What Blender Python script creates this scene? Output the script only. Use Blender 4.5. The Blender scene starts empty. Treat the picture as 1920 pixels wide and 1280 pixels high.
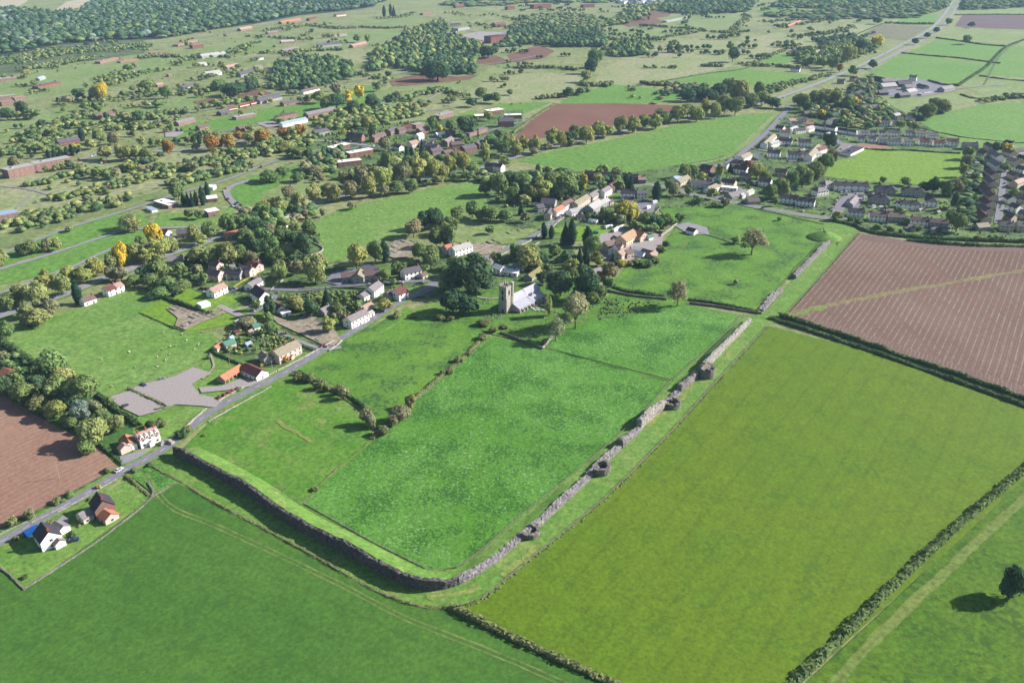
import bpy, math, random
import numpy as np
from math import radians, sin, cos, pi
from mathutils import Vector
SC = bpy.context.scene
COL = SC.collection

# ------------------------------------------------------------- camera
HAZE_D = 0.000044
H = 225.0                       # flying height, metres
PITCH = radians(26.1)           # below the horizon
FPX = 1573.0                    # focal length for a frame 1920 wide
cam_d = bpy.data.cameras.new('camera')
cam_d.sensor_width = 36.0
cam_d.lens = FPX / 1920 * 36.0
cam_d.clip_start = 1.0
cam_d.clip_end = 30000.0
cam = bpy.data.objects.new('camera', cam_d)
COL.objects.link(cam)
cam.location = (0, 0, H)
cam.rotation_euler = (pi/2 - PITCH, 0, 0)
SC.camera = cam

# ------------------------------------------------------------- sky, sun
SUN_EL = radians(29.5)
SUN_AZ = math.atan2(1.0, 0.22)          # clockwise from +Y
w = bpy.data.worlds.new('World'); SC.world = w; w.use_nodes = True
nt = w.node_tree
sky = nt.nodes.new('ShaderNodeTexSky'); sky.sky_type = 'NISHITA'
sky.sun_disc = False; sky.sun_elevation = SUN_EL; sky.sun_rotation = SUN_AZ
bg = nt.nodes['Background']; bg.inputs['Strength'].default_value = 0.064
nt.links.new(sky.outputs[0], bg.inputs[0])
sd = bpy.data.lights.new('sun', 'SUN'); sd.energy = 5.0; sd.angle = radians(0.5); sd.color = (1.0, 0.96, 0.90)
sun = bpy.data.objects.new('sun', sd); COL.objects.link(sun)
sv = Vector((sin(SUN_AZ)*cos(SUN_EL), cos(SUN_AZ)*cos(SUN_EL), sin(SUN_EL)))
sun.rotation_euler = sv.to_track_quat('Z', 'Y').to_euler()
sun.location = (300, 0, 400)
SC.view_settings.view_transform = 'Standard'; SC.view_settings.look = 'None'
SC.view_settings.gamma = 1; SC.view_settings.exposure = 1.27
try:
    SC.cycles.volume_bounces = 0; SC.cycles.transparent_max_bounces = 8
    SC.cycles.max_bounces = 4; SC.cycles.diffuse_bounces = 2
    SC.cycles.volume_step_rate = 10
except Exception: pass

# ------------------------------------------------------------- helpers
CP, SP = cos(PITCH), sin(PITCH)
def G(x, y, z=0.0):
    """ground point (height z) of a place measured on the survey photograph (1920 x 1280)"""
    dy = y - 640.0; d = dy*CP + FPX*SP; h = H - z
    return ((x-960.0)*h/d, h*(FPX*CP - dy*SP)/d)
def MPP(y): return H/((y-640.0)*CP + FPX*SP)
def rnd(a, b): return random.uniform(a, b)
def tag(o, label=None, cat=None, group=None, kind=None):
    if label: o['label'] = label
    if cat: o['category'] = cat
    if group: o['group'] = group
    if kind: o['kind'] = kind
    return o
def empty(name, loc, rz=0.0):
    o = bpy.data.objects.new(name, None); COL.objects.link(o)
    o.location = loc; o.rotation_euler = (0, 0, rz); o.empty_display_size = 1
    return o
def link(name, me, parent=None, loc=(0, 0, 0), rz=0.0, color=None):
    o = bpy.data.objects.new(name, me); COL.objects.link(o)
    if parent is not None: o.parent = parent
    o.location = loc; o.rotation_euler = (0, 0, rz)
    if color: o.color = (*color, 1)
    return o
ORD1 = 'zeroth first second third fourth fifth sixth seventh eighth ninth tenth eleventh twelfth thirteenth fourteenth fifteenth sixteenth seventeenth eighteenth nineteenth'.split()
TENS = {2: 'twentieth', 3: 'thirtieth', 4: 'fortieth', 5: 'fiftieth', 6: 'sixtieth', 7: 'seventieth', 8: 'eightieth', 9: 'ninetieth'}
TENB = {2: 'twenty', 3: 'thirty', 4: 'forty', 5: 'fifty', 6: 'sixty', 7: 'seventy', 8: 'eighty', 9: 'ninety'}
def ordw(n):
    if n < 20: return ORD1[n]
    if n % 10 == 0: return TENS[n//10]
    return TENB[n//10] + '-' + ORD1[n % 10]
CLUST = {}      # (noun plural, phrase) -> [(screen x, object, adjective, noun, category)]
def reg(o, x, adj, noun, cat, phrase, group=None):
    CLUST.setdefault((cat, phrase), []).append((x, o, adj, noun, group))
def flush_labels():
    for (cat, phrase), L in CLUST.items():
        L.sort(key=lambda t: t[0])
        n = len(L)
        for i, (x, o, adj, noun, group) in enumerate(L):
            if n == 1: s = f'{adj} {noun} {phrase}'
            elif i == 0: s = f'{adj} {noun}, leftmost {cat} {phrase}'
            elif i == n-1: s = f'{adj} {noun}, rightmost {cat} {phrase}'
            else: s = f'{adj} {noun}, {ordw(i+1)} {cat} from the left {phrase}'
            ws = s.split()
            tag(o, ' '.join(ws[:16]), cat, group or f'{cat}s {phrase}')

class MB:
    def __init__(s): s.v = []; s.f = []; s.m = []
    def quad(s, a, b, c, d, m=0):
        n = len(s.v); s.v += [a, b, c, d]; s.f.append((n, n+1, n+2, n+3)); s.m.append(m)
    def poly(s, pts, m=0):
        n = len(s.v); s.v += list(pts); s.f.append(tuple(range(n, n+len(pts)))); s.m.append(m)
    def box(s, x0, x1, y0, y1, z0, z1, m=0, rz=0, o=(0, 0)):
        n = len(s.v); c, q = cos(rz), sin(rz)
        for z in (z0, z1):
            for (x, y) in ((x0, y0), (x1, y0), (x1, y1), (x0, y1)):
                s.v.append((o[0]+x*c-y*q, o[1]+x*q+y*c, z))
        for f in ((0, 3, 2, 1), (4, 5, 6, 7), (0, 1, 5, 4), (1, 2, 6, 5), (2, 3, 7, 6), (3, 0, 4, 7)):
            s.f.append(tuple(n+i for i in f)); s.m.append(m)
    def prism(s, poly, z0, z1, m=0):
        n = len(s.v); k = len(poly)
        s.v += [(x, y, z0) for x, y in poly] + [(x, y, z1) for x, y in poly]
        s.f.append(tuple(range(n+k-1, n-1, -1))); s.m.append(m)
        s.f.append(tuple(range(n+k, n+2*k))); s.m.append(m)
        for i in range(k):
            j = (i+1) % k
            s.f.append((n+i, n+j, n+k+j, n+k+i)); s.m.append(m)
    def cone(s, p, q, r0, r1, k=6, m=0):
        p, q = Vector(p), Vector(q); d = (q-p).normalized()
        a = d.orthogonal().normalized(); b = d.cross(a); n = len(s.v)
        for (c, r) in ((p, r0), (q, r1)):
            for i in range(k):
                t = 2*pi*i/k; s.v.append(tuple(c + a*r*cos(t) + b*r*sin(t)))
        for i in range(k):
            j = (i+1) % k
            s.f.append((n+i, n+j, n+k+j, n+k+i)); s.m.append(m)
        s.f.append(tuple(range(n+k, n+2*k))); s.m.append(m)
        s.f.append(tuple(range(n+k-1, n-1, -1))); s.m.append(m)
    def sphere(s, c, r, k=8, rings=5, m=0, jit=0):
        n = len(s.v)
        for i in range(rings+1):
            ph = pi*i/rings
            for j in range(k):
                t = 2*pi*j/k; q = 1 + rnd(-jit, jit)
                s.v.append((c[0]+r[0]*q*sin(ph)*cos(t), c[1]+r[1]*q*sin(ph)*sin(t), c[2]+r[2]*q*cos(ph)))
        for i in range(rings):
            for j in range(k):
                j2 = (j+1) % k
                s.f.append((n+i*k+j, n+(i+1)*k+j, n+(i+1)*k+j2, n+i*k+j2)); s.m.append(m)
    def mesh(s, name, mats):
        me = bpy.data.meshes.new(name); me.from_pydata(s.v, [], s.f)
        for mt in mats: me.materials.append(mt)
        if len(mats) > 1: me.polygons.foreach_set('material_index', s.m)
        me.update(); return me
    def build(s, name, mats, parent=None, color=None):
        if not isinstance(mats, (list, tuple)): mats = [mats]
        return link(name, s.mesh(name, mats), parent, color=color)

def fast_mesh(name, V, F, mats):
    """V (n,3), F (m,k) all faces the same size k"""
    me = bpy.data.meshes.new(name)
    k = F.shape[1]
    me.vertices.add(len(V)); me.vertices.foreach_set('co', np.asarray(V, dtype=np.float32).ravel())
    me.loops.add(F.size); me.loops.foreach_set('vertex_index', F.astype(np.int32).ravel())
    me.polygons.add(len(F)); me.polygons.foreach_set('loop_start', np.arange(0, F.size, k, dtype=np.int32))
    me.update(calc_edges=True); me.validate()
    for mt in mats: me.materials.append(mt)
    return me

# ------------------------------------------------------------- materials
class NT:
    def __init__(s, name, rough=0.9, spec=0.2):
        s.m = bpy.data.materials.new(name); s.m.use_nodes = True; s.t = s.m.node_tree
        s.b = s.t.nodes['Principled BSDF']; s.b.inputs['Roughness'].default_value = rough
        s.b.inputs['Specular IOR Level'].default_value = spec
        s._p = None
    def n(s, ty, **kw):
        q = s.t.nodes.new(ty)
        for k, v in kw.items(): setattr(q, k, v)
        return q
    def l(s, a, b): s.t.links.new(a, b)
    def pos(s, rot=0.0, scale=(1, 1, 1)):
        tc = s.n('ShaderNodeTexCoord'); mp = s.n('ShaderNodeMapping')
        mp.inputs['Rotation'].default_value = (0, 0, rot); mp.inputs['Scale'].default_value = scale
        s.l(tc.outputs['Object'], mp.inputs[0]); return mp.outputs[0]
    def noise(s, vec, scale, detail=3, rough=0.55, dist=0):
        q = s.n('ShaderNodeTexNoise'); q.inputs['Scale'].default_value = scale
        q.inputs['Detail'].default_value = detail; q.inputs['Roughness'].default_value = rough
        q.inputs['Distortion'].default_value = dist
        s.l(vec, q.inputs['Vector']); return q.outputs['Fac']
    def ramp(s, fac, stops):
        q = s.n('ShaderNodeValToRGB'); e = q.color_ramp.elements
        while len(e) < len(stops): e.new(0.5)
        for i, (p, c) in enumerate(stops):
            e[i].position = p; e[i].color = (*c, 1) if len(c) == 3 else c
        s.l(fac, q.inputs[0]); return q.outputs[0]
    def mix(s, fac, a, b, mode='MIX'):
        q = s.n('ShaderNodeMix', data_type='RGBA', blend_type=mode)
        for sock, v in ((q.inputs[0], fac), (q.inputs[6], a), (q.inputs[7], b)):
            if hasattr(v, 'is_output') or hasattr(v, 'links'): s.l(v, sock)
            elif isinstance(v, (int, float)): sock.default_value = v
            else: sock.default_value = (*v, 1)
        return q.outputs[2]
    def out(s, col):
        if isinstance(col, tuple): s.b.inputs['Base Color'].default_value = (*col, 1)
        else: s.l(col, s.b.inputs['Base Color'])
        return s.m
    def bump(s, h, strength=0.4, dist=0.3):
        q = s.n('ShaderNodeBump'); q.inputs['Strength'].default_value = strength
        q.inputs['Distance'].default_value = dist
        s.l(h, q.inputs['Height']); s.l(q.outputs[0], s.b.inputs['Normal'])
def lin(r, g, b):
    f = lambda c: (c/255/12.92) if c/255 <= 0.04045 else ((c/255+0.055)/1.055)**2.4
    return (f(r), f(g), f(b))
K = 0.50      # sunlit picture value -> base colour
def pc(r, g, b, k=None):
    k = K if k is None else k
    return tuple(c*k for c in lin(r, g, b))
def g3(v): return (v, v, v)
def grass(name, c1, c2, c3=None, patch=0.02, tuft=0.5, fine=0.9, tuftcol=None, tuftamt=0.5, rot=0.0, stretch=1.0, tthr=0.62, streak=0.0, fleck=None, tram=None, grain=1.0):
    """meadow: two picture colours blended in patches, fine blades, darker tussocks"""
    M = NT(name); p = M.pos(rot, (1, stretch, 1))
    base = M.mix(M.ramp(M.noise(p, patch, 4, 0.6, 0.6), [(0.36, g3(0)), (0.64, g3(1))]), pc(*c1), pc(*c2))
    if c3: base = M.mix(M.ramp(M.noise(p, patch*2.3, 5, 0.7), [(0.54, g3(0)), (0.72, g3(1))]), base, pc(*c3))
    f = M.ramp(M.noise(p, fine*0.5, 5, 0.82), [(0.34, g3(1-0.42*grain)), (0.5, g3(1.0)), (0.68, g3(1+0.5*grain))])
    base = M.mix(1.0, base, f, 'MULTIPLY')
    m = M.ramp(M.noise(p, 0.12, 3, 0.6), [(0.3, g3(0.92)), (0.7, g3(1.08))])
    base = M.mix(1.0, base, m, 'MULTIPLY')
    if streak:
        p2 = M.pos(rot, (0.9, 0.03, 1))
        q = M.ramp(M.noise(p2, 0.5, 3, 0.7), [(0.3, g3(1-streak)), (0.7, g3(1+streak))])
        base = M.mix(1.0, base, q, 'MULTIPLY')
    if tram:        # wheel lines left by the sprayer: (heading, spacing, strength)
        wv = M.n('ShaderNodeTexWave'); wv.bands_direction = 'X'; wv.inputs['Scale'].default_value = 0.314/tram[1]
        wv.inputs['Distortion'].default_value = 0.4; wv.inputs['Detail Scale'].default_value = 0.02; M.l(M.pos(tram[0]), wv.inputs['Vector'])
        base = M.mix(1.0, base, M.ramp(wv.outputs['Fac'], [(0.0, g3(1.0)), (0.9, g3(1.0)), (1.0, g3(1-tram[2]))]), 'MULTIPLY')
    if fleck:
        fr = M.ramp(M.noise(p, 0.8, 2, 0.7), [(0.56, g3(0)), (0.66, g3(0.75))])
        fm = M.ramp(M.noise(p, 0.02, 3, 0.6), [(0.35, g3(0.25)), (0.6, g3(1))])
        base = M.mix(M.mix(1.0, fr, fm, 'MULTIPLY'), base, pc(*fleck))
    if tuftcol:
        t = M.noise(p, tuft, 2, 0.5); cl = M.noise(p, 0.05, 2, 0.5)
        mul = M.n('ShaderNodeMath', operation='MULTIPLY'); M.l(t, mul.inputs[0]); M.l(cl, mul.inputs[1])
        r = M.ramp(mul.outputs[0], [(tthr*0.52, g3(0)), (tthr*0.60, g3(tuftamt))])
        base = M.mix(r, base, pc(*tuftcol))
    return M.out(base)
def plain(name, c, rough=0.8, var=0.15, scale=1.0, obj=False, metal=0.0, spec=0.2, bump=0.0):
    M = NT(name, rough, spec); p = M.pos()
    M.b.inputs['Metallic'].default_value = metal
    r = M.ramp(M.noise(p, scale, 3, 0.6), [(0.3, g3(1-var)), (0.7, g3(1+var))])
    if obj:
        oi = M.n('ShaderNodeObjectInfo'); col = M.mix(1.0, oi.outputs['Color'], r, 'MULTIPLY')
    else: col = M.mix(1.0, c, r, 'MULTIPLY')
    if bump: M.bump(M.noise(p, scale*2, 3), bump, 0.1)
    return M.out(col)

M_wall = plain('rendered_wall', None, 0.85, 0.07, 0.5, obj=True)
def brickmat():
    M = NT('brick_wall', 0.9); p = M.pos()
    oi = M.n('ShaderNodeObjectInfo')
    a = M.ramp(M.noise(p, 3.0, 3, 0.7), [(0.3, g3(0.8)), (0.7, g3(1.2))])
    b = M.ramp(M.noise(p, 0.3, 2), [(0.3, g3(0.85)), (0.7, g3(1.12))])
    return M.out(M.mix(1.0, M.mix(1.0, oi.outputs['Color'], a, 'MULTIPLY'), b, 'MULTIPLY'))
M_brick = brickmat()
def roofmat():
    M = NT('tiled_roof', 0.75, 0.25); p = M.pos()
    oi = M.n('ShaderNodeObjectInfo')
    wv = M.n('ShaderNodeTexWave'); wv.bands_direction = 'Z'; wv.inputs['Scale'].default_value = 1.6
    wv.inputs['Distortion'].default_value = 0.6; M.l(p, wv.inputs['Vector'])
    a = M.ramp(wv.outputs['Fac'], [(0.0, g3(0.86)), (0.6, g3(1.05))])
    b = M.ramp(M.noise(p, 0.8, 4, 0.7), [(0.3, g3(0.78)), (0.7, g3(1.2))])
    return M.out(M.mix(1.0, M.mix(1.0, oi.outputs['Color'], a, 'MULTIPLY'), b, 'MULTIPLY'))
M_roof = roofmat()
M_glass = plain('window_glass', (0.03, 0.035, 0.04), 0.15, 0.2, 1.0, spec=0.6)
M_white = plain('white_paint', (0.68, 0.68, 0.66), 0.5, 0.05, 1.0)
M_door = plain('painted_door', (0.09, 0.06, 0.05), 0.5, 0.2, 1.0)
M_tarmac = plain('tarmac', pc(144, 142, 152), 0.9, 0.16, 0.7)
M_tarlight = plain('pale_tarmac', pc(162, 160, 166), 0.9, 0.13, 0.5)
M_gravel = plain('gravel', pc(180, 170, 168), 0.95, 0.25, 1.2)
M_paint = plain('road_paint', (0.62, 0.62, 0.6), 0.7, 0.1, 1.0)
def stonemat(name, ca, cb, sc=0.9):
    M = NT(name, 0.95, 0.1); p = M.pos()
    vo = M.n('ShaderNodeTexVoronoi'); vo.inputs['Scale'].default_value = sc; M.l(p, vo.inputs['Vector'])
    a = M.ramp(M.noise(p, 0.25, 4, 0.7), [(0.35, ca), (0.65, cb)])
    b = M.ramp(vo.outputs['Distance'], [(0.0, g3(1.3)), (0.55, g3(0.72))])
    c = M.ramp(M.noise(p, 1.8, 3, 0.8), [(0.3, g3(0.6)), (0.7, g3(1.4))])
    M.bump(M.noise(p, 1.6, 4, 0.8), 0.9, 0.5)
    return M.out(M.mix(1.0, M.mix(1.0, a, b, 'MULTIPLY'), c, 'MULTIPLY'))
M_stone = stonemat('rubble_stone', pc(160, 154, 156), pc(188, 180, 178))
M_stonep = stonemat('pale_stone', pc(198, 190, 182), pc(220, 212, 202))
M_stoned = stonemat('grey_stone', pc(150, 144, 132), pc(172, 166, 154))
# ------------------------------------------------------------- the setting: ground, fields, roads
ZC = [0.02]
def nz():
    ZC[0] += 0.005; return ZC[0]
def field(name, pts, mat, world=False):
    z = nz(); P = [(*(p if world else G(*p)), z) for p in pts]
    m = MB(); m.poly(P)
    o = m.build(name, mat); 
    if o.data.polygons[0].normal.z < 0: o.data.flip_normals()
    return tag(o, kind='structure')
def smooth(P, step=4.0):
    """Catmull-Rom through world points, resampled"""
    P = [Vector((p[0], p[1])) for p in P]
    if len(P) == 2: Q = [P[0], P[1]]
    else:
        E = [P[0]*2-P[1]] + P + [P[-1]*2-P[-2]]; Q = []
        for i in range(1, len(E)-2):
            a, b, c, d = E[i-1:i+3]
            n = max(2, int((c-b).length/step))
            for k in range(n):
                t = k/n
                Q.append(0.5*((2*b) + (c-a)*t + (2*a-5*b+4*c-d)*t*t + (3*b-3*c+d-a)*t*t*t))
        Q.append(P[-1])
    out = [Q[0]]; acc = 0
    for a, b in zip(Q, Q[1:]):
        L = (b-a).length; n = max(1, int(round(L/step)))
        for k in range(1, n+1): out.append(a + (b-a)*k/n)
    return out
def normals(Q):
    N = []
    for i in range(len(Q)):
        d = Q[min(i+1, len(Q)-1)] - Q[max(i-1, 0)]
        d.normalize(); N.append(Vector((-d.y, d.x)))
    return N
def ribbon(name, px, width, mat, z=None, off=0.0, world=False, jit=0.0, step=6.0, kind='structure', dash=None):
    z = nz() if z is None else z
    Q = smooth([p if world else G(*p) for p in px], step); N = normals(Q); m = MB()
    L = [(q + n*(off+width/2+rnd(-jit, jit))) for q, n in zip(Q, N)]
    R = [(q + n*(off-width/2+rnd(-jit, jit))) for q, n in zip(Q, N)]
    for i in range(len(Q)-1):
        if dash and i % (dash[0]+dash[1]) >= dash[0]: continue
        m.quad((*R[i], z), (*R[i+1], z), (*L[i+1], z), (*L[i], z))
    return tag(m.build(name, mat), kind=kind)

def ang(a, b):
    A, B = G(*a), G(*b); return math.atan2(B[1]-A[1], B[0]-A[0])
# base: rough upland pasture
ROUGH = grass('rough_pasture', (134, 150, 86), (162, 166, 116), (146, 140, 100), patch=0.011, fine=0.25, tuftcol=(72, 92, 60), tuft=0.09, tuftamt=0.6, tthr=0.63)
field('ground', [(-7000, -400), (7000, -400), (7000, 9500), (-7000, 9500)], ROUGH, world=True)

DARKG = grass('dark_grass', (74, 122, 42), (86, 130, 46), (78, 128, 44), patch=0.012, tuft=0.22, tuftcol=(56, 104, 44), tuftamt=0.35, tthr=0.6, fine=1.2, grain=0.75, streak=0.04, rot=radians(-40), tram=(pi/2-ang((480, 985), (850, 1140)), 14.0, 0.08))
OLIVE = grass('olive_grass', (102, 135, 18), (109, 137, 20), (97, 134, 22), patch=0.012, tuft=0.4, tuftcol=(70, 116, 26), tuftamt=0.5, tthr=0.62, fine=1.3, grain=0.75, streak=0.04, rot=radians(40), tram=(pi/2-ang((905, 1124), (1440, 612)), 12.0, 0.10))
LIME = grass('lime_grass', (78, 120, 14), (98, 134, 24), (74, 118, 26), patch=0.03, tuft=0.35, tuftcol=(48, 88, 20), tuftamt=0.6, tthr=0.56, fine=0.9)
CLOVER = grass('clover_crop', (80, 140, 30), (106, 160, 66), (90, 146, 34), patch=0.013, tuft=0.9, tuftcol=(40, 96, 30), tuftamt=0.7, tthr=0.53, fine=1.1, streak=0.10, rot=radians(38), fleck=(166, 206, 146))
PADDOCK = grass('paddock_grass', (90, 146, 40), (114, 154, 60), (156, 158, 96), patch=0.03, tuft=0.4, tuftcol=(66, 118, 50), tuftamt=0.5, tthr=0.6, fine=0.9)
TUSSOCK = grass('tussock_grass', (96, 146, 46), (114, 158, 56), (90, 134, 54), patch=0.03, tuft=0.4, tuftcol=(56, 96, 50), tuftamt=0.8, tthr=0.55, fine=0.8)
BANK = grass('mown_bank', (106, 152, 58), (126, 162, 76), (156, 166, 98), patch=0.035, fine=1.0, tuftcol=(84, 130, 50), tuft=0.3, tuftamt=0.4)
SHEEPG = grass('grazed_grass', (114, 156, 66), (136, 168, 88), (104, 152, 68), patch=0.015, fine=0.6, tuftcol=(84, 132, 62), tuft=0.2, tuftamt=0.4)
BRIGHT = grass('bright_grass', (104, 154, 60), (118, 160, 70), (124, 156, 74), patch=0.01, fine=0.4, streak=0.04, rot=radians(60))
LAWN = grass('sports_turf', (122, 162, 44), (130, 166, 56), None, patch=0.02, fine=0.6)
PALE = grass('pale_meadow', (154, 166, 110), (172, 170, 130), (136, 160, 92), patch=0.008, fine=0.3, tuftcol=(112, 138, 84), tuft=0.12, tuftamt=0.4)
MID = grass('mid_meadow', (132, 156, 86), (150, 166, 108), (118, 150, 74), patch=0.01, fine=0.3, tuftcol=(90, 124, 66), tuft=0.15, tuftamt=0.5)
BRACK = grass('bracken', (126, 88, 76), (142, 106, 86), (110, 110, 80), patch=0.03, fine=0.4, tuftcol=(86, 96, 66), tuft=0.2, tuftamt=0.6)
GARD = grass('garden_ground', (86, 116, 62), (118, 148, 72), (130, 128, 112), patch=0.06, tuft=0.25, tuftcol=(46, 66, 46), tuftamt=0.8, tthr=0.52, fine=0.6)
SCRUBG = grass('scrub_ground', (98, 118, 76), (122, 134, 92), (84, 104, 66), patch=0.02, tuft=0.2, tuftcol=(60, 78, 54), tuftamt=0.8, tthr=0.52, fine=0.4)
WOODG = grass('wood_floor', (48, 64, 44), (60, 74, 48), None, fine=0.4)

def plough(name, c1, c2, line, rot, per=3.2, dist=1.5, amt=0.5, red=None):
    M = NT(name, 0.95, 0.1); p = M.pos(rot)
    base = M.mix(M.ramp(M.noise(p, 0.012, 4, 0.6), [(0.35, g3(0)), (0.65, g3(1))]), pc(*c1), pc(*c2))
    wv = M.n('ShaderNodeTexWave'); wv.bands_direction = 'X'; wv.inputs['Scale'].default_value = 0.314/per
    wv.inputs['Distortion'].default_value = dist; wv.inputs['Detail'].default_value = 2
    wv.inputs['Detail Scale'].default_value = 0.05; M.l(p, wv.inputs['Vector'])
    br = M.ramp(M.noise(M.pos(rot, (1, 0.05, 1)), 0.25, 3, 0.8), [(0.35, g3(0.1)), (0.62, g3(1))])
    th = M.ramp(wv.outputs['Fac'], [(0.7, g3(0)), (0.97, g3(amt))])
    base = M.mix(M.mix(1.0, th, br, 'MULTIPLY'), base, pc(*line))
    w2 = M.n('ShaderNodeTexWave'); w2.bands_direction = 'X'; w2.inputs['Scale'].default_value = 0.314/(per*0.37)
    w2.inputs['Distortion'].default_value = 1.0; M.l(p, w2.inputs['Vector'])
    base = M.mix(1.0, base, M.ramp(w2.outputs['Fac'], [(0.0, g3(0.86)), (1.0, g3(1.1))]), 'MULTIPLY')
    if red:
        base = M.mix(M.ramp(M.noise(M.pos(rot, (1, 0.12, 1)), 0.05, 3, 0.6), [(0.5, g3(0)), (0.66, g3(0.35))]), base, pc(*red))
    f = M.ramp(M.noise(p, 0.7, 3, 0.8), [(0.3, g3(0.78)), (0.7, g3(1.22))])
    return M.out(M.mix(1.0, base, f, 'MULTIPLY'))
ra = ang((1475, 585), (1608, 440))
SOIL_E = plough('red_soil', (128, 104, 92), (142, 118, 106), (190, 168, 156), pi/2-ra, 3.8, 4.5, 0.55, red=(150, 110, 94))
rb = ang((0, 1010), (300, 850))
SOIL_W = plough('brown_soil', (164, 126, 108), (176, 140, 120), (200, 172, 154), pi/2-rb, 3.4, 2.2, 0.4)
SOIL_N = plough('far_soil', (136, 96, 84), (146, 108, 94), (160, 124, 108), 0.6, 6.0, 1.0, 0.3)
SOIL_F = plough('grey_soil', (120, 100, 104), (128, 108, 110), (136, 118, 118), 0.6, 8.0, 1.0, 0.3)
STUB = plough('stubble', (200, 188, 160), (210, 198, 172), (214, 204, 180), 0.3, 8.0, 1.0, 0.3)

F = field
# far country
F('stubble_field', [(-120, 12), (-60, -12), (60, -14), (50, 4), (30, 14), (-60, 22)], STUB)
F('stubble_field', [(100, 22), (125, 3), (190, -6), (178, 10), (150, 16), (138, 28), (118, 27)], STUB)
F('wood_floor', [(-500, 110), (-200, 40), (30, 16), (100, 26), (140, 28), (180, 6), (330, -25), (740, -25), (700, 14), (640, 22), (560, 30), (480, 45), (400, 56), (300, 74), (200, 78), (100, 86), (0, 108), (-400, 170)], WOODG)
F('scrubland', [(-200, 150), (0, 108), (110, 84), (260, 74), (285, 84), (270, 100), (190, 112), (100, 122), (0, 146), (-200, 190)], SCRUBG)
F('meadow', [(0, 148), (110, 124), (250, 108), (390, 90), (480, 70), (560, 66), (500, 96), (370, 120), (260, 150), (130, 175), (0, 200)], MID)
F('meadow', [(-60, 260), (10, 222), (110, 205), (160, 210), (100, 245), (40, 262), (-40, 272)], MID)
F('meadow', [(90, 262), (160, 215), (250, 200), (330, 182), (420, 178), (450, 190), (330, 215), (240, 235), (170, 250), (130, 280), (60, 282)], MID)
F('meadow', [(300, 260), (340, 236), (470, 212), (560, 190), (700, 160), (700, 200), (600, 216), (500, 232), (400, 250), (340, 262)], BRIGHT)
F('meadow', [(535, 108), (600, 98), (700, 98), (680, 118), (640, 122), (560, 112)], PALE)
F('meadow', [(655, 48), (690, 40), (790, 30), (810, 38), (730, 50), (670, 52)], MID)
F('meadow', [(660, 60), (740, 56), (760, 58), (720, 78), (640, 90), (600, 84)], MID)
F('meadow', [(728, 165), (780, 150), (900, 140), (960, 114), (975, 120), (900, 150), (870, 165), (800, 180), (720, 205), (690, 205)], MID)
F('bracken_patch', [(728, 152), (770, 142), (860, 144), (900, 140), (880, 150), (760, 162), (735, 162)], BRACK)
F('bracken_patch', [(360, 192), (400, 182), (450, 186), (430, 200), (380, 202)], BRACK)
F('bracken_patch', [(950, 104), (1010, 84), (1040, 96), (1020, 110), (960, 118)], BRACK)
F('bracken_patch', [(870, 108), (930, 104), (960, 118), (920, 122), (880, 118)], BRACK)
F('bracken_patch', [(480, 168), (500, 172), (520, 178), (480, 186), (440, 180)], BRACK)
F('bracken_patch', [(1200, 18), (1260, 22), (1245, 44), (1180, 52), (1150, 40)], BRACK)
F('pale_field', [(860, 182), (930, 144), (960, 138), (1080, 138), (1090, 150), (1070, 172), (1000, 190), (900, 200), (840, 198)], PALE)
F('pale_field', [(1110, 168), (1125, 130), (1180, 108), (1250, 80), (1360, 70), (1372, 100), (1370, 125), (1300, 140), (1200, 158)], PALE)
F('pale_field', [(1385, 112), (1380, 78), (1450, 62), (1560, 60), (1540, 78), (1480, 96), (1440, 106), (1400, 122)], PALE)
F('green_field', [(1150, 56), (1190, 50), (1300, 62), (1270, 70), (1200, 76), (1160, 70)], MID)
F('green_field', [(1230, 34), (1300, 26), (1400, 28), (1390, 40), (1330, 54), (1260, 50)], MID)
F('green_field', [(1410, 22), (1450, 16), (1530, 20), (1500, 27), (1430, 26)], BRIGHT)
F('bright_field', [(1050, 192), (1090, 172), (1150, 158), (1280, 172), (1270, 190), (1180, 196), (1060, 196)], BRIGHT)
F('bright_field', [(1262, 152), (1300, 142), (1380, 128), (1440, 134), (1530, 142), (1500, 158), (1440, 162), (1330, 160)], BRIGHT)
F('bright_field', [(1420, 118), (1470, 100), (1495, 106), (1470, 122)], BRIGHT)
F('field_corner', [(890, 222), (940, 194), (1035, 192), (985, 212), (960, 216)], BRIGHT)
F('ploughed_field', [(955, 264), (1000, 222), (1042, 195), (1150, 194), (1275, 198), (1300, 206), (1200, 226), (1100, 245), (1000, 262)], SOIL_N)
F('green_field', [(970, 302), (1020, 288), (1150, 262), (1280, 232), (1400, 214), (1455, 212), (1452, 224), (1400, 272), (1372, 300), (1240, 332), (1150, 322), (1060, 318)], BRIGHT)
F('green_field', [(1620, 142), (1690, 102), (1760, 108), (1872, 122), (1850, 135), (1790, 160), (1720, 150)], BRIGHT)
F('green_field', [(1698, 100), (1765, 72), (1885, 88), (1872, 118), (1770, 106)], BRIGHT)
F('green_field', [(1752, 70), (1790, 54), (1960, 58), (1960, 80), (1890, 86)], MID)
F('ploughed_field', [(1790, 50), (1805, 28), (2000, 30), (2000, 58), (1860, 54)], SOIL_F)
F('green_field', [(1800, 26), (1830, 18), (2000, 14), (2000, 28)], MID)
F('green_field', [(1890, 88), (2000, 84), (2000, 152), (1838, 140), (1870, 110)], BRIGHT)
F('green_field', [(1800, 160), (1835, 144), (2000, 154), (2000, 180), (1850, 182)], MID)
F('green_field', [(1660, 186), (1740, 182), (1800, 176), (1842, 188), (1760, 206), (1700, 214), (1660, 210)], MID)
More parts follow.
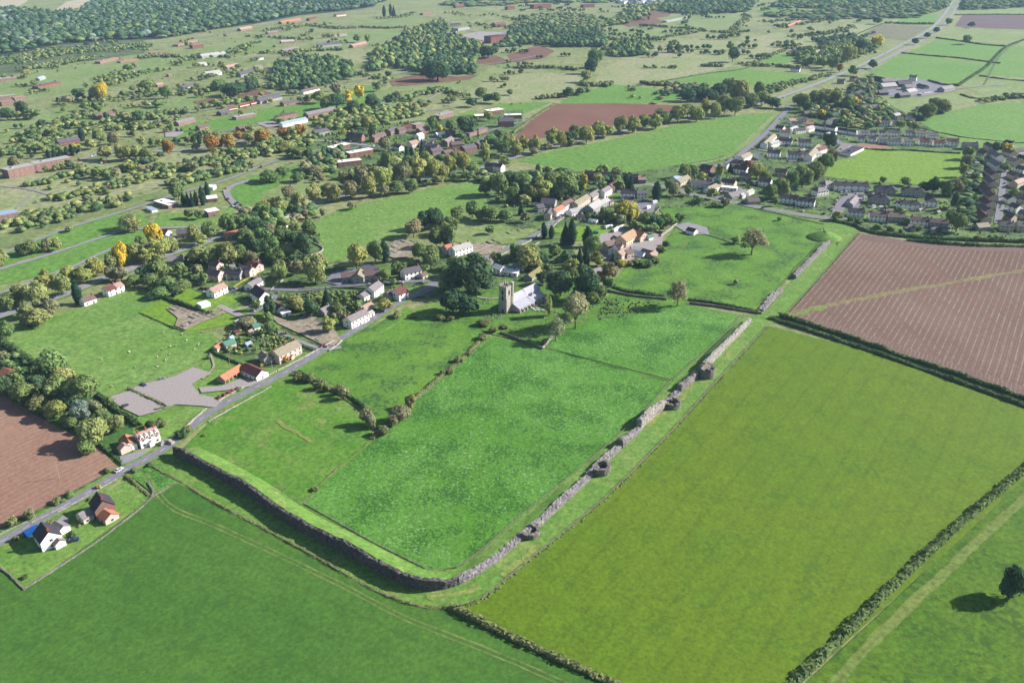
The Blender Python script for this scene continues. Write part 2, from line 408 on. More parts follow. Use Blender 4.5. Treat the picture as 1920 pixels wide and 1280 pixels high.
F('green_field', [(1702, 244), (1730, 220), (1840, 196), (2100, 182), (2100, 282), (1900, 270), (1800, 256), (1720, 250)], BRIGHT)
F('green_field', [(1740, 256), (1800, 258), (1960, 272), (1960, 300), (1830, 276)], SHEEPG)
F('bright_field', [(1678, 44), (1700, 28), (1760, 27), (1750, 48)], BRIGHT)
F('green_field', [(1530, 70), (1590, 44), (1690, 48), (1640, 66)], PALE)
F('brown_field', [(1610, 68), (1650, 46), (1745, 50), (1700, 76), (1640, 72)], grass('fallow', (124, 126, 96), (136, 134, 104), None, fine=0.3))
F('green_field', [(1600, 42), (1640, 32), (1680, 34), (1660, 44)], MID)
# middle distance, left
F('rough_meadow', [(0, 345), (60, 325), (170, 300), (300, 290), (480, 275), (560, 268), (500, 300), (420, 320), (300, 350), (150, 395), (0, 440)], PALE)
F('rough_meadow', [(0, 445), (150, 398), (330, 350), (480, 310), (600, 278), (520, 305), (400, 345), (260, 385), (120, 420), (0, 470)], grass('fallow_meadow', (122, 142, 84), (140, 154, 98), (118, 132, 80), patch=0.02, fine=0.5))
F('green_field', [(-60, 500), (0, 476), (120, 430), (210, 400), (270, 402), (280, 420), (240, 432), (100, 470), (-60, 520)], BRIGHT)
F('green_field', [(-100, 530), (0, 506), (110, 474), (215, 440), (275, 432), (270, 452), (190, 482), (90, 515), (0, 535), (-100, 560)], BRIGHT)
F('grass_patch', [(285, 425), (300, 400), (380, 400), (440, 388), (430, 420), (360, 432)], SHEEPG)
F('grass_patch', [(428, 362), (462, 334), (520, 318), (570, 308), (620, 312), (540, 335), (495, 370), (465, 392), (442, 385)], BRIGHT)
F('grass_patch', [(490, 362), (540, 345), (600, 340), (640, 340), (600, 362), (520, 380)], MID)
F('grass_patch', [(640, 306), (700, 290), (735, 300), (700, 312), (650, 316)], LAWN)
F('grass_patch', [(840, 222), (890, 208), (898, 220), (860, 236)], LAWN)
F('sheep_field', [(578, 442), (600, 410), (640, 392), (720, 372), (800, 356), (880, 340), (905, 336), (935, 352), (960, 372), (930, 385), (870, 398), (830, 410), (770, 420), (760, 440), (720, 450), (668, 462), (640, 490), (600, 495), (560, 480)], SHEEPG)
F('rough_garden', [(840, 420), (880, 402), (1000, 404), (1010, 425), (960, 450), (890, 470), (850, 452)], MID)
F('paddock', [(930, 455), (1000, 440), (1040, 452), (1080, 468), (1070, 500), (1000, 500), (950, 480)], grass('yellowgreen_paddock', (128, 150, 76), (142, 158, 88), None))  # grass in two close yellow-green tones
F('village_lawn', [(1035, 412), (1062, 410), (1110, 420), (1160, 430), (1150, 448), (1080, 452), (1030, 440)], LAWN)
# housing grounds
F('garden_ground', [(560, 275), (640, 240), (800, 225), (980, 205), (980, 245), (930, 290), (900, 330), (700, 350), (600, 330)], GARD)
F('garden_ground', [(290, 550), (300, 510), (400, 470), (500, 440), (600, 440), (600, 500), (680, 500), (840, 480), (960, 455), (1020, 430), (1060, 440), (1100, 520), (1000, 540), (830, 560), (760, 560), (660, 640), (560, 680), (480, 700), (400, 660), (450, 610), (330, 570)], GARD)
F('garden_ground', [(900, 330), (1000, 318), (1180, 325), (1330, 300), (1400, 280), (1460, 215), (1560, 170), (1660, 190), (1700, 215), (1760, 250), (1840, 285), (2100, 300), (2100, 465), (1760, 450), (1640, 430), (1560, 405), (1380, 385), (1250, 390), (1100, 425), (960, 430), (920, 400)], GARD)
F('farm_yard', [(1125, 440), (1165, 430), (1245, 440), (1235, 480), (1160, 495), (1120, 480)], M_gravel)
F('farm_yard', [(1640, 150), (1700, 148), (1760, 152), (1800, 168), (1730, 182), (1650, 180)], M_tarmac)
F('sports_field', [(1545, 330), (1558, 305), (1590, 298), (1610, 276), (1660, 279), (1805, 287), (1800, 330), (1790, 348), (1700, 345), (1600, 338)], LAWN)
F('school_yard', [(1608, 270), (1660, 273), (1672, 278), (1648, 280), (1606, 279)], plain('clay_court', pc(176, 130, 110)))
# inside the old town
F('sheep_field', [(5, 640), (50, 605), (150, 578), (228, 545), (285, 540), (312, 556), (270, 590), (322, 618), (400, 625), (408, 650), (396, 678), (350, 700), (270, 724), (200, 744), (150, 715), (80, 680), (10, 655)], SHEEPG)
F('ruin_lawn', [(262, 588), (300, 562), (380, 592), (450, 575), (540, 600), (520, 622), (430, 610), (360, 622), (330, 620)], LAWN)
F('house_lawn', [(315, 556), (350, 540), (400, 560), (420, 552), (455, 560), (420, 580), (385, 590), (340, 575)], LAWN)
F('grass_field', [(325, 700), (400, 660), (490, 690), (560, 690), (470, 740), (400, 775), (330, 820), (300, 835), (200, 800), (180, 745)], BANK)
F('garden_ground', [(0, 655), (80, 690), (180, 745), (250, 790), (250, 850), (200, 870), (90, 790), (0, 745)], grass('orchard_floor', (72, 112, 52), (90, 134, 60), None))
F('paddock', [(335, 850), (400, 785), (480, 735), (560, 700), (640, 750), (695, 795), (700, 826), (590, 926), (565, 948), (450, 895)], PADDOCK)
F('paddock', [(556, 692), (640, 645), (760, 578), (840, 590), (905, 622), (920, 634), (830, 705), (770, 758), (715, 812), (690, 780), (640, 745)], TUSSOCK)
F('crop_field', [(570, 945), (640, 880), (705, 822), (765, 765), (840, 700), (925, 632), (1020, 652), (1130, 682), (1258, 716), (1200, 780), (1100, 870), (1000, 950), (900, 1035), (855, 1065), (805, 1070), (700, 1018)], CLOVER)
F('crop_field', [(1022, 652), (1060, 615), (1120, 602), (1200, 582), (1290, 572), (1390, 592), (1345, 640), (1262, 714), (1130, 680)], CLOVER)
F('rough_corner', [(1120, 600), (1130, 560), (1150, 548), (1290, 562), (1290, 574), (1200, 584)], TUSSOCK)
F('churchyard', [(800, 600), (835, 575), (900, 545), (1000, 540), (1110, 510), (1135, 560), (1120, 602), (1060, 618), (1022, 652), (925, 628), (860, 605)], grass('churchyard_grass', (92, 138, 48), (106, 148, 56), (84, 128, 50), patch=0.06, tuft=0.4, tuftcol=(60, 100, 40)))
F('verge', [(690, 640), (780, 580), (840, 555), (835, 590), (760, 600)], BANK)
F('pasture', [(1135, 545), (1175, 500), (1235, 470), (1265, 430), (1235, 392), (1380, 384), (1470, 400), (1550, 418), (1535, 440), (1552, 452), (1480, 520), (1425, 586), (1290, 562), (1200, 552)], TUSSOCK)
# outside the wall
F('grass_bank', [(275, 880), (325, 842), (345, 848), (480, 905), (570, 948), (700, 1020), (805, 1072), (860, 1067), (900, 1036), (1000, 950), (1100, 870), (1200, 780), (1262, 714), (1345, 640), (1395, 592), (1430, 590), (1552, 452), (1540, 415), (1600, 425), (1612, 436), (1475, 590), (1440, 612), (1350, 712), (1250, 822), (1140, 932), (1000, 1048), (905, 1124), (850, 1140), (770, 1134), (700, 1105), (600, 1050), (480, 985), (332, 908)], BANK)
F('green_field', [(-700, 1130), (-100, 1120), (0, 1066), (45, 1108), (285, 935), (332, 906), (480, 985), (600, 1050), (700, 1105), (780, 1136), (850, 1141), (950, 1195), (1150, 1285), (1300, 1370), (1500, 1700), (-900, 1700)], DARKG)
F('house_plot', [(-200, 1150), (-100, 1030), (0, 1030), (120, 965), (240, 900), (280, 925), (285, 935), (45, 1108), (0, 1066)], LIME if False else BANK)
F('small_paddock', [(245, 893), (292, 868), (334, 905), (286, 934), (280, 920)], CLOVER)
F('olive_field', [(850, 1142), (905, 1124), (1000, 1048), (1140, 932), (1250, 822), (1350, 712), (1440, 612), (1600, 652), (1720, 694), (1920, 768), (2030, 808), (1490, 1290), (1250, 1500), (1160, 1290), (950, 1196)], OLIVE)
F('lime_field', [(1500, 1290), (1920, 900), (2040, 800), (2400, 900), (2600, 1700), (1250, 1700), (1250, 1500)], LIME)
F('ploughed_field', [(1478, 590), (1540, 520), (1612, 438), (1700, 452), (1800, 458), (1920, 460), (2300, 466), (2500, 900), (2040, 800), (1920, 744), (1700, 668), (1520, 604)], SOIL_E)
F('ploughed_field', [(-400, 790), (-150, 700), (0, 738), (90, 792), (185, 840), (220, 876), (130, 925), (60, 965), (0, 990), (-200, 1080), (-500, 1150)], SOIL_W)
F('verge', [(-100, 1060), (0, 990), (60, 962), (150, 915), (222, 878), (240, 885), (160, 930), (0, 1018), (-100, 1078)], GARD)
ribbon('grass_strip', [(1478, 592), (1540, 576), (1700, 545), (1920, 508), (2100, 480)], 4.5, grass('dry_strip', (140, 130, 88), (148, 138, 98), None), jit=1.5)
ribbon('grass_strip', [(1480, 594), (1515, 582), (1550, 575)], 7.0, grass('weeds', (126, 144, 74), (136, 148, 84), None), jit=3)
# headland: a border ploughed round the field edge
ribbon('headland', [(1530, 604), (1700, 661), (1920, 736), (2100, 800)], 12, plough('headland_soil', (132, 110, 100), (142, 118, 108), (176, 154, 146), 0.55, 2.2, 9.0, 0.6))
ribbon('headland', [(1612, 446), (1700, 458), (1800, 465), (1920, 468), (2200, 470)], 12, plough('headland_soil', (134, 108, 102), (142, 116, 110), (168, 146, 140), 0.1, 2.4, 6.0, 0.5))
# dry patches and wheel tracks
TRK = plain('worn_track', pc(158, 138, 98), 0.95, 0.2, 0.5)
TRK2 = grass('worn_grass', (116, 140, 70), (132, 148, 80), None)
ribbon('track', [(1530, 1320), (1640, 1200), (1760, 1085), (1920, 935), (2050, 815)], 3.6, grass('track_grass', (112, 138, 56), (124, 142, 64), None), jit=0.5)
for off in (-1.0, 1.0):
    ribbon('track', [(1530, 1320), (1640, 1200), (1760, 1085), (1920, 935), (2050, 815)], 0.4, TRK2, off=off, jit=0.2)
for off in (-1.0, 1.0):
    ribbon('track', [(270, 890), (300, 930), (330, 957), (400, 985), (520, 1040), (640, 1098), (760, 1160), (900, 1215), (1040, 1275), (1150, 1330)], 0.7, TRK2, off=off, jit=0.2)
for px in ([(1255, 534), (1262, 500), (1275, 470), (1290, 450)], [(1262, 500), (1275, 470), (1290, 450)]):
    for off in (-0.9, 0.9): ribbon('track', px, 0.5, TRK2, off=off, jit=0.15)
DRY = grass('dry_grass', (138, 158, 74), (150, 162, 88), (118, 152, 64), patch=0.15)
for px, wd in (([(800, 1122), (850, 1116), (900, 1100)], 3), ([(940, 1080), (980, 1050), (1010, 1022)], 3), ([(1210, 800), (1250, 770)], 3), ([(1280, 745), (1300, 722)], 3), ([(1330, 708), (1370, 660)], 2)):
    ribbon('dry_patch', px, wd, DRY, jit=1.3, step=2)
ribbon('dry_patch', [(520, 790), (560, 815), (590, 830)], 2, DRY, jit=0.9, step=2)

# roads
def road(px, width, mat=M_tarmac, verge=True, name='road', line=None, dash=(1, 2), lstep=3.0):
    if verge: ribbon('verge', px, width+4.0, MID if MPP(px[0][1]) > 0.5 else BANK, jit=0.5)
    ribbon(name, px, width, mat)
    if line: ribbon('road_marking', px, line, M_paint, step=lstep, dash=dash)
MAIN = [(-150, 1095), (0, 1018), (80, 972), (160, 928), (240, 880), (300, 848), (345, 812), (400, 770), (470, 732), (540, 697), (620, 648), (700, 598), (760, 562), (800, 540), (850, 512), (905, 486), (960, 462), (1005, 440), (1040, 414), (1068, 398), (1110, 380), (1160, 358), (1210, 345)]
road(MAIN, 5.2, line=0.12, dash=(1, 2))
road([(1205, 345), (1250, 352), (1300, 366), (1370, 380), (1440, 392), (1500, 403), (1560, 410), (1590, 408)], 7, line=0.15)
A48 = [(-150, 640), (0, 592), (60, 572), (120, 552), (180, 528), (240, 506), (300, 482), (380, 456), (450, 432), (540, 402), (620, 375), (700, 354), (800, 335), (900, 318), (960, 296), (1050, 272), (1150, 250), (1250, 226), (1350, 208), (1420, 196), (1470, 180), (1520, 162), (1580, 138), (1640, 110), (1690, 85), (1740, 58), (1765, 35), (1785, 5), (1800, -20)]
road(A48, 9.5, M_tarlight, line=0.2, dash=(1, 1))
ribbon('road', [(1580, 138), (1640, 112), (1692, 87), (1742, 60), (1768, 36), (1788, 5)], 8, M_tarlight, off=-16)
ribbon('road', [(1300, 322), (1345, 312), (1372, 302), (1410, 272), (1440, 246), (1462, 222), (1474, 208), (1480, 196)], 7, M_tarmac)
ribbon('verge', [(1290, 312), (1360, 296), (1400, 266), (1455, 214)], 6, MID)
road([(760, 562), (800, 548), (820, 530), (780, 528), (700, 534), (620, 540), (560, 545), (500, 543), (440, 544), (380, 548)], 4.5, verge=False)
ribbon('lane', [(455, 598), (475, 605), (520, 622), (560, 640), (605, 655), (640, 652)], 3.0, M_tarlight)
ribbon('lane', [(490, 548), (520, 560), (470, 590), (455, 598)], 3.5, M_tarmac)
ribbon('lane', [(410, 574), (432, 584), (465, 600), (480, 610)], 5, M_gravel)
ribbon('lane', [(430, 588), (450, 580), (480, 574)], 3, M_gravel)
# far lanes of the training ground
for px, wd in (([(-60, 500), (0, 478), (130, 428), (230, 398), (330, 365), (420, 340), (500, 308), (560, 290), (640, 275)], 4),
               ([(-60, 525), (0, 506), (100, 476), (200, 443), (240, 432), (320, 428), (400, 425)], 4.5),
               ([(130, 505), (170, 485), (215, 465)], 4),
               ([(0, 552), (60, 530), (130, 502)], 4),
               ([(445, 388), (430, 372), (425, 358), (440, 348), (470, 338)], 6),
               ([(150, 300), (240, 282), (310, 285), (400, 275), (480, 262), (560, 262), (640, 268), (700, 275)], 7),
               ([(290, 268), (360, 256), (440, 242), (520, 230), (600, 225)], 4),
               ([(0, 350), (50, 355), (100, 368), (120, 375)], 3), ([(60, 365), (45, 380), (30, 392)], 2),
               ([(290, 228), (350, 212), (420, 202), (500, 180), (600, 162), (740, 140), (860, 110)], 5),
               ([(770, 205), (800, 190), (830, 172), (850, 165)], 4), ([(700, 218), (780, 212), (870, 200)], 3),
               ([(740, 140), (840, 130), (940, 118), (1010, 104)], 4),
               ([(330, 82), (420, 62), (500, 48), (640, 24), (720, 10)], 5),
               ([(820, 28), (840, 40), (870, 55), (900, 62), (960, 78)], 5), ([(180, 112), (260, 112), (330, 100)], 4),
               ([(1480, 105), (1560, 90), (1600, 96)], 4), ([(1400, 60), (1440, 54), (1480, 44), (1560, 26), (1620, 20), (1700, 10)], 7),
               ([(1780, 168), (1850, 162), (1880, 160)], 5)):
    ribbon('lane', px, wd, M_tarlight, step=12)
ribbon('lane', [(1845, 160), (1880, 100), (1930, 70)], 3, SCRUBG)
F('hard_standing', [(310, 250), (335, 240), (345, 250), (330, 258), (310, 258)], M_gravel)
F('hard_standing', [(480, 232), (530, 226), (560, 234), (500, 240)], M_gravel)
F('hard_standing', [(830, 72), (870, 70), (930, 82), (980, 76), (960, 62), (900, 60)], M_gravel)
# estate roads
for px, wd in (([(1565, 410), (1572, 395), (1580, 380), (1598, 366), (1620, 365)], 9),
               ([(1600, 400), (1610, 380), (1624, 366)], 5),
               ([(1470, 220), (1520, 236), (1560, 247), (1600, 256), (1620, 258), (1680, 262), (1780, 266)], 5),
               ([(1566, 262), (1578, 272), (1600, 272), (1580, 292), (1605, 294)], 7),
               ([(1900, 290), (1885, 320), (1880, 350), (1875, 390), (1870, 420)], 6),
               ([(1870, 355), (1900, 352), (1940, 345)], 6), ([(1875, 390), (1910, 398), (1950, 400)], 6),
               ([(1440, 285), (1425, 282), (1410, 278)], 5), ([(1475, 302), (1540, 306)], 4),
               ([(640, 282), (700, 276), (760, 280), (800, 262), (860, 262), (940, 240), (1000, 225)], 5),
               ([(1340, 372), (1400, 368), (1380, 352)], 6), ([(1260, 350), (1320, 350)], 4)):
    ribbon('road', px, wd, M_tarmac, step=6)
F('pub_yard', [(1160, 372), (1190, 378), (1232, 378), (1225, 400), (1195, 402), (1180, 385)], M_tarmac)
F('car_park', [(243, 735), (262, 722), (328, 707), (362, 690), (400, 702), (383, 708), (360, 722), (375, 742), (420, 750), (404, 766), (380, 763), (330, 760), (300, 772), (262, 782), (232, 768), (202, 746)], M_gravel)
F('car_park', [(373, 728), (415, 726), (450, 712), (500, 712), (470, 726), (430, 733), (400, 736), (378, 738)], M_gravel)
F('forecourt', [(225, 858), (262, 848), (285, 846), (245, 868), (228, 874)], M_tarlight)
F('school_yard', [(608, 530), (625, 512), (668, 505), (720, 530), (640, 538)], M_tarmac)
F('drive', [(100, 985), (118, 968), (132, 976), (122, 996)], M_tarlight)
ribbon('path', [(394, 662), (400, 680), (400, 692), (380, 712)], 1.2, plain('pale_path', pc(180, 172, 150)))
ribbon('path', [(895, 558), (915, 562), (935, 560)], 2.0, plain('flagstones', pc(170, 168, 160)))
F('yard', [(1265, 425), (1290, 418), (1325, 428), (1330, 442), (1290, 440)], M_tarlight)
# ------------------------------------------------------------- foliage
def leafmat(name, attr=None):
    M = NT(name, 0.9, 0.1); p = M.pos()
    if attr:
        a = M.n('ShaderNodeAttribute'); a.attribute_name = attr; col = a.outputs['Color']
    else: col = M.n('ShaderNodeObjectInfo').outputs['Color']
    r = M.ramp(M.noise(p, 3.0 if not attr else 0.25, 2, 0.6), [(0.3, g3(0.72)), (0.7, g3(1.3))])
    c = M.mix(1.0, col, r, 'MULTIPLY')
    M.out(c)
    tr = M.n('ShaderNodeBsdfTranslucent'); M.l(c, tr.inputs[0])
    mx = M.n('ShaderNodeMixShader'); mx.inputs[0].default_value = 0.3
    M.l(M.b.outputs[0], mx.inputs[1]); M.l(tr.outputs[0], mx.inputs[2])
    M.l(mx.outputs[0], M.t.nodes['Material Output'].inputs[0])
    return M.m
M_leaf = leafmat('foliage')
M_leafa = leafmat('mass_foliage', 'tint')
M_bark = plain('bark', (0.09, 0.07, 0.055), 0.95, 0.3, 2.0)

def unit(n, rg):
    v = rg.normal(size=(n, 3)); return v/np.linalg.norm(v, axis=1)[:, None]
def leaves(C, N, S, rg):
    """square leaf clumps at C facing roughly N, half size S"""
    n = len(C); N = N + 0.55*unit(n, rg); N /= np.linalg.norm(N, axis=1)[:, None]
    A = np.cross(N, unit(n, rg)); A /= np.linalg.norm(A, axis=1)[:, None]+1e-9
    B = np.cross(N, A); s = S[:, None]
    k = rg.uniform(0.6, 1.3, (n, 1))
    V = np.stack([C-A*s-B*s*k*0.6, C+A*s*0.7-B*s*k, C+A*s+B*s*k*0.7, C-A*s*0.6+B*s*k], 1).reshape(-1, 3)
    return V
def lobes_for(shape, rg):
    L = []
    if shape == 'round':
        L.append((0, 0, .52, .38, .38, .40))
        for i in range(11):
            a = rg.uniform(0, 2*pi); e = rg.uniform(-.8, 1.2)
            q = rg.uniform(.26, .38); L.append((q*cos(a)*cos(e), q*sin(a)*cos(e), .52+q*sin(e), *([rg.uniform(.09, .22)]*3)))
    elif shape == 'broad':
        for i in range(12):
            a = rg.uniform(0, 2*pi); r = rg.uniform(.05, .34)
            L.append((r*cos(a), r*sin(a), .74-.55*r+rg.uniform(-.34, .06), *([rg.uniform(.15, .22)]*2), rg.uniform(.14, .22)))
        L.append((0, 0, .48, .38, .38, .38))
    elif shape == 'tall':
        for i in range(12):
            t = i/11; r = .36*math.sin(pi*(.16+.72*t)); a = rg.uniform(0, 2*pi)
            L.append((r*.55*cos(a), r*.55*sin(a), .16+.74*t, r*.8, r*.8, .13))
    elif shape == 'cone':
        for i in range(12):
            t = i/11; r = .46*(1-t)**.85+.05; a = rg.uniform(0, 2*pi)
            L.append((.06*(1-t)*cos(a), .06*(1-t)*sin(a), .08+.86*t, r, r, .09))
    elif shape == 'column':
        for i in range(11):
            t = i/10; r = .42*math.sin(pi*min(1, (.22+.66*t))); 
            L.append((rg.uniform(-.05, .05), rg.uniform(-.05, .05), .07+.84*t, r, r, .1))
    elif shape == 'bush':
        for i in range(9):
            a = rg.uniform(0, 2*pi); r = rg.uniform(0, .3)
            L.append((r*cos(a), r*sin(a), .46-.3*r+rg.uniform(-.1, .12), rg.uniform(.18, .26), rg.uniform(.18, .26), rg.uniform(.24, .36)))
    elif shape == 'weep':
        L.append((0, 0, .68, .3, .3, .28))
        for i in range(13):
            a = 2*pi*i/13+rg.uniform(-.2, .2); r = rg.uniform(.3, .4)
            L.append((r*cos(a), r*sin(a), rg.uniform(.34, .5), .11, .11, .3))
    return np.array(L)
def crown_arrays(shape, n, seed, size, core=True, fill=(.82, 1.08)):
    rg = np.random.default_rng(seed); L = lobes_for(shape, rg)
    wt = (L[:, 3]*L[:, 4]+L[:, 3]*L[:, 5]); wt /= wt.sum()
    i = rg.choice(len(L), n, p=wt); D = unit(n, rg); D[:, 2] = np.where((D[:, 2] < -.3) & (rg.random(n) < .7), -D[:, 2], D[:, 2])
    C = L[i, :3] + D*L[i, 3:6]*rg.uniform(fill[0], fill[1], (n, 1)); C[:, 2] = np.maximum(C[:, 2], 0.02)
    V = leaves(C, D, rg.uniform(size*.6, size*1.35, n), rg)
    Fq = np.arange(len(V)).reshape(-1, 4)
    if core:
        vs, fs = [V], [Fq]; off = len(V)
        for l in L:
            k, rings = 6, 4; P = []
            for a in range(rings+1):
                for b in range(k):
                    ph = pi*(a+.0)/rings; t = 2*pi*b/k; q = .82*rg.uniform(.85, 1.1)
                    P.append((l[0]+l[3]*q*sin(ph)*cos(t), l[1]+l[4]*q*sin(ph)*sin(t), max(.02, l[2]+l[5]*q*cos(ph))))
            vs.append(np.array(P)); f = []
            for a in range(rings):
                for b in range(k):
                    f.append((off+a*k+b, off+(a+1)*k+b, off+(a+1)*k+(b+1) % k, off+a*k+(b+1) % k))
            fs.append(np.array(f)); off += len(P)
        V = np.concatenate(vs); Fq = np.concatenate(fs)
    return V, Fq
def raw_mesh(name, V, Fq, mats):
    me = bpy.data.meshes.new(name); me.from_pydata(V.tolist(), [], Fq.tolist())
    for m in mats: me.materials.append(m)
    me.update(); return me
SHAPES = {}
for sh, n, sz, core in (('round', 1500, .034, True), ('broad', 1500, .036, True), ('tall', 1200, .036, True), ('cone', 1200, .034, True), ('column', 1100, .034, True), ('bush', 700, .055, True), ('weep', 1400, .03, True)):
    SHAPES[sh] = [raw_mesh('crown', *crown_arrays(sh, n, 11+7*k+len(sh), sz, core), [M_leaf]) for k in range(5)]
SHAPES['sparse'] = [raw_mesh('crown', *crown_arrays('round', 2600, 90+k, .019, False, (.35, 1.1)), [M_leaf]) for k in range(3)]
def trunk_mesh(limbs, top, seed, r=.03, sub=3):
    rr = random.Random(seed); m = MB()
    m.cone((0, 0, -.01), (rr.uniform(-.01, .01), 0, top), r, r*.6, 7)
    for i in range(limbs):
        a = 2*pi*i/limbs+rr.uniform(-.3, .3); z0 = top*rr.uniform(.7, 1); R = rr.uniform(.18, .33); z1 = rr.uniform(.55, .85)
        e = (R*cos(a), R*sin(a), z1); m.cone((0, 0, z0), e, r*.5, r*.16, 5)
        for j in range(sub):
            b = a+rr.uniform(-.8, .8); s = Vector((0, 0, z0)).lerp(Vector(e), rr.uniform(.4, .9))
            m.cone(s, (s.x+.13*cos(b), s.y+.13*sin(b), s.z+rr.uniform(.05, .16)), r*.22, r*.06, 4)
    return m.mesh('trunk', [M_bark])
TRUNKS = {'big': [trunk_mesh(6, .3, s) for s in range(3)], 'stem': [trunk_mesh(0, .85, 9, .022)], 'sparse': [trunk_mesh(11, .3, 20+s, .028, 7) for s in range(3)]}
# kind: shapes, base colour range (picture colours), adjective
KIND = {
 'g': (('round', 'broad'), (108, 128, 76), 'green bushy'), 'd': (('round', 'broad'), (72, 98, 66), 'dark green'),
 'o': (('round', 'broad'), (136, 142, 88), 'olive green'), 'y': (('round', 'tall'), (184, 168, 62), 'yellow'),
 'm': (('round', 'tall'), (142, 148, 84), 'yellowish green'),
 'a': (('round', 'broad'), (152, 120, 60), 'orange brown autumn'), 'b': (('sparse',), (140, 146, 108), 'greyish brown thinly leaved'),
 'n': (('round', 'broad'), (128, 128, 94), 'dull brown'), 'r': (('round',), (112, 70, 66), 'reddish brown'),
 'c': (('cone', 'column'), (48, 76, 56), 'dark conical'), 'p': (('tall',), (128, 142, 66), 'tall narrow'),
 'w': (('weep',), (160, 150, 72), 'yellowish weeping'), 'u': (('round',), (112, 128, 116), 'blue grey'),
 's': (('bush',), (100, 118, 72), 'green'), 't': (('bush',), (114, 120, 78), 'olive brown'), 'v': (('bush',), (74, 96, 58), 'dark green'),
 'q': (('bush',), (168, 158, 60), 'yellow'), 'e': (('bush',), (134, 84, 74), 'red brown')}
TK = 0.98
NTREE = [0]
TREEQ = []
def tree(x, y, h, wd, k, phrase=None): TREEQ.append((x, y, h, wd, k, phrase))
def grow(x, y, h, wd, k, phrase=None):
    """x, y: middle of the tree on the survey photo; h, wd its size there"""
    shapes, c, adj = KIND[k]
    mpp = MPP(y+h*.5); hm = h*mpp*1.12; wm = wd*mpp*1.22
    if k in 'stvqe': hm = h*mpp*1.0
    X, Y = G(x, y, hm*.54)
    rr = random.Random(int(x*131+y*17)); sh = shapes[rr.randrange(len(shapes))]
    bush = sh == 'bush'
    root = empty('shrub' if bush else ('conifer_tree' if k == 'c' else 'broadleaf_tree'), (X, Y, 0.0), rr.uniform(0, 6.28))
    root.scale = (wm*rr.uniform(.85, 1.12), wm*rr.uniform(.85, 1.12), hm)
    v = rr.uniform(.86, 1.15); cc = pc(*c, TK); hv = rr.uniform(.9, 1.12)
    link('crown', SHAPES[sh][rr.randrange(len(SHAPES[sh]))], root, color=(cc[0]*v*hv, cc[1]*v, cc[2]*v))
    if not bush:
        T = TRUNKS['stem' if k in 'cp' else ('sparse' if sh == 'sparse' else 'big')]
        link('trunk', T[rr.randrange(len(T))], root)
    cat = 'shrub' if bush else 'tree'
    reg(root, x, adj, cat, cat, phrase); NTREE[0] += 1
    return root
def TL(phrase, lst):
    for t in lst: tree(*t, phrase)
# -------- individual trees by place
TL('beside the main road at lower left', [(37,547,38,34,'o'),(67,550,42,36,'o'),(82,524,36,32,'m'),(112,532,40,34,'o'),(142,545,44,18,'c'),(127,512,32,32,'m'),(155,514,30,32,'m'),(177,500,34,30,'m'),(207,487,34,28,'o'),(225,476,46,22,'y'),(207,510,30,24,'n'),(225,512,28,22,'n'),(252,470,36,40,'o'),(272,478,30,24,'m'),(14,560,34,32,'g'),(48,580,28,26,'o')])
TL('near the big yellow tree on the left', [(287,436,40,34,'y'),(290,466,40,36,'m'),(305,462,34,26,'o'),(318,455,30,30,'o'),(362,437,36,26,'o'),(392,428,34,30,'g'),(425,416,40,32,'g'),(262,455,34,20,'g'),(374,448,24,24,'m')])
TL('beside the road bend at far left', [(66,592,34,42,'o'),(95,572,30,34,'n'),(7,615,36,30,'g'),(50,598,22,28,'n')])
TL('below the main road in the west village', [(295,502,38,40,'g'),(270,510,30,30,'d'),(337,502,24,20,'g'),(372,474,30,40,'o'),(395,478,34,34,'o'),(425,472,42,34,'o'),(448,470,32,26,'g'),(280,525,26,34,'g'),(310,530,28,40,'g'),(340,535,24,30,'g'),(368,505,22,18,'n'),(250,525,22,26,'g'),(300,548,20,34,'g'),(325,540,22,28,'d')])
TL('in the wood between road and village', [(460,440,30,30,'g'),(478,425,36,30,'d'),(492,442,34,32,'g'),(507,462,38,34,'g'),(530,440,30,30,'g'),(540,468,28,28,'o'),(567,458,46,34,'d'),(580,422,28,28,'g'),(577,393,24,28,'g'),(480,460,28,26,'d'),(505,432,26,26,'n'),(545,448,30,26,'d'),(470,482,24,22,'n'),(520,482,24,30,'g'),(548,486,20,22,'d'),(458,415,34,30,'g'),(475,405,26,26,'d')])
TL('in the gardens around the western lanes', [(523,510,30,30,'g'),(555,500,28,26,'n'),(530,500,22,12,'m'),(590,505,46,34,'o'),(598,490,28,28,'o'),(552,565,32,34,'o'),(585,577,30,28,'d'),(612,558,40,20,'c'),(615,607,30,28,'m'),(505,570,40,24,'d'),(502,594,16,22,'g'),(462,602,20,34,'n'),(505,612,26,20,'g'),(640,592,26,18,'n'),(632,575,22,22,'g'),(647,560,20,24,'g'),(478,570,22,16,'g'),(382,522,22,18,'g'),(600,560,20,18,'m'),(670,570,20,20,'g')])
TL('around the school and the crossroads', [(667,478,50,38,'m'),(702,470,40,32,'g'),(720,470,38,20,'c'),(785,467,34,28,'g'),(807,482,42,34,'g'),(745,500,20,24,'g'),(842,517,46,40,'g'),(722,514,22,26,'g'),(720,570,24,24,'m'),(775,495,22,24,'o'),(850,492,26,30,'g'),(795,500,20,24,'g'),(738,528,12,12,'g')])
TL('west of the church', [(888,512,64,64,'d'),(848,562,46,48,'d'),(872,568,38,40,'d'),(850,526,40,36,'d'),(870,495,40,40,'o')])
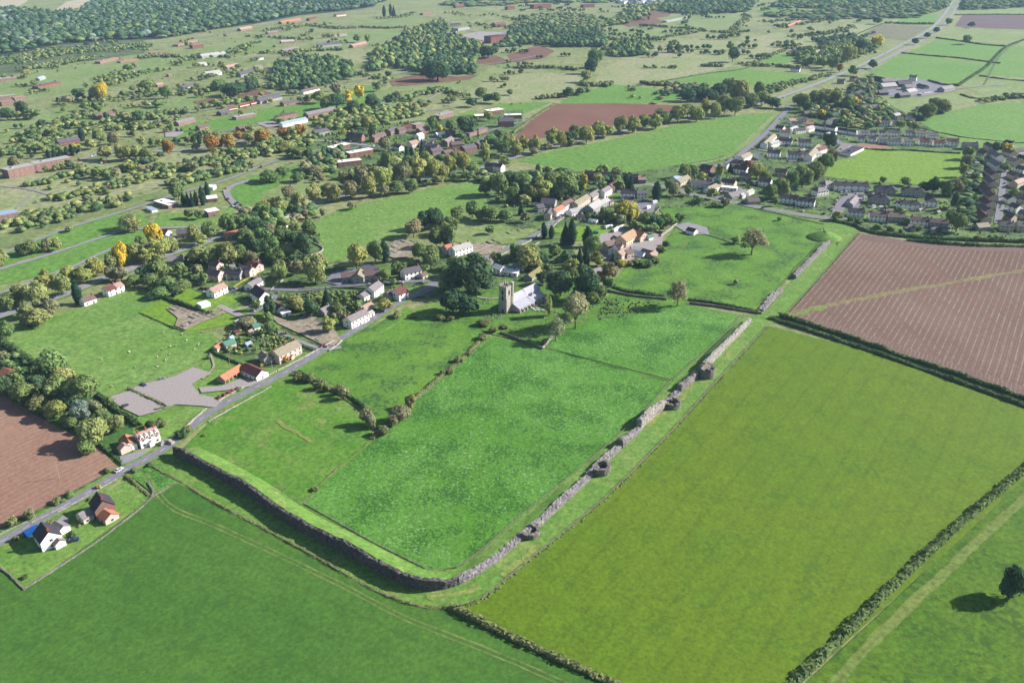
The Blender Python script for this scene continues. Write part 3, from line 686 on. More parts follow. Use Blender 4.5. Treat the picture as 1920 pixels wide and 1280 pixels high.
TL('in the middle of the sheep field edge', [(775,427,30,30,'n'),(795,410,34,28,'d'),(815,408,36,30,'d'),(817,442,38,32,'g'),(842,440,40,28,'g'),(846,420,30,26,'g'),(885,390,32,28,'g'),(857,402,32,24,'g'),(835,428,26,22,'o'),(920,400,26,36,'g'),(950,402,24,26,'g'),(900,402,20,22,'g'),(920,430,16,18,'g'),(840,455,26,20,'c')])
TL('in the grove west of the street', [(935,342,42,34,'g'),(910,350,26,26,'g'),(960,362,28,24,'g'),(997,357,34,32,'o'),(1017,352,40,32,'m'),(985,405,22,18,'n'),(977,390,24,10,'c'),(1062,345,44,50,'g'),(1035,335,34,36,'g'),(955,330,24,30,'d'),(980,340,26,30,'g'),(1090,350,20,18,'g'),(1095,342,34,13,'y'),(1120,332,22,18,'m'),(1130,345,20,20,'g'),(1162,345,24,20,'g'),(1072,362,20,10,'c'),(1183,340,26,12,'c'),(1175,338,24,12,'c'),(985,372,20,24,'o')])
TL('among the conifers south of the street', [(1020,430,28,12,'c'),(1034,434,24,13,'c'),(1060,436,40,17,'c'),(1072,434,44,18,'c'),(1102,442,36,20,'c'),(1087,477,32,13,'c'),(1100,480,36,17,'c')])
TL('between the church and the old farm', [(1110,460,38,36,'g'),(1120,484,26,26,'m'),(1072,500,32,32,'m'),(1052,526,52,44,'d'),(1102,530,58,46,'d'),(1142,505,32,28,'n'),(990,482,42,52,'o'),(968,472,34,30,'g'),(1165,492,16,18,'q'),(1150,486,22,16,'c'),(1128,516,14,18,'a'),(950,486,22,24,'g'),(1030,500,18,20,'g')])
TL('behind the church and its lanes', [(1000,470,30,30,'g'),(1012,482,26,26,'d'),(1040,468,24,24,'g'),(1018,520,24,26,'d'),(1075,520,28,26,'g'),(1085,552,30,28,'d'),(1125,548,30,28,'g'),(1060,478,24,20,'d'),(930,482,20,22,'g'),(1005,496,18,20,'g'),(1140,530,24,24,'g'),(1092,505,26,24,'d')])
TL('south east of the church', [(1080,580,66,58,'b'),(1028,572,38,16,'o'),(1042,616,44,34,'b'),(1112,560,30,24,'g'),(1055,600,30,26,'b')])
TL('standing in the eastern pasture', [(1412,452,46,46,'b'),(1272,548,48,40,'b'),(1380,450,14,16,'g'),(1462,410,8,9,'g'),(1380,527,12,8,'b')])
TL('in the thicket behind the pub yard', [(1175,392,34,44,'w'),(1135,400,24,26,'g'),(1150,405,20,22,'o'),(1164,412,20,18,'b'),(1210,412,26,30,'g'),(1230,415,24,28,'d'),(1250,412,24,26,'g'),(1275,408,16,20,'g'),(1232,357,34,18,'c'),(1200,424,20,24,'g'),(1225,428,18,24,'g'),(1190,420,18,22,'o'),(1265,352,28,22,'n')])
TL('in the gardens north of the pasture', [(1290,358,16,14,'g'),(1285,320,24,22,'g'),(1300,318,24,22,'g'),(1318,330,22,20,'m'),(1335,360,24,20,'o'),(1362,377,18,18,'n'),(1350,322,30,16,'m'),(1370,312,20,10,'c'),(1310,374,12,22,'g'),(1342,382,12,16,'g'),(1405,308,18,26,'r'),(1420,320,26,28,'m'),(1435,328,22,22,'g'),(1446,358,30,22,'g'),(1465,348,38,28,'g'),(1485,338,36,28,'g'),(1507,330,38,34,'g'),(1530,318,40,30,'g'),(1550,300,30,26,'g'),(1560,290,30,22,'n'),(1345,338,26,14,'u'),(1255,345,20,16,'g'),(1455,378,16,10,'g')])
TL('in the row beside the brown field', [(967,277,28,22,'m'),(982,268,26,22,'m'),(1002,270,30,26,'m'),(1035,254,30,26,'m'),(1052,260,28,20,'m'),(1066,257,22,16,'d'),(1080,245,26,22,'g'),(1100,250,30,30,'m'),(1122,242,28,26,'m'),(1142,243,24,20,'m'),(1164,232,30,26,'o'),(1187,232,28,30,'m'),(1207,224,26,22,'g'),(1230,226,26,26,'m'),(1247,218,24,22,'g'),(1236,208,14,16,'g'),(1272,212,30,30,'o'),(1290,204,26,26,'o'),(1307,212,26,24,'m'),(1322,200,32,24,'m'),(1342,205,28,22,'m'),(1360,192,36,24,'o'),(1380,197,32,26,'o'),(1350,190,20,16,'m'),(1000,282,14,16,'n'),(1028,272,14,18,'n'),(1075,265,14,16,'n')])
TL('near the road junction at upper right', [(1390,168,42,34,'o'),(1372,160,36,36,'o'),(1350,168,26,34,'d'),(1330,176,22,30,'d'),(1310,172,20,28,'d'),(1290,178,20,26,'d'),(1410,185,26,28,'g'),(1430,182,26,26,'g'),(1450,190,20,28,'d'),(1424,165,26,22,'g'),(1502,188,26,36,'g'),(1527,180,28,24,'g'),(1547,178,30,28,'o'),(1570,180,28,24,'o'),(1590,190,24,22,'g'),(1604,192,14,12,'y'),(1602,130,20,18,'g'),(1637,118,18,16,'d'),(1540,212,14,14,'y'),(1512,200,18,20,'d')])
TL('in the tree belt above the sheep field', [(490,392,36,26,'g'),(499,390,32,16,'m'),(522,382,34,32,'o'),(557,372,36,28,'o'),(540,360,26,24,'n'),(587,360,32,26,'o'),(627,360,34,28,'o'),(614,356,28,24,'n'),(657,352,36,30,'n'),(648,332,28,26,'n'),(694,345,42,28,'m'),(676,330,34,30,'n'),(719,333,42,30,'m'),(702,322,30,24,'o'),(753,324,44,32,'n'),(785,314,48,28,'m'),(765,304,36,24,'g'),(811,316,40,26,'m'),(831,322,28,22,'m'),(843,308,36,24,'m'),(868,304,38,26,'m'),(744,350,24,30,'g'),(772,346,26,22,'g'),(721,358,18,20,'n'),(660,385,14,16,'n'),(605,398,16,10,'n'),(855,330,14,24,'g'),(880,330,16,24,'g'),(800,340,14,20,'g'),(822,336,14,20,'o')])
TL('among the garrison houses', [(909,284,38,22,'m'),(873,235,32,32,'d'),(882,240,22,20,'g'),(811,230,28,20,'g'),(845,232,24,16,'g'),(721,267,26,22,'n'),(725,300,34,26,'g'),(763,288,26,10,'c'),(772,285,26,10,'c'),(791,278,34,12,'c'),(797,296,28,20,'m'),(920,262,22,26,'g'),(940,275,26,26,'g'),(955,262,24,24,'o'),(915,215,20,16,'m'),(867,255,14,14,'g'),(885,312,22,26,'g'),(945,300,20,24,'g'),(825,240,16,10,'y'),(700,240,22,22,'g'),(685,228,22,22,'m'),(645,245,12,10,'q'),(935,252,18,18,'g'),(665,300,10,8,'m')])
TL('around the garrison yellow trees', [(672,172,26,18,'y'),(652,180,22,26,'y'),(697,187,28,26,'d'),(630,188,26,34,'d'),(612,192,22,28,'g'),(660,198,22,26,'d'),(730,184,20,22,'d'),(708,162,16,20,'g'),(632,165,26,18,'n'),(600,180,22,24,'o'),(745,178,16,18,'n'),(902,172,22,22,'g'),(915,182,18,22,'d'),(930,182,20,18,'g'),(885,190,18,20,'d'),(890,230,10,8,'g')])
TL('along the training ground road', [(197,284,26,26,'o'),(230,285,28,30,'o'),(252,284,26,28,'o'),(272,286,22,24,'o'),(315,275,26,24,'a'),(397,266,28,30,'a'),(427,262,30,22,'a'),(445,252,20,18,'a'),(465,256,22,22,'o'),(490,256,28,28,'a'),(530,247,22,26,'a'),(562,243,24,20,'a'),(547,250,22,20,'o'),(352,260,16,12,'n'),(362,262,16,10,'d'),(373,260,18,8,'c'),(285,267,16,14,'g'),(265,264,18,14,'o'),(212,256,26,24,'n'),(185,254,24,22,'g'),(152,250,24,12,'c'),(140,273,14,18,'q'),(170,268,20,22,'o'),(560,285,18,30,'g'),(535,272,20,30,'o'),(510,268,18,26,'g'),(505,330,20,40,'g'),(530,322,20,30,'g'),(560,330,18,30,'g'),(590,318,20,30,'n')])
TL('by the white roofed houses on the left', [(332,356,30,26,'g'),(343,372,24,9,'c'),(351,372,26,9,'c'),(359,372,26,9,'c'),(367,371,26,9,'c'),(378,366,32,12,'c'),(388,355,28,12,'c'),(240,412,30,34,'b'),(250,420,26,28,'o'),(57,462,26,34,'g'),(40,465,22,26,'d'),(87,458,24,22,'n'),(105,457,22,20,'o'),(0,482,30,26,'o'),(130,428,12,14,'g'),(200,325,22,20,'g'),(215,325,18,24,'n'),(185,322,20,22,'g'),(355,398,20,18,'g'),(372,402,16,16,'g'),(228,372,10,9,'n'),(244,370,10,10,'g')])
TL('in the copse left of the car park', [(96,680,62,58,'g'),(118,706,44,44,'o'),(150,728,56,54,'g'),(104,728,50,44,'g'),(128,745,40,36,'d'),(38,735,42,42,'g'),(72,752,32,38,'o'),(102,766,34,34,'m'),(148,770,40,32,'u'),(170,806,56,48,'o'),(216,792,32,32,'o'),(178,762,26,24,'n'),(190,775,24,22,'g'),(30,708,38,38,'g'),(7,665,18,18,'n'),(5,720,40,26,'d'),(132,790,24,24,'g'),(160,835,30,30,'g'),(70,718,36,32,'d'),(60,735,26,24,'g'),(205,748,14,14,'g')])
TL('in the hedgerow inside the wall', [(557,706,18,18,'t'),(580,706,22,20,'t'),(598,718,24,20,'t'),(632,728,26,18,'t'),(644,736,24,20,'n'),(686,776,36,22,'n'),(694,786,30,22,'n'),(714,804,26,28,'t'),(738,788,24,20,'n'),(750,774,30,36,'n'),(770,752,26,22,'o'),(829,697,12,14,'t'),(844,694,14,14,'t'),(860,672,14,16,'t'),(880,660,10,12,'t'),(590,915,10,12,'t'),(905,630,14,20,'t'),(615,726,16,18,'t')])
TL('in the lime green field at lower right', [(1906,1088,72,46,'d')])
TL('in the gardens at the north east', [(1655,337,12,12,'g'),(1697,338,18,18,'g'),(1752,345,30,24,'d'),(1732,348,22,20,'d'),(1775,352,26,22,'g'),(1790,348,30,26,'n'),(1792,372,36,14,'d'),(1570,402,20,20,'m'),(1797,415,36,30,'g'),(1784,405,30,22,'g'),(1690,396,22,22,'g'),(1890,408,14,16,'q'),(1815,285,24,18,'g'),(1812,300,26,20,'n'),(1806,318,24,16,'o'),(1887,277,18,18,'y'),(1870,275,16,20,'d'),(1742,205,30,30,'g'),(1770,196,26,26,'o'),(1755,192,24,24,'o'),(1690,232,16,18,'g'),(1557,262,24,22,'d'),(1905,360,18,20,'g'),(1885,312,18,16,'g'),(1702,414,12,14,'g'),(1646,425,14,18,'g'),(1830,330,14,14,'g'),(1830,370,16,14,'g'),(1825,350,14,14,'d')])
TL('on the far right hand farmland', [(1740,65,12,12,'d'),(1717,77,12,12,'d'),(1757,55,12,10,'d'),(1815,72,18,16,'g'),(1822,46,10,12,'d'),(1647,37,14,16,'d'),(1780,40,12,12,'g'),(1592,100,26,24,'m'),(1647,77,20,22,'y'),(1615,82,22,24,'d'),(1522,112,18,22,'g'),(1545,115,20,24,'g'),(1562,118,22,24,'g'),(1575,127,14,12,'a'),(1375,100,26,20,'d'),(1370,84,18,12,'g'),(1272,88,16,16,'d'),(1255,90,14,12,'d'),(1237,90,12,10,'g'),(1115,108,30,24,'g'),(1108,122,26,22,'d'),(1100,142,20,18,'o'),(1067,172,16,20,'d'),(1090,168,16,18,'g'),(915,96,20,34,'d')])
TL('scattered over the training ground', [(47,135,16,18,'o'),(275,160,22,28,'g'),(147,175,18,22,'d'),(190,170,30,18,'y'),(177,172,26,24,'n'),(127,185,16,20,'n'),(40,202,26,24,'d'),(12,212,22,28,'d'),(62,212,18,26,'g'),(160,197,18,20,'g'),(182,200,20,22,'g'),(257,217,20,20,'d'),(232,215,18,18,'n'),(312,170,24,22,'g'),(437,165,24,50,'d'),(470,157,22,30,'d'),(25,305,24,24,'n'),(410,158,20,26,'g'),(240,125,14,16,'g'),(252,122,12,12,'n'),(415,120,18,14,'m'),(295,192,16,24,'g'),(100,285,18,9,'c'),(112,284,18,9,'c'),(124,283,18,9,'c'),(134,280,20,9,'c'),(90,288,16,10,'c'),(720,20,18,7,'c'),(732,18,20,7,'c'),(738,20,18,7,'c'),(670,70,16,14,'g'),(688,72,14,10,'o'),(820,128,36,50,'d')])
TL('beside the cottages at lower left', [(28,1008,16,12,'t'),(133,1001,20,18,'v'),(47,1080,9,12,'v'),(95,978,14,16,'t'),(126,1016,7,8,'t'),(148,985,7,9,'t'),(250,880,14,12,'t'),(280,870,8,14,'v'),(20,975,22,20,'t'),(52,962,22,20,'t'),(108,937,14,24,'s'),(130,925,14,24,'s'),(184,912,10,10,'q'),(168,934,7,9,'t'),(200,880,12,18,'s')])
TL('near the car park and its barns', [(282,793,20,28,'v'),(300,790,18,22,'s'),(428,736,9,12,'e'),(436,732,9,12,'e'),(420,740,9,12,'e'),(411,744,9,11,'e'),(446,728,9,13,'s'),(535,672,14,14,'a'),(490,684,8,8,'q'),(391,668,10,8,'t'),(340,812,20,18,'v'),(352,802,18,16,'t'),(382,815,7,7,'t')])
TL('by the churchyard wall', [(905,604,16,24,'t'),(825,592,14,18,'t'),(745,588,14,26,'t'),(775,592,8,14,'s'),(925,616,14,16,'t'),(1020,640,14,14,'t'),(945,612,10,14,'t'),(845,596,12,16,'t')])
TL('at the edge of the motte end gardens', [(1610,412,12,16,'s'),(1595,408,12,14,'s'),(1720,425,14,18,'s'),(1670,428,14,18,'s'),(1875,445,12,16,'s'),(1835,445,12,16,'t'),(1857,444,12,18,'s'),(1690,432,12,14,'s')])
TL('around the old farm buildings', [(1195,490,14,24,'s'),(1210,492,14,26,'v'),(1225,484,14,22,'s'),(1240,465,16,18,'s'),(1250,455,12,14,'s'),(1180,492,12,14,'t'),(1148,415,8,8,'s')])

TREEQ = [t for t in TREEQ if t[2] > 2]
def small(t): return t[4] not in 'stvqec'
big = sorted([t for t in TREEQ if small(t)], key=lambda t: -t[2]*t[3])
for t in big[:298] + [t for t in TREEQ if not small(t)]: grow(*t)
RESTT = big[298:]

# -------- masses nobody could count: woods, scrub
def lowcrown(shape, n, seed, size):
    rg = np.random.default_rng(seed); L = lobes_for(shape, rg)
    D = unit(n, rg); D[:, 2] = np.abs(D[:, 2]); i = rg.integers(0, len(L), n)
    C = L[i, :3] + D*L[i, 3:6]; V = leaves(C, D, rg.uniform(size*.7, size*1.3, n), rg)
    Fq = np.arange(len(V)).reshape(-1, 4)
    k = 7; P = []
    for a in range(5):
        ph = pi*a/4*.85
        for b in range(k):
            t = 2*pi*b/k; q = rg.uniform(.8, 1.15)
            P.append((.38*q*sin(ph)*cos(t), .38*q*sin(ph)*sin(t), max(0, .52+.38*q*cos(ph))))
    f = [(len(V)+a*k+b, len(V)+(a+1)*k+b, len(V)+(a+1)*k+(b+1) % k, len(V)+a*k+(b+1) % k) for a in range(4) for b in range(k)]
    return np.concatenate([V, np.array(P)]), np.concatenate([Fq, np.array(f)])
LOW = [lowcrown('round', 34, 5, .10), lowcrown('broad', 34, 6, .10), lowcrown('broad', 40, 8, .09)]
LOWC = [lowcrown('cone', 40, 7, .08)]
LOWB = [lowcrown('bush', 22, 12, .12), lowcrown('bush', 22, 13, .12)]
def mass(name, items, protos, label, cat):
    """items: (X, Y, height, width, (r,g,b)) world -> one object"""
    rg = random.Random(len(items)); Vs, Fs, Cs = [], [], []; off = 0
    for (X, Y, h, wd, c) in items:
        V, Fq = protos[rg.randrange(len(protos))]
        a = rg.uniform(0, 6.28); ca, sa = cos(a), sin(a)
        W = np.empty_like(V); W[:, 0] = X+(V[:, 0]*ca-V[:, 1]*sa)*wd; W[:, 1] = Y+(V[:, 0]*sa+V[:, 1]*ca)*wd; W[:, 2] = V[:, 2]*h
        Vs.append(W); Fs.append(Fq+off); off += len(V); Cs.append(np.tile((*c, 1), (len(V), 1)))
    me = fast_mesh(name, np.concatenate(Vs), np.concatenate(Fs), [M_leafa])
    at = me.color_attributes.new('tint', 'FLOAT_COLOR', 'POINT')
    at.data.foreach_set('color', np.concatenate(Cs).astype(np.float32).ravel())
    o = link(name, me); return tag(o, label, cat, kind='stuff')
def inpoly(x, y, P):
    c = False; j = len(P)-1
    for i in range(len(P)):
        if (P[i][1] > y) != (P[j][1] > y) and x < (P[j][0]-P[i][0])*(y-P[i][1])/(P[j][1]-P[i][1])+P[i][0]: c = not c
        j = i
    return c
def scatter(px, spacing, seed=1):
    P = [G(*p) for p in px]; xs = [p[0] for p in P]; ys = [p[1] for p in P]; R = random.Random(seed); out = []
    x = min(xs)
    while x < max(xs):
        y = min(ys)
        while y < max(ys):
            X, Y = x+R.uniform(-.5, .5)*spacing, y+R.uniform(-.5, .5)*spacing
            if inpoly(X, Y, P): out.append((X, Y))
            y += spacing
        x += spacing
    return out
R1 = random.Random(4)
def tcol(names):
    c = pc(*KIND[R1.choice(names)][1], TK); v = R1.uniform(.8, 1.2); return (c[0]*v*R1.uniform(.9, 1.1), c[1]*v, c[2]*v)
items = []; R2 = random.Random(77)
for (x, y, h, wd, k, ph) in RESTT:
    mpp = MPP(y+h*.5); hm = h*mpp*1.12; X, Y = G(x, y, hm*.54); cc = pc(*KIND[k][1], TK)
    items.append((X, Y, hm, wd*mpp*1.22, cc))
for i in range(230):    # hedgerow trees of the open country
    x, y = R2.uniform(0, 1000), R2.uniform(45, 330)
    if x > 560 and y > 200: continue
    X, Y = G(x, y); n = R2.choice((1, 1, 2, 3, 5))
    for j in range(n):
        h = R2.uniform(5, 11); cc = pc(*KIND[R2.choice('gdogonm')][1], TK); items.append((X+j*R2.uniform(5, 9), Y+R2.uniform(-3, 6)+j*2.5, h, h*R2.uniform(.9, 1.3), cc))
for i in range(170):
    x, y = R2.uniform(950, 1640), R2.uniform(8, 110)
    X, Y = G(x, y); n = R2.choice((1, 2, 3, 6))
    for j in range(n):
        h = R2.uniform(6, 12); cc = pc(*KIND[R2.choice('gdogd')][1], TK); items.append((X+j*R2.uniform(6, 10), Y+R2.uniform(-4, 4), h, h*R2.uniform(.9, 1.3), cc))
MIDP = [(lambda a: a)(crown_arrays('round', 150, 51, .08)), crown_arrays('broad', 150, 52, .08), crown_arrays('broad', 150, 53, .08), crown_arrays('round', 150, 54, .08)]
mass('smaller_trees', items, MIDP, 'smaller and farther single trees of the hedges and gardens', 'trees')
items = []
for px, sp, cols, hh in (
    ([(-500, 110), (-200, 44), (28, 18), (100, 28), (142, 26), (182, 4), (330, -22), (560, -25), (745, -22), (720, 4), (690, 14), (560, 28), (440, 50), (300, 72), (200, 76), (100, 84), (0, 104), (-300, 150)], 15, 'dddudgdd', (12, 18)),
    ([(505, 168), (515, 128), (560, 114), (620, 112), (655, 122), (665, 146), (620, 160), (570, 170)], 9, 'gdd', (11, 15)),
    ([(690, 136), (700, 104), (740, 78), (790, 52), (830, 42), (850, 62), (860, 80), (900, 84), (900, 110), (880, 135), (800, 142), (740, 128)], 10, 'ggddo', (9, 15)),
    ([(790, 142), (800, 112), (860, 105), (890, 120), (890, 140)], 9, 'dd', (12, 15)),
    ([(930, 92), (960, 62), (1000, 50), (1130, 66), (1140, 88), (1060, 90), (990, 84)], 11, 'gdd', (10, 15)),
    ([(1030, 84), (1045, 68), (1125, 68), (1130, 90)], 9, 'dd', (12, 16)),
    ([(960, 50), (1000, 30), (1080, 26), (1160, 40), (1130, 56), (1030, 50)], 13, 'ggn', (6, 10)),
    ([(1140, 105), (1150, 84), (1200, 80), (1225, 92), (1210, 104), (1170, 108)], 9, 'ddgm', (10, 15)),
    ([(1140, 50), (1180, 15), (1240, 12), (1180, 45)], 13, 'gdm', (10, 15)),
    ([(1240, 22), (1260, -5), (1430, -6), (1400, 24), (1320, 27), (1270, 26)], 14, 'ddg', (12, 16)),
    ([(1440, 16), (1480, -10), (1700, -15), (1790, -12), (1770, 20), (1700, 25), (1640, 22), (1520, 16)], 16, 'gdg', (9, 14)),
    ([(1420, 30), (1500, 22), (1600, 18), (1760, 20), (1720, 34), (1560, 38), (1480, 34)], 22, 'gdn', (7, 11)),
    ([(1800, 20), (1810, -15), (2050, -15), (2050, 16), (1900, 16)], 16, 'gdd', (10, 14)),
    ([(820, 10), (900, -10), (1200, -20), (1180, 6), (1000, 6), (900, 14)], 24, 'gdn', (8, 12)),
    ([(1220, 200), (1260, 160), (1330, 162), (1320, 185), (1260, 178)], 9, 'dn', (5, 8)),
    ([(1500, 122), (1490, 104), (1540, 98), (1580, 80), (1620, 76), (1650, 90), (1600, 112), (1560, 122)], 9, 'dggm', (8, 12)),
    ([(1540, 92), (1530, 74), (1600, 66), (1605, 76), (1560, 82)], 8, 'dd', (5, 8)),
    ([(440, 410), (470, 398), (560, 385), (600, 400), (560, 420), (470, 455), (448, 440)], 7, 'gdno', (7, 11)),
    ([(600, 222), (660, 205), (720, 205), (780, 200), (800, 215), (740, 228), (700, 236), (620, 245), (590, 240)], 8, 'gogm', (5, 9)),
    ([(480, 275), (500, 262), (600, 258), (600, 268), (520, 290), (490, 300)], 8, 'ggo', (5, 9)),
    ([(560, 330), (600, 290), (640, 285), (640, 320), (600, 345)], 7, 'gdn', (6, 10)),
    ([(640, 335), (680, 318), (760, 300), (860, 300), (880, 312), (800, 330), (700, 345), (650, 348)], 8, 'gno', (6, 9)),
    ([(1100, 335), (1110, 322), (1180, 330), (1180, 345), (1130, 350)], 7, 'dg', (6, 9)),
    ([(960, 360), (1000, 320), (1060, 325), (1080, 345), (1060, 372), (1000, 375)], 7, 'dg', (7, 11)),
    ([(1500, 212), (1540, 196), (1640, 180), (1680, 215), (1640, 245), (1560, 235), (1530, 222)], 9, 'gdon', (5, 9)),
    ([(1600, 160), (1640, 140), (1650, 175), (1620, 190), (1590, 180)], 9, 'dgn', (5, 9)),
    ([(1700, 222), (1720, 205), (1780, 205), (1720, 228)], 9, 'dn', (4, 6)),
    ([(1820, 296), (1838, 290), (1842, 400), (1800, 440), (1790, 400), (1810, 340)], 8, 'gd', (3, 6)),
    ):
    for X, Y in scatter(px, sp, len(px)+int(px[0][0])):
        if R1.random() < .18: continue
        h = R1.uniform(hh[0]*.55, hh[1]*1.1); items.append((X, Y, h, sp*R1.uniform(1.1, 2.3), tcol(cols)))
mass('woodland', items, LOW, 'distant dark green woods and copses beyond the village', 'woodland')
# scrub and thorn bushes of the training ground, in drifts
items = []
def drift(px, wd, n, cols, hh):
    Q = smooth([G(*p) for p in px], 3.0)
    for i in range(n):
        q = R1.choice(Q); h = R1.uniform(*hh)
        items.append((q.x+R1.gauss(0, wd*.6), q.y+R1.gauss(0, wd*.7), h, h*R1.uniform(1.2, 2.1), tcol(cols)))
for (px, wd, n) in (([(200, 160), (260, 140), (310, 132)], 12, 60), ([(185, 155), (215, 140), (240, 135)], 10, 40), ([(110, 190), (220, 188), (310, 175)], 12, 40),
    ([(60, 255), (110, 235), (165, 215)], 14, 110), ([(40, 270), (70, 255), (120, 232)], 12, 60), ([(170, 250), (220, 240), (280, 238)], 12, 90), ([(230, 222), (330, 212), (400, 200), (470, 188)], 10, 100),
    ([(0, 290), (60, 275), (120, 262)], 14, 70), ([(180, 235), (240, 225), (300, 222)], 10, 40), ([(260, 245), (300, 235), (330, 222)], 8, 30), ([(330, 178), (420, 168), (480, 165)], 10, 70),
    ([(265, 110), (300, 106), (335, 108)], 8, 70), ([(335, 118), (380, 105), (420, 108)], 14, 50), ([(420, 110), (460, 90), (480, 80)], 16, 60), ([(370, 150), (430, 135), (480, 150)], 14, 60),
    ([(540, 98), (590, 96), (640, 94)], 8, 50), ([(590, 50), (640, 54), (680, 52)], 12, 60), ([(680, 52), (720, 54), (760, 52)], 4, 50), ([(490, 60), (560, 50), (620, 45)], 20, 50),
    ([(700, 36), (740, 34), (780, 24)], 12, 50), ([(840, 24), (880, 30), (930, 28)], 18, 30), ([(470, 70), (520, 72), (580, 76)], 16, 50), ([(580, 165), (660, 140), (720, 150)], 12, 100),
    ([(745, 190), (800, 175), (815, 170)], 8, 60), ([(810, 170), (850, 176), (870, 180)], 6, 30), ([(690, 215), (760, 205), (800, 195)], 8, 60), ([(600, 222), (660, 228), (740, 222)], 12, 80),
    ([(960, 128), (1030, 128), (1080, 132)], 5, 60), ([(1130, 75), (1220, 74), (1300, 62)], 8, 120), ([(1210, 48), (1270, 54), (1320, 56)], 5, 60), ([(1310, 58), (1360, 62), (1400, 60)], 6, 60),
    ([(1370, 70), (1385, 48), (1405, 30)], 12, 90), ([(1320, 125), (1355, 126)], 3, 26), ([(1205, 128), (1265, 128)], 3, 14), ([(1010, 186), (1060, 180), (1100, 172)], 5, 60), ([(1090, 160), (1130, 162), (1140, 158)], 8, 50),
    ([(1210, 158), (1260, 162), (1290, 168)], 7, 60), ([(1250, 172), (1230, 178)], 4, 14), ([(1180, 165), (1200, 188)], 5, 6), ([(1385, 120), (1440, 125), (1500, 128)], 5, 60), ([(1400, 124), (1470, 96), (1500, 85)], 3, 60),
    ([(1480, 70), (1560, 62), (1600, 50)], 14, 90), ([(1430, 42), (1500, 38), (1560, 40)], 12, 60), ([(1450, 50), (1500, 46), (1530, 42)], 10, 60), ([(1660, 44), (1700, 46), (1750, 46)], 3, 60), ([(1600, 24), (1680, 24), (1760, 18)], 10, 100),
    ([(1440, 165), (1500, 155), (1550, 142)], 6, 90), ([(1440, 175), (1480, 160)], 8, 40), ([(1720, 240), (1690, 220), (1750, 210)], 8, 30), ([(1840, 192), (1880, 185), (1920, 182)], 8, 50), ([(1640, 62), (1560, 88), (1500, 92)], 4, 50),
    ([(60, 430), (150, 395), (230, 375)], 12, 50), ([(100, 375), (180, 360), (260, 335), (300, 335)], 10, 110), ([(95, 338), (150, 326), (240, 322)], 6, 30), ([(300, 320), (380, 310), (470, 290), (540, 275)], 14, 180), ([(10, 425), (60, 410), (110, 400)], 9, 70), ([(90, 345), (40, 352)], 2, 14),
    ([(330, 345), (400, 330), (460, 315)], 10, 70), ([(130, 345), (230, 318), (280, 300)], 10, 30), ([(860, 335), (900, 330), (910, 345)], 4, 30), ([(700, 85), (760, 92), (800, 98)], 14, 50), ([(930, 30), (990, 40), (1060, 30)], 18, 60),
    ([(880, 45), (940, 50), (1000, 60)], 18, 60), ([(480, 100), (520, 100), (560, 104)], 12, 40), ([(650, 80), (620, 84), (600, 90)], 12, 24), ([(1440, 8), (1560, 8), (1700, 6)], 25, 90), ([(0, 120), (100, 100), (260, 88)], 38, 420),
    ([(60, 130), (120, 118), (180, 108)], 20, 140)):
    drift(px, wd, int(n*1.35), 'gsogtdso', (2.6, 7.0))
for i in range(260):    # loose bushes over the training ground
    x, y = R1.uniform(0, 1000), R1.uniform(60, 330); X, Y = G(x, y); h = R1.uniform(1.5, 3.5)
    if 560 < x and y > 200: continue
    items.append((X, Y, h, h*1.3, tcol('gsv')))
mass('scrub', items, LOWB, 'scattered thorn bushes and scrub over the distant training ground', 'scrub')
items = []
def gs(px, n, hh=(1.2, 3.0), cols='gsvtm', f=None):
    P = [G(*p) for p in px]; k = 0; f = (1.0 if px[0][0] > 1235 else 1.9) if f is None else f; n = int(n*f); hh = (hh[0]*(.9 if f == 1 else 1.3), hh[1]*(.9 if f == 1 else 1.5))
    xs = [p[0] for p in P]; ys = [p[1] for p in P]
    while k < n:
        X, Y = R1.uniform(min(xs), max(xs)), R1.uniform(min(ys), max(ys))
        if inpoly(X, Y, P):
            h = R1.uniform(*hh); items.append((X, Y, h, h*R1.uniform(.9, 1.5), tcol(cols))); k += 1
gs([(1240, 340), (1330, 305), (1400, 290), (1450, 260), (1500, 300), (1550, 330), (1560, 400), (1380, 380), (1250, 375)], 220)
gs([(1560, 345), (1640, 340), (1790, 350), (1830, 300), (1920, 290), (1920, 450), (1760, 445), (1640, 425), (1560, 405)], 330)
gs([(1460, 225), (1540, 200), (1660, 200), (1760, 255), (1800, 275), (1620, 268), (1480, 250)], 220)
gs([(400, 650), (440, 610), (500, 605), (560, 640), (490, 665), (430, 665)], 110, (.6, 1.8), 'gstms')
gs([(520, 550), (680, 545), (700, 580), (640, 600), (540, 590)], 110, (.8, 2.2), 'gstsn')
gs([(560, 260), (700, 235), (900, 220), (900, 290), (720, 300), (600, 290)], 170)
gs([(900, 330), (1060, 330), (1180, 330), (1190, 350), (1060, 390), (940, 390)], 110)
gs([(1130, 560), (1240, 570), (1200, 590), (1120, 600)], 90, (.5, 1.1), 'gst')
gs([(1070, 402), (1250, 405), (1260, 425), (1130, 420)], 90, (1.5, 3.5), 'gstv')
gs([(1290, 372), (1360, 375), (1370, 388), (1290, 388)], 40, (1, 2.4), 'gsv')
gs([(0, 655), (60, 690), (160, 745), (220, 800), (170, 830), (60, 770), (0, 740)], 80, (1.5, 3.5), 'gsv')
gs([(600, 420), (560, 400), (440, 420), (440, 480), (600, 490)], 70, (1.5, 3.5), 'gsv')
gs([(280, 500), (420, 470), (480, 490), (420, 520), (300, 550)], 70, (1., 3.), 'gsv')
gs([(1600, 150), (1660, 170), (1650, 200), (1560, 230), (1520, 200)], 70, (2, 4), 'gsv')
mass('garden_shrubs', items, LOWB, 'low garden bushes massed between the village houses', 'shrubbery')

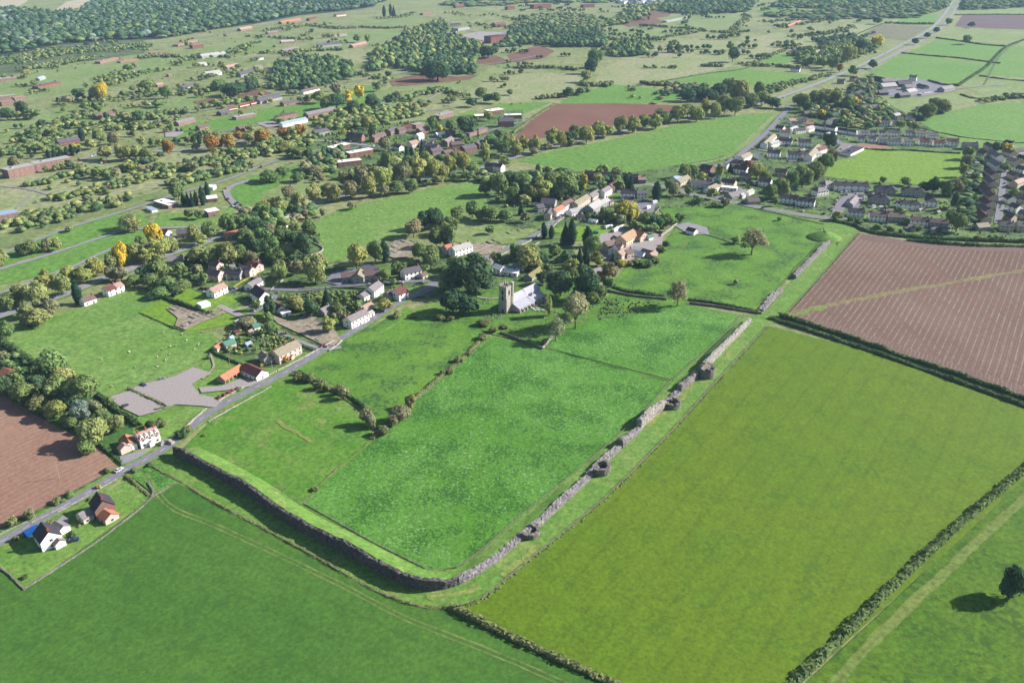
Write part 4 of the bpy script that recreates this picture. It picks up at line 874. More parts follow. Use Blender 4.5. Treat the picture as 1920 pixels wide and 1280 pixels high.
# -------- hedges: each one a thing
def hedge(px, wd, h, k, label, dens=1.0, z0=0.0, jit=.35, cat='hedge', taper=False):
    Q = smooth([G(*p) for p in px], 1.6); N = normals(Q); rg = np.random.default_rng(int(px[0][0]+px[0][1]*3))
    c = pc(*KIND[k][1], TK); m = MB(); prof = ((-.5, 0), (-.48, .55), (-.25, .9), (.25, .92), (.48, .55), (.5, 0)); n0 = None
    A = np.array([(q.x, q.y) for q in Q]); B = np.array([(q.x, q.y) for q in N])
    hv = 1+jit*np.convolve(rg.normal(size=len(Q)+6), np.ones(5)/5**.5, 'same')[3:-3]*.5
    hv = np.clip(hv, .45, 1.6)
    V = []
    for i in range(len(Q)):
        for (a, b) in prof:
            o = a*wd*.84+rg.normal()*.1*wd
            V.append((A[i, 0]+B[i, 0]*o, A[i, 1]+B[i, 1]*o, z0+b*h*hv[i]*.86))
    Fc = []; p = len(prof)
    for i in range(len(Q)-1):
        for j in range(p-1): Fc.append((i*p+j, (i+1)*p+j, (i+1)*p+j+1, i*p+j+1))
    n = int(len(Q)*9*dens); i = rg.integers(0, len(Q), n); s = rg.uniform(-.5, .5, n)
    top = rg.random(n) < .6; u = np.where(top, s, np.sign(s)*.5); zz = np.where(top, .93-.7*s**2, rg.uniform(.05, .9, n))
    t = rg.uniform(-.9, .9, n)
    C = np.stack([A[i, 0]+B[i, 0]*u*wd+B[i, 1]*t, A[i, 1]+B[i, 1]*u*wd-B[i, 0]*t, z0+zz*h*hv[i]], 1)
    D = np.stack([B[i, 0]*u, B[i, 1]*u, np.full(n, .7)], 1)
    L = leaves(C, D, rg.uniform(.22, .5, n)*min(1.4, max(.6, h/2)), rg)
    Fl = np.arange(len(L)).reshape(-1, 4)+len(V)
    me = raw_mesh('hedge', np.concatenate([np.array(V), L]), np.concatenate([np.array(Fc), Fl]), [M_leaf])
    o = link('hedge', me, color=c); return tag(o, label, cat)
hedge([(1470, 1300), (1560, 1212), (1700, 1075), (1810, 975), (1920, 882), (2030, 790)], 3.2, 2.6, 's', 'thick dark hedge beside the track in the lower right corner', 1.8)
hedge([(848, 1141), (950, 1192), (1060, 1243), (1170, 1292)], 2.6, 2.4, 't', 'dark straggly hedge running to the bottom edge between two green fields', 1.6)
hedge([(286, 876), (340, 905), (400, 942), (480, 984), (600, 1050), (700, 1106), (780, 1136), (850, 1140)], 1.6, 1.0, 't', 'low brownish hedge bank outside the shadowed west wall', 1.2)
hedge([(1442, 598), (1520, 622), (1600, 649), (1720, 690), (1920, 762), (2040, 806)], 2.8, 2.2, 'v', 'hedge nearer the viewer of the pair lining the sunken lane', 1.3)
hedge([(1462, 594), (1520, 611), (1600, 637), (1720, 679), (1920, 748), (2040, 790)], 2.8, 2.6, 'v', 'farther dark hedge of the lane pair beside the ploughed field', 1.3)
hedge([(1560, 415), (1600, 424), (1640, 438), (1740, 448), (1920, 455), (2100, 460)], 3.5, 3.0, 'v', 'long dark hedge between the ploughed field and the housing estate', 1.0)
hedge([(1700, 452), (1800, 461), (1920, 464), (2100, 468)], 3, 2.6, 'v', 'lower dark hedge along the top of the ploughed field', 1.0)
hedge([(553, 702), (580, 712), (620, 732), (660, 748), (692, 775)], 2.0, 2.2, 'v', 'ragged hedge from the road to the two brown trees', 1.0)
hedge([(698, 824), (725, 800), (760, 765), (800, 728), (850, 688), (905, 635)], 2.6, 1.7, 't', 'long brown hedgerow dividing tussocky paddock from blue green crop', 1.3, jit=.6)
hedge([(585, 925), (640, 872), (700, 824)], .9, .7, 't', 'thin low hedge line between paddock and crop field', .9)
hedge([(241, 730), (262, 740), (285, 750), (305, 760), (313, 765), (293, 770)], 1.8, 1.6, 't', 'clipped hedge splitting the gravel car park in two', 1.5)
hedge([(0, 640), (25, 658), (50, 674), (78, 692)], 4.5, 3.5, 'v', 'tall dark hedge at the left edge below the sheep field', 1.0)
hedge([(182, 742), (205, 760), (235, 782), (262, 800)], 3.0, 3.0, 'v', 'dark hedge between the car park and the white inn garden', 1.2)
hedge([(180, 830), (205, 850), (228, 870)], 1.6, 1.8, 'v', 'short hedge beside the white inn and the brown field', 1.2)
hedge([(302, 556), (330, 568), (362, 580), (392, 590)], 2.2, 2.6, 'v', 'dark hedge above the excavated ruins near the pink roofed house', 1.2)
hedge([(262, 588), (290, 600), (325, 615), (345, 622)], 1.4, 1.0, 'v', 'low dark hedge in the sheep field below the ruins', 1.0)
hedge([(236, 893), (250, 905), (270, 922), (280, 930)], 1.6, 1.5, 't', 'short brown hedge in front of the track near the road bend', 1.2)
hedge([(437, 540), (452, 530), (468, 522)], 1.6, 1.4, 'q', 'bright yellow green clipped hedge beside the stone cottages', 1.2)
hedge([(395, 660), (430, 676), (465, 690)], 1.6, 2.0, 'v', 'dark hedge round the allotment garden above the orange roofed barn', 1.2)
hedge([(548, 640), (570, 650), (592, 660)], 1.4, 1.5, 's', 'garden hedge right of the long stone house', 1.2)
hedge([(620, 540), (660, 542), (700, 544), (740, 540)], 1.6, 1.6, 'v', 'garden hedge facing the school across the lane', 1.0)
hedge([(1140, 533), (1165, 545), (1200, 551), (1245, 556)], 3.0, 2.4, 'v', 'dark hedge at the lower edge of the eastern pasture beside the grey tree', 1.0)
hedge([(1290, 563), (1330, 568), (1370, 575), (1420, 586)], 2.4, 2.0, 'v', 'dark hedge running from the grey tree to the ruined wall gap', 1.0)
hedge([(1022, 654), (1060, 664), (1130, 684), (1255, 716)], .8, .6, 'v', 'thin broken hedge line across the blue green crop', .7)
hedge([(1612, 279), (1660, 283), (1700, 283), (1760, 287), (1800, 289)], 2.0, 2.2, 'v', 'hedge along the top of the sports field below white houses', .8)
hedge([(1040, 196), (1000, 222), (962, 250)], 3, 2.5, 't', 'hedge on the left side of the red brown field', .6)
hedge([(1690, 100), (1740, 105), (1800, 110), (1875, 120)], 3.5, 2.5, 'v', 'far hedge between two bright fields at upper right', .5)
hedge([(1755, 72), (1800, 78), (1840, 84), (1888, 88)], 4, 3, 'v', 'far hedge just below the lone round field tree', .5)
hedge([(1795, 162), (1825, 142), (1850, 125), (1885, 90), (1930, 72)], 5, 3, 'v', 'far diagonal hedge climbing to the upper right edge', .5)
hedge([(1740, 152), (1770, 160), (1800, 160)], 3, 3, 'v', 'short far hedge at the farmyard end', .5)
hedge([(1720, 240), (1800, 257), (1860, 264), (1960, 272)], 1.5, 1.2, 'v', 'thin far hedge across the green slope at right', .5)
hedge([(1800, 178), (1840, 186), (1960, 182)], 3, 2.5, 'v', 'far hedge above the large green slope at right', .5)
hedge([(1836, 143), (1880, 149), (1960, 156)], 3, 2.2, 'v', 'far hedge right of the farm lane end', .5)
hedge([(1185, 164), (1260, 150), (1330, 138), (1400, 128), (1450, 100), (1500, 82)], 2, 1.5, 'v', 'long far hedge below the pale meadow', .5)
hedge([(1790, 29), (1860, 28), (1960, 29)], 4, 3, 'v', 'far hedge above the grey brown field at top right', .4)
hedge([(1600, 68), (1630, 55), (1655, 45)], 3, 2, 'v', 'far hedge left of the fallow field', .4)
# ------------------------------------------------------------- buildings
# wall and roof colours as they read in sunlight, with the words for them
WC = {'w': ((236, 232, 226), 'white'), 'c': ((214, 198, 176), 'cream'), 'p': ((222, 196, 184), 'pinkish'), 'k': ((168, 130, 118), 'brick'), 's': ((160, 150, 142), 'grey stone'),
      'r': ((156, 100, 88), 'red brick'), 'd': ((96, 92, 92), 'dark'), 'b': ((130, 160, 196), 'pale blue'), 'l': ((30, 96, 176), 'blue'), 't': ((176, 150, 128), 'tan stone')}
RC = {'g': ((150, 142, 144), 'grey'), 'd': ((74, 68, 80), 'dark'), 'o': ((202, 136, 106), 'orange'), 'n': ((130, 108, 104), 'brown'), 'l': ((196, 192, 190), 'pale grey'),
      'w': ((240, 236, 230), 'white'), 'r': ((128, 72, 72), 'dark red'), 'p': ((192, 160, 146), 'pink brown'), 'e': ((96, 150, 128), 'green'), 'm': ((150, 142, 88), 'mossy'),
      's': ((112, 106, 116), 'slate'), 'b': ((176, 192, 214), 'bluish white'), 't': ((196, 160, 124), 'tan'), 'c': ((168, 156, 132), 'buff')}
def win_mesh(wd, ht):
    m = MB(); f = .07
    m.box(-wd/2, wd/2, -.05, .02, 0, f, 0); m.box(-wd/2, wd/2, -.05, .02, ht-f, ht, 0)
    m.box(-wd/2, -wd/2+f, -.05, .02, f, ht-f, 0); m.box(wd/2-f, wd/2, -.05, .02, f, ht-f, 0)
    m.box(-.03, .03, -.05, .015, f, ht-f, 0); m.box(-wd/2+f, wd/2-f, -.05, -.02, f, ht-f, 1)
    return m.mesh('window', [M_white, M_glass])
WIN = win_mesh(1.3, 1.25); WINT = win_mesh(1.5, 1.35)
dm = MB(); dm.box(-.5, .5, -.05, .04, 0, 2.1, 0); dm.box(-.32, .32, .04, .05, 1.35, 1.85, 1)
DOOR = dm.mesh('door', [M_door, M_glass])
dm = MB(); dm.box(-.45, .45, -.45, .45, -.6, 1.5, 0); dm.box(-.52, .52, -.52, .52, 1.3, 1.42, 0); dm.cone((-.18, 0, 1.42), (-.18, 0, 1.9), .13, .1, 8, 1); dm.cone((.18, 0, 1.42), (.18, 0, 1.9), .13, .1, 8, 1)
CHIM = dm.mesh('chimney', [M_brick, plain('clay_pot', pc(180, 110, 90))])
NH = [0]
def house(x0, y0, x1, y1, wd, h, wall, roof, phrase, kind='g', ch=1, far=False, noun=None, cat='house', label=None, dormer=0, pitch=.62, name=None, win=True, porch=False, minL=None):
    """x0..y1: the two ends of the ridge line at half height on the survey photo; wd, h (eaves) in metres"""
    rise = 0 if kind == 'f' else wd/2*pitch
    zm = (h+rise)*.5
    A = Vector(G(x0, y0, zm)); B = Vector(G(x1, y1, zm)); c = (A+B)/2; L = max((B-A).length, minL or 3.0)
    rz = math.atan2(B.y-A.y, B.x-A.x); mpp = MPP((y0+y1)/2)
    root = empty(name or ('house' if cat == 'house' else cat.replace(' ', '_')), (c.x, c.y, 0), rz); NH[0] += 1
    wcol, wn = WC[wall]; rcol, rn = RC[roof]; wcol = pc(*wcol, {'w': .88, 'c': .62, 'p': .62}.get(wall, .5)); rcol = pc(*rcol, .75 if roof == 'w' else .5)
    m = MB(); hw, hl = wd/2, L/2
    if kind == 'g':
        P = [(-hw, 0), (hw, 0), (hw, h), (0, h+rise-.04), (-hw, h)]
        n = len(m.v)
        for x in (-hl, hl): m.v += [(x, a, b) for a, b in P]
        m.f += [(4, 3, 2, 1, 0), (5, 6, 7, 8, 9)] + [(i, (i+1) % 5, (i+1) % 5+5, i+5) for i in range(5)]; m.m += [0]*7
    else: m.box(-hl, hl, -hw, hw, 0, h)
    wm = m.mesh('wall', [M_brick if wall in 'kr' else (M_wall if wall not in 'st' else M_wallst)])
    link('wall', wm, root, color=wcol)
    m = MB(); ov = .35; t = .22
    if kind == 'g':
        for sg in (-1, 1):
            y1_, z1_ = sg*(hw+ov), h-ov*pitch
            a, b, cc, d = (-hl-.25, 0, h+rise), (hl+.25, 0, h+rise), (hl+.25, y1_, z1_), (-hl-.25, y1_, z1_)
            up = [(p[0], p[1], p[2]+t) for p in (a, b, cc, d)]; lo = [a, b, cc, d]
            n = len(m.v); m.v += lo+up
            for f in ((0, 1, 2, 3), (7, 6, 5, 4), (1, 5, 6, 2), (2, 6, 7, 3), (3, 7, 4, 0)): m.f.append(tuple(n+q for q in (f if sg > 0 else f[::-1]))); m.m.append(0)
    elif kind == 'h':
        e = (hl+ov, hw+ov); r = max(.5, hl-hw*.9); z = h-.1; n = 0
        m.v = [(-e[0], -e[1], z), (e[0], -e[1], z), (e[0], e[1], z), (-e[0], e[1], z), (-r, 0, h+rise), (r, 0, h+rise)]
        m.f = [(0, 1, 5, 4), (1, 2, 5), (2, 3, 4, 5), (3, 0, 4), (3, 2, 1, 0)]; m.m = [0]*5
    else:
        m.box(-hl-.3, hl+.3, -hw-.3, hw+.3, h, h+.28)
        if L > 18: m.box(-hl*.5, -hl*.5+3, -1.2, 1.2, h+.28, h+1.4)
    ro = m.build('roof', M_roof, root, color=rcol)
    zr = h+rise
    if kind != 'f' and ch:
        ps = [0.92] if ch == 1 else [(-.92+1.84*i/(ch-1)) for i in range(ch)]
        for q in ps:
            o = link('chimney', CHIM, ro, (q*(hl-.5) if kind == 'g' else q*max(.3, hl-hw), 0, zr-.1), color=pc(170, 100, 82) if wall in 'krwp' else pc(150, 130, 118))
            if far: o.scale = (1.1, 1.1, 1)
    if dormer:
        for i in range(dormer):
            xx = -hl+L*(i+.5)/dormer; d = MB(); y0_ = -(hw-.1)
            d.box(xx-.8, xx+.8, y0_, y0_+wd*.3, h-.2, h+1.1, 0); d.poly([(xx-.95, y0_-.1, h+1.1), (xx+.95, y0_-.1, h+1.1), (xx, y0_-.1, h+1.9)], 0)
            d.quad((xx-1, y0_-.15, h+1.05), (xx, y0_-.15, h+1.95), (xx, y0_+wd*.36, h+1.95), (xx-1, y0_+wd*.36, h+1.05), 1)
            d.quad((xx, y0_-.15, h+1.95), (xx+1, y0_-.15, h+1.05), (xx+1, y0_+wd*.36, h+1.05), (xx, y0_+wd*.36, h+1.95), 1)
            d.quad((xx-.5, y0_-.03, h+.15), (xx+.5, y0_-.03, h+.15), (xx+.5, y0_-.03, h+.95), (xx-.5, y0_-.03, h+.95), 2)
            link('dormer', d.mesh('dormer', [M_wall, M_roof, M_glass]), ro, color=wcol)
    if win and not (far and mpp > 1.3):
        st = 3 if h > 8 else (2 if h > 4.2 else 1); n = max(1, min(7 if not far else 5, int(L/3.1)))
        # the two sides: which one looks to the camera
        for sg in (-1, 1):
            ny = Vector((-sin(rz), cos(rz)))*sg
            if (ny.dot(Vector((-c.x, -c.y)).normalized()) < -.25) and far: continue
            for s in range(st):
                for i in range(n):
                    xx = -hl+L*(i+.5)/n; z = .95+s*2.65
                    if z+1.4 > h+.2 and s: z = h-1.55
                    if s == 0 and i == n//2 and not far:
                        link('door', DOOR, root, (xx, sg*(hw+.06), 0.02), pi if sg > 0 else 0)
                    else: link('window', WIN, root, (xx, sg*(hw+.03), z), 0 if sg < 0 else pi)
        if not far and mpp < .45:
            for sg in (-1, 1):
                for s in range(min(2, st)):
                    link('window', WIN, root, (sg*(hl+.03), 0.0, .95+s*2.65), pi/2 if sg > 0 else -pi/2)
    if porch:
        m = MB(); m.box(-1.2, 1.2, -hw-1.6, -hw-.01, 0, 2.3, 0); m.poly([(-1.2, -hw-1.6, 2.3), (1.2, -hw-1.6, 2.3), (0, -hw-1.6, 3.3)], 0)
        m.quad((-1.45, -hw-1.8, 2.2), (0, -hw-1.8, 3.35), (0, -hw-.01, 3.35), (-1.45, -hw-.01, 2.2), 1); m.quad((0, -hw-1.8, 3.35), (1.45, -hw-1.8, 2.2), (1.45, -hw-.01, 2.2), (0, -hw-.01, 3.35), 1)
        link('porch', m.mesh('porch', [M_wall, M_roof]), root, color=wcol)
    if label: tag(root, label, cat)
    else:
        form = noun or ('flat roofed' if kind == 'f' else cat)
        adj = f'{wn} {cat}' if False else wn
        reg(root, (x0+x1)/2, adj, f'{cat} with {rn} roof' if kind != 'f' else f'flat {rn} roofed {cat}', cat, phrase, None)
    return root
M_wallst = stonemat('walling_stone', g3(.30), g3(.36), 1.6)
# the stone walls take their own colour
def HS(phrase, lst, **kw):
    for t in lst:
        k = dict(kw); 
        if len(t) > 8: k.update(t[8])
        house(*t[:8], phrase, **k)
D = dict
# lower left
house(82, 994, 96, 1012, 8.0, 4.8, 'w', 'd', '', label='white rendered house with dark roof at the lower left corner', ch=1, pitch=.9)
house(107, 1014, 114, 1020, 4.0, 2.8, 'w', 'g', '', label='small white lean-to with grey roof beside the lower left house', ch=0, win=False, cat='outhouse')
house(105, 984, 121, 993, 5, 2.6, 'w', 'g', '', label='grey roofed garage behind the lower left white house', ch=0, win=False, cat='garage')
house(149, 971, 177, 956, 6, 3, 'c', 'g', '', label='long low grey roofed bungalow beside the brick house', ch=1, cat='bungalow')
house(186, 938, 197, 954, 8, 5.2, 'k', 'd', '', label='brick house with steep dark roof below the village road', ch=1, pitch=.95)
house(196, 962, 210, 971, 6, 2.8, 'p', 'o', '', label='pink gabled annexe with orange roof at the brick house', ch=0, cat='annexe')
house(257, 824, 294, 810, 7.5, 4.8, 'w', 'p', '', label='white roadside inn with pink tiled roof and four dormers', ch=3, dormer=4, porch=True, cat='inn')
house(236, 822, 244, 837, 6.5, 2.8, 'w', 'o', '', label='orange roofed wing in front of the white roadside inn', ch=0, cat='outhouse')
house(230, 838, 236, 842, 5, 3.4, 'p', 'p', '', label='small pink gabled outhouse at the left of the inn', ch=0, cat='outhouse', win=False)
# barns
house(461, 689, 492, 703, 8, 3.4, 'w', 'r', '', label='white barn with dark red roof beside the car park road', ch=0, cat='barn')
def openbarn():
    A = Vector(G(414, 713, 2)); B = Vector(G(450, 691, 2)); c = (A+B)/2; L = (B-A).length; rz = math.atan2(B.y-A.y, B.x-A.x)
    root = empty('open_barn', (c.x, c.y, 0), rz); m = MB(); hl = L/2
    m.box(-hl, hl, 2.7, 3.0, 0, 2.7); m.box(-hl, -hl+.3, -3, 2.7, 0, 2.7); m.box(hl-.3, hl, -3, 2.7, 0, 2.7)
    for x in (-hl, hl): m.poly([(x, -3, 2.7), (x, 3, 2.7), (x, 0, 4.6)])
    m.build('wall', M_wall, root, color=pc(208, 180, 160))
    for i in range(1, 5):
        p = MB(); x = -hl+L*i/5; p.box(x-.25, x+.25, -3, -2.5, 0, 2.7); p.build('post', M_wall, root, color=pc(216, 200, 184))
    m = MB()
    for sg in (-1, 1):
        P = [(-hl-.3, 0, 4.75), (hl+.3, 0, 4.75), (hl+.3, sg*3.5, 2.55), (-hl-.3, sg*3.5, 2.55)]
        n = len(m.v); m.v += P+[(a, b, z+.2) for a, b, z in P]
        for f in ((0, 1, 2, 3), (7, 6, 5, 4), (1, 5, 6, 2), (2, 6, 7, 3), (3, 7, 4, 0)): m.f.append(tuple(n+q for q in f)); m.m.append(0)
    m.build('roof', M_roof, root, color=pc(224, 140, 108))
    tag(root, 'open fronted barn with long orange tiled roof beside the car park', 'barn')
openbarn()
house(514, 669, 556, 648, 8.5, 5.4, 'p', 'c', '', label='long pinkish stone house with buff roof above the village road', ch=3, cat='house', porch=True)
house(492, 666, 503, 675, 5, 4.2, 's', 'c', '', label='narrow stone side wing at the left of the long pinkish house', ch=1, cat='outhouse')
house(419, 648, 438, 641, 6, 3, 'c', 'e', '', label='cream shed with green roof in the allotment garden', ch=0, cat='shed', win=False)
house(402, 655, 414, 647, 4, 2.6, 'c', 'o', '', label='small orange roofed shed at the left end of the allotments', ch=0, cat='shed', win=False)
house(466, 624, 472, 621, 3, 2.2, 'p', 'p', '', label='small pinkish garden shed left of the green roofed workshop', ch=0, cat='shed', win=False)
house(474, 614, 485, 611, 5, 3, 'w', 'e', '', label='white workshop with green roof among the gardens', ch=0, cat='workshop', win=False)
house(460, 647, 470, 643, 3, 2, 'b', 'b', '', label='small pale greenhouse in the middle of the gardens', ch=0, cat='greenhouse', win=False)
house(440, 607, 447, 603, 3, 2.4, 'c', 'l', '', label='little pale hut at the lane corner below the ruins', ch=0, cat='shed', win=False)
house(430, 636, 436, 632, 2.5, 2, 'w', 'b', '', label='tiny bluish white shed behind the green roofed shed', ch=0, cat='shed', win=False)
house(440, 625, 448, 622, 3, 1.8, 'r', 'r', '', label='red covered stack left of the allotment sheds', ch=0, cat='stack', win=False, kind='f')
house(394, 550, 419, 538, 7.5, 4.6, 'w', 'p', '', label='white house with pinkish brown roof above the ruins', ch=1)
house(374, 574, 391, 569, 6, 2.4, 'w', 'w', '', label='low white flat roofed shed beside the ruins hedge', kind='f', cat='shed', win=False)
VW = 'among the western lanes'
HS(VW, [(391, 514, 415, 517, 8, 5.2, 'p', 'd'), (397, 496, 413, 500, 7, 5, 'p', 'd'), (424, 512, 454, 514, 8, 4.2, 's', 'd'), (452, 506, 474, 510, 7, 5.4, 'p', 's'), (468, 497, 487, 502, 7.5, 4.6, 'p', 'r'), (465, 538, 489, 525, 7, 3.4, 'w', 'g'), (481, 545, 499, 558, 9.5, 5.2, 'w', 'd', D(pitch=.8)), (516, 572, 528, 580, 6, 3, 'w', 'r'), (601, 586, 617, 578, 7, 3.2, 's', 'g'), (430, 502, 440, 500, 5, 3, 's', 'g'), (474, 490, 486, 492, 5, 3, 'p', 'p'), (527, 590, 543, 586, 5, 2.4, 'w', 'w', D(kind='f')), (370, 528, 384, 526, 5, 2.6, 's', 's')])
HS('beside the village road north of the paddocks', [(651, 605, 684, 589, 7.5, 5.4, 'w', 'g', D(ch=3)), (677, 582, 695, 572, 6.5, 3.2, 'p', 'p'), (692, 549, 710, 536, 8, 5.4, 'w', 'g'), (676, 558, 691, 550, 6.5, 3.6, 'w', 'g'), (740, 553, 758, 546, 9, 5.2, 'w', 'r'), (725, 556, 736, 549, 6, 4, 's', 'n'), (690, 590, 698, 586, 4, 2.6, 'w', 'l', D(ch=0))])
HS('at the crossroads school', [(640, 519, 668, 517, 8, 4.2, 's', 'n', D(cat='school wing', ch=0)), (683, 516, 712, 514, 8.5, 4.8, 's', 'n', D(cat='school wing', ch=1)), (671, 524, 676, 513, 8, 5, 't', 'c', D(cat='school wing', ch=0)), (678, 506, 705, 504, 7, 4.6, 's', 's', D(cat='school wing', ch=2)), (755, 514, 786, 507, 8, 5.4, 'w', 's', D(cat='house', ch=2)), (788, 518, 798, 514, 5, 3, 'c', 'n', D(cat='house', ch=0))])
HS('beside the street north of the church', [(847, 472, 880, 462, 8, 5.4, 'w', 'l', D(ch=3)), (833, 468, 846, 464, 6, 5, 'p', 'o'), (905, 497, 920, 492, 7, 4.2, 'w', 'g'), (929, 502, 944, 507, 7, 4.6, 'w', 'w', D(ch=0)), (945, 510, 972, 513, 7, 2.8, 'w', 'w', D(kind='f')), (945, 501, 955, 503, 5, 2.6, 'w', 'b', D(ch=0)), (962, 500, 984, 503, 7, 2.8, 'w', 'b', D(kind='f'))])
house(990, 521, 1012, 505, 6.5, 2.8, 't', 'm', '', label='long stone barn with mossy yellow green roof behind the church', ch=0, cat='barn', win=False)
house(1108, 512, 1125, 506, 6, 2.8, 'c', 'g', '', label='small cream hut with grey roof east of the church', ch=0, cat='hut', win=False)
HS('along the main road on the left', [(315, 488, 343, 485, 8, 3.4, 's', 'g'), (197, 547, 216, 540, 7, 4.6, 'w', 'r'), (214, 541, 227, 536, 7, 4.6, 'w', 'p'), (153, 567, 176, 559, 6, 3.2, 'w', 'n'), (421, 443, 457, 434, 7, 3.4, 't', 'o', D(ch=1)), (332, 438, 355, 436, 8, 4, 's', 's', D(ch=1)), (305, 437, 317, 439, 7, 5, 'w', 'r'), (515, 417, 534, 422, 7.5, 3.6, 'w', 'd'), (533, 414, 553, 408, 8, 4, 'w', 'l'), (538, 406, 550, 404, 6, 3.6, 'w', 'l')], far=False)
HS('in the white roofed compound on the left', [(298, 378, 325, 386, 10, 3.4, 'k', 'w', D(kind='f')), (388, 374, 407, 372, 11, 3.4, 'k', 'w', D(kind='f')), (387, 401, 408, 397, 10, 5, 'k', 'w', D(kind='f')), (340, 381, 386, 375, 4, 2.6, 't', 't', D(cat='shed', ch=0, win=False)), (392, 354, 398, 350, 8, 3, 'w', 'w', D(kind='f')), (312, 446, 323, 450, 5, 3, 'w', 'w', D(ch=0)), (278, 390, 290, 396, 5, 2, 'w', 'b', D(kind='f'))], cat='building')
SV = 'in the village street terrace'
HS(SV, [(1026, 406, 1032, 397, 6, 5.4, 'p', 's'), (1037, 400, 1053, 391, 7.5, 5, 'w', 'o', D(ch=1)), (1053, 389, 1070, 380, 8, 5.8, 'w', 'n', D(ch=2)), (1076, 386, 1103, 370, 8, 5.4, 'c', 'c', D(ch=3)), (1104, 372, 1120, 362, 8, 5, 'c', 'g', D(ch=2)), (1127, 364, 1142, 355, 7.5, 5.8, 'w', 'g', D(ch=2)), (1143, 355, 1152, 348, 8, 6, 'k', 'n', D(ch=2)), (1016, 378, 1042, 380, 11, 3.6, 's', 's', D(ch=0)), (1005, 390, 1018, 388, 8, 4, 's', 's')])
HS('opposite the street terrace', [(1067, 399, 1094, 393, 8, 3.8, 'w', 'l', D(ch=0)), (1082, 407, 1096, 407, 5, 2.6, 'w', 'd', D(ch=0)), (1103, 394, 1122, 382, 10, 5.8, 's', 'l', D(ch=0)), (1124, 384, 1138, 377, 7, 4.6, 's', 'l'), (1140, 380, 1147, 378, 5, 3.6, 'p', 's'), (1164, 363, 1191, 364, 8, 5.2, 'w', 'd', D(ch=2)), (1170, 373, 1188, 374, 6, 3.4, 'w', 'd', D(ch=0)), (1193, 364, 1211, 363, 8, 5.4, 'w', 's', D(ch=2)), (1105, 413, 1120, 416, 4, 2.4, 'w', 'w', D(ch=0))])
HS('in the long row behind the village trees', [(1097, 327, 1122, 329, 8, 5, 'k', 'd', D(ch=3)), (1124, 329, 1148, 330, 8, 5, 'k', 'd', D(ch=3)), (1150, 331, 1174, 332, 8, 5, 'k', 'd', D(ch=3)), (1176, 333, 1196, 334, 8, 5, 'k', 'd', D(ch=2)), (1196, 337, 1210, 337, 8, 4.4, 'k', 'p')], far=True)
HS('in the old farm by the pasture', [(1163, 452, 1186, 439, 11, 5, 'c', 't', D(ch=0, cat='barn')), (1187, 438, 1208, 444, 10, 4.6, 'c', 'o', D(ch=0, cat='barn')), (1133, 463, 1150, 457, 8, 5, 'c', 'n'), (1153, 464, 1167, 467, 8, 5.4, 'c', 'p', D(ch=2)), (1158, 480, 1171, 472, 7, 4.6, 'c', 'p'), (1171, 476, 1183, 473, 7, 4, 'c', 'n'), (1148, 472, 1158, 464, 7, 4.8, 'w', 'd'), (1188, 466, 1206, 470, 5, 2.4, 'w', 'w', D(ch=0, win=False, cat='shed')), (1190, 474, 1208, 478, 5, 2.4, 'w', 'b', D(ch=0, win=False, cat='shed')), (1205, 471, 1224, 476, 6, 2.8, 't', 'n', D(ch=0, win=False, cat='shed')), (1218, 480, 1228, 474, 5, 2.6, 't', 'p', D(ch=0, win=False, cat='shed')), (1150, 447, 1162, 452, 6, 3, 's', 's', D(ch=0, cat='shed')), (1214, 446, 1222, 444, 4, 3, 'w', 'e', D(ch=0, win=False, cat='shed'))])
house(1290, 431, 1305, 435, 6, 3.2, 'w', 'd', '', label='dark shed with white end standing alone in the eastern pasture', ch=0, cat='shed', win=False)
HS('at the edge of the eastern village', [(1269, 344, 1288, 334, 8, 4.6, 'c', 'c'), (1262, 336, 1276, 331, 7, 3, 'w', 'b', D(ch=0)), (1296, 344, 1336, 345, 8, 3.6, 'w', 's', D(ch=1)), (1316, 314, 1336, 318, 9, 5, 'k', 'd'), (1330, 329, 1342, 334, 8, 4, 'w', 'd'), (1326, 357, 1350, 346, 8, 3.8, 'w', 'c', D(ch=0)), (1354, 341, 1379, 345, 9, 4.6, 'p', 'd'), (1350, 352, 1382, 355, 6, 3, 'w', 'w', D(kind='f')), (1365, 368, 1396, 361, 10, 3.2, 's', 'g', D(ch=0)), (1388, 368, 1410, 358, 5, 3, 'w', 'l', D(ch=0)), (1400, 377, 1422, 376, 8, 3.2, 's', 'n', D(ch=0)), (1378, 316, 1402, 320, 9, 5, 'w', 'd'), (1390, 328, 1404, 331, 8, 4, 'c', 'g'), (1373, 306, 1394, 308, 8, 5, 'c', 'd'), (1424, 340, 1446, 343, 8, 5, 'w', 'd'), (1388, 299, 1404, 291, 8, 5, 'w', 'c'), (1462, 371, 1493, 374, 8, 5.2, 'w', 'd', D(ch=2)), (1493, 376, 1528, 380, 8, 5.2, 'w', 'd', D(ch=3)), (1453, 322, 1475, 324, 8, 4.6, 'c', 'd'), (1358, 310, 1366, 312, 6, 4, 'w', 'w'), (1462, 334, 1476, 336, 7, 4, 'c', 'n')], far=True)
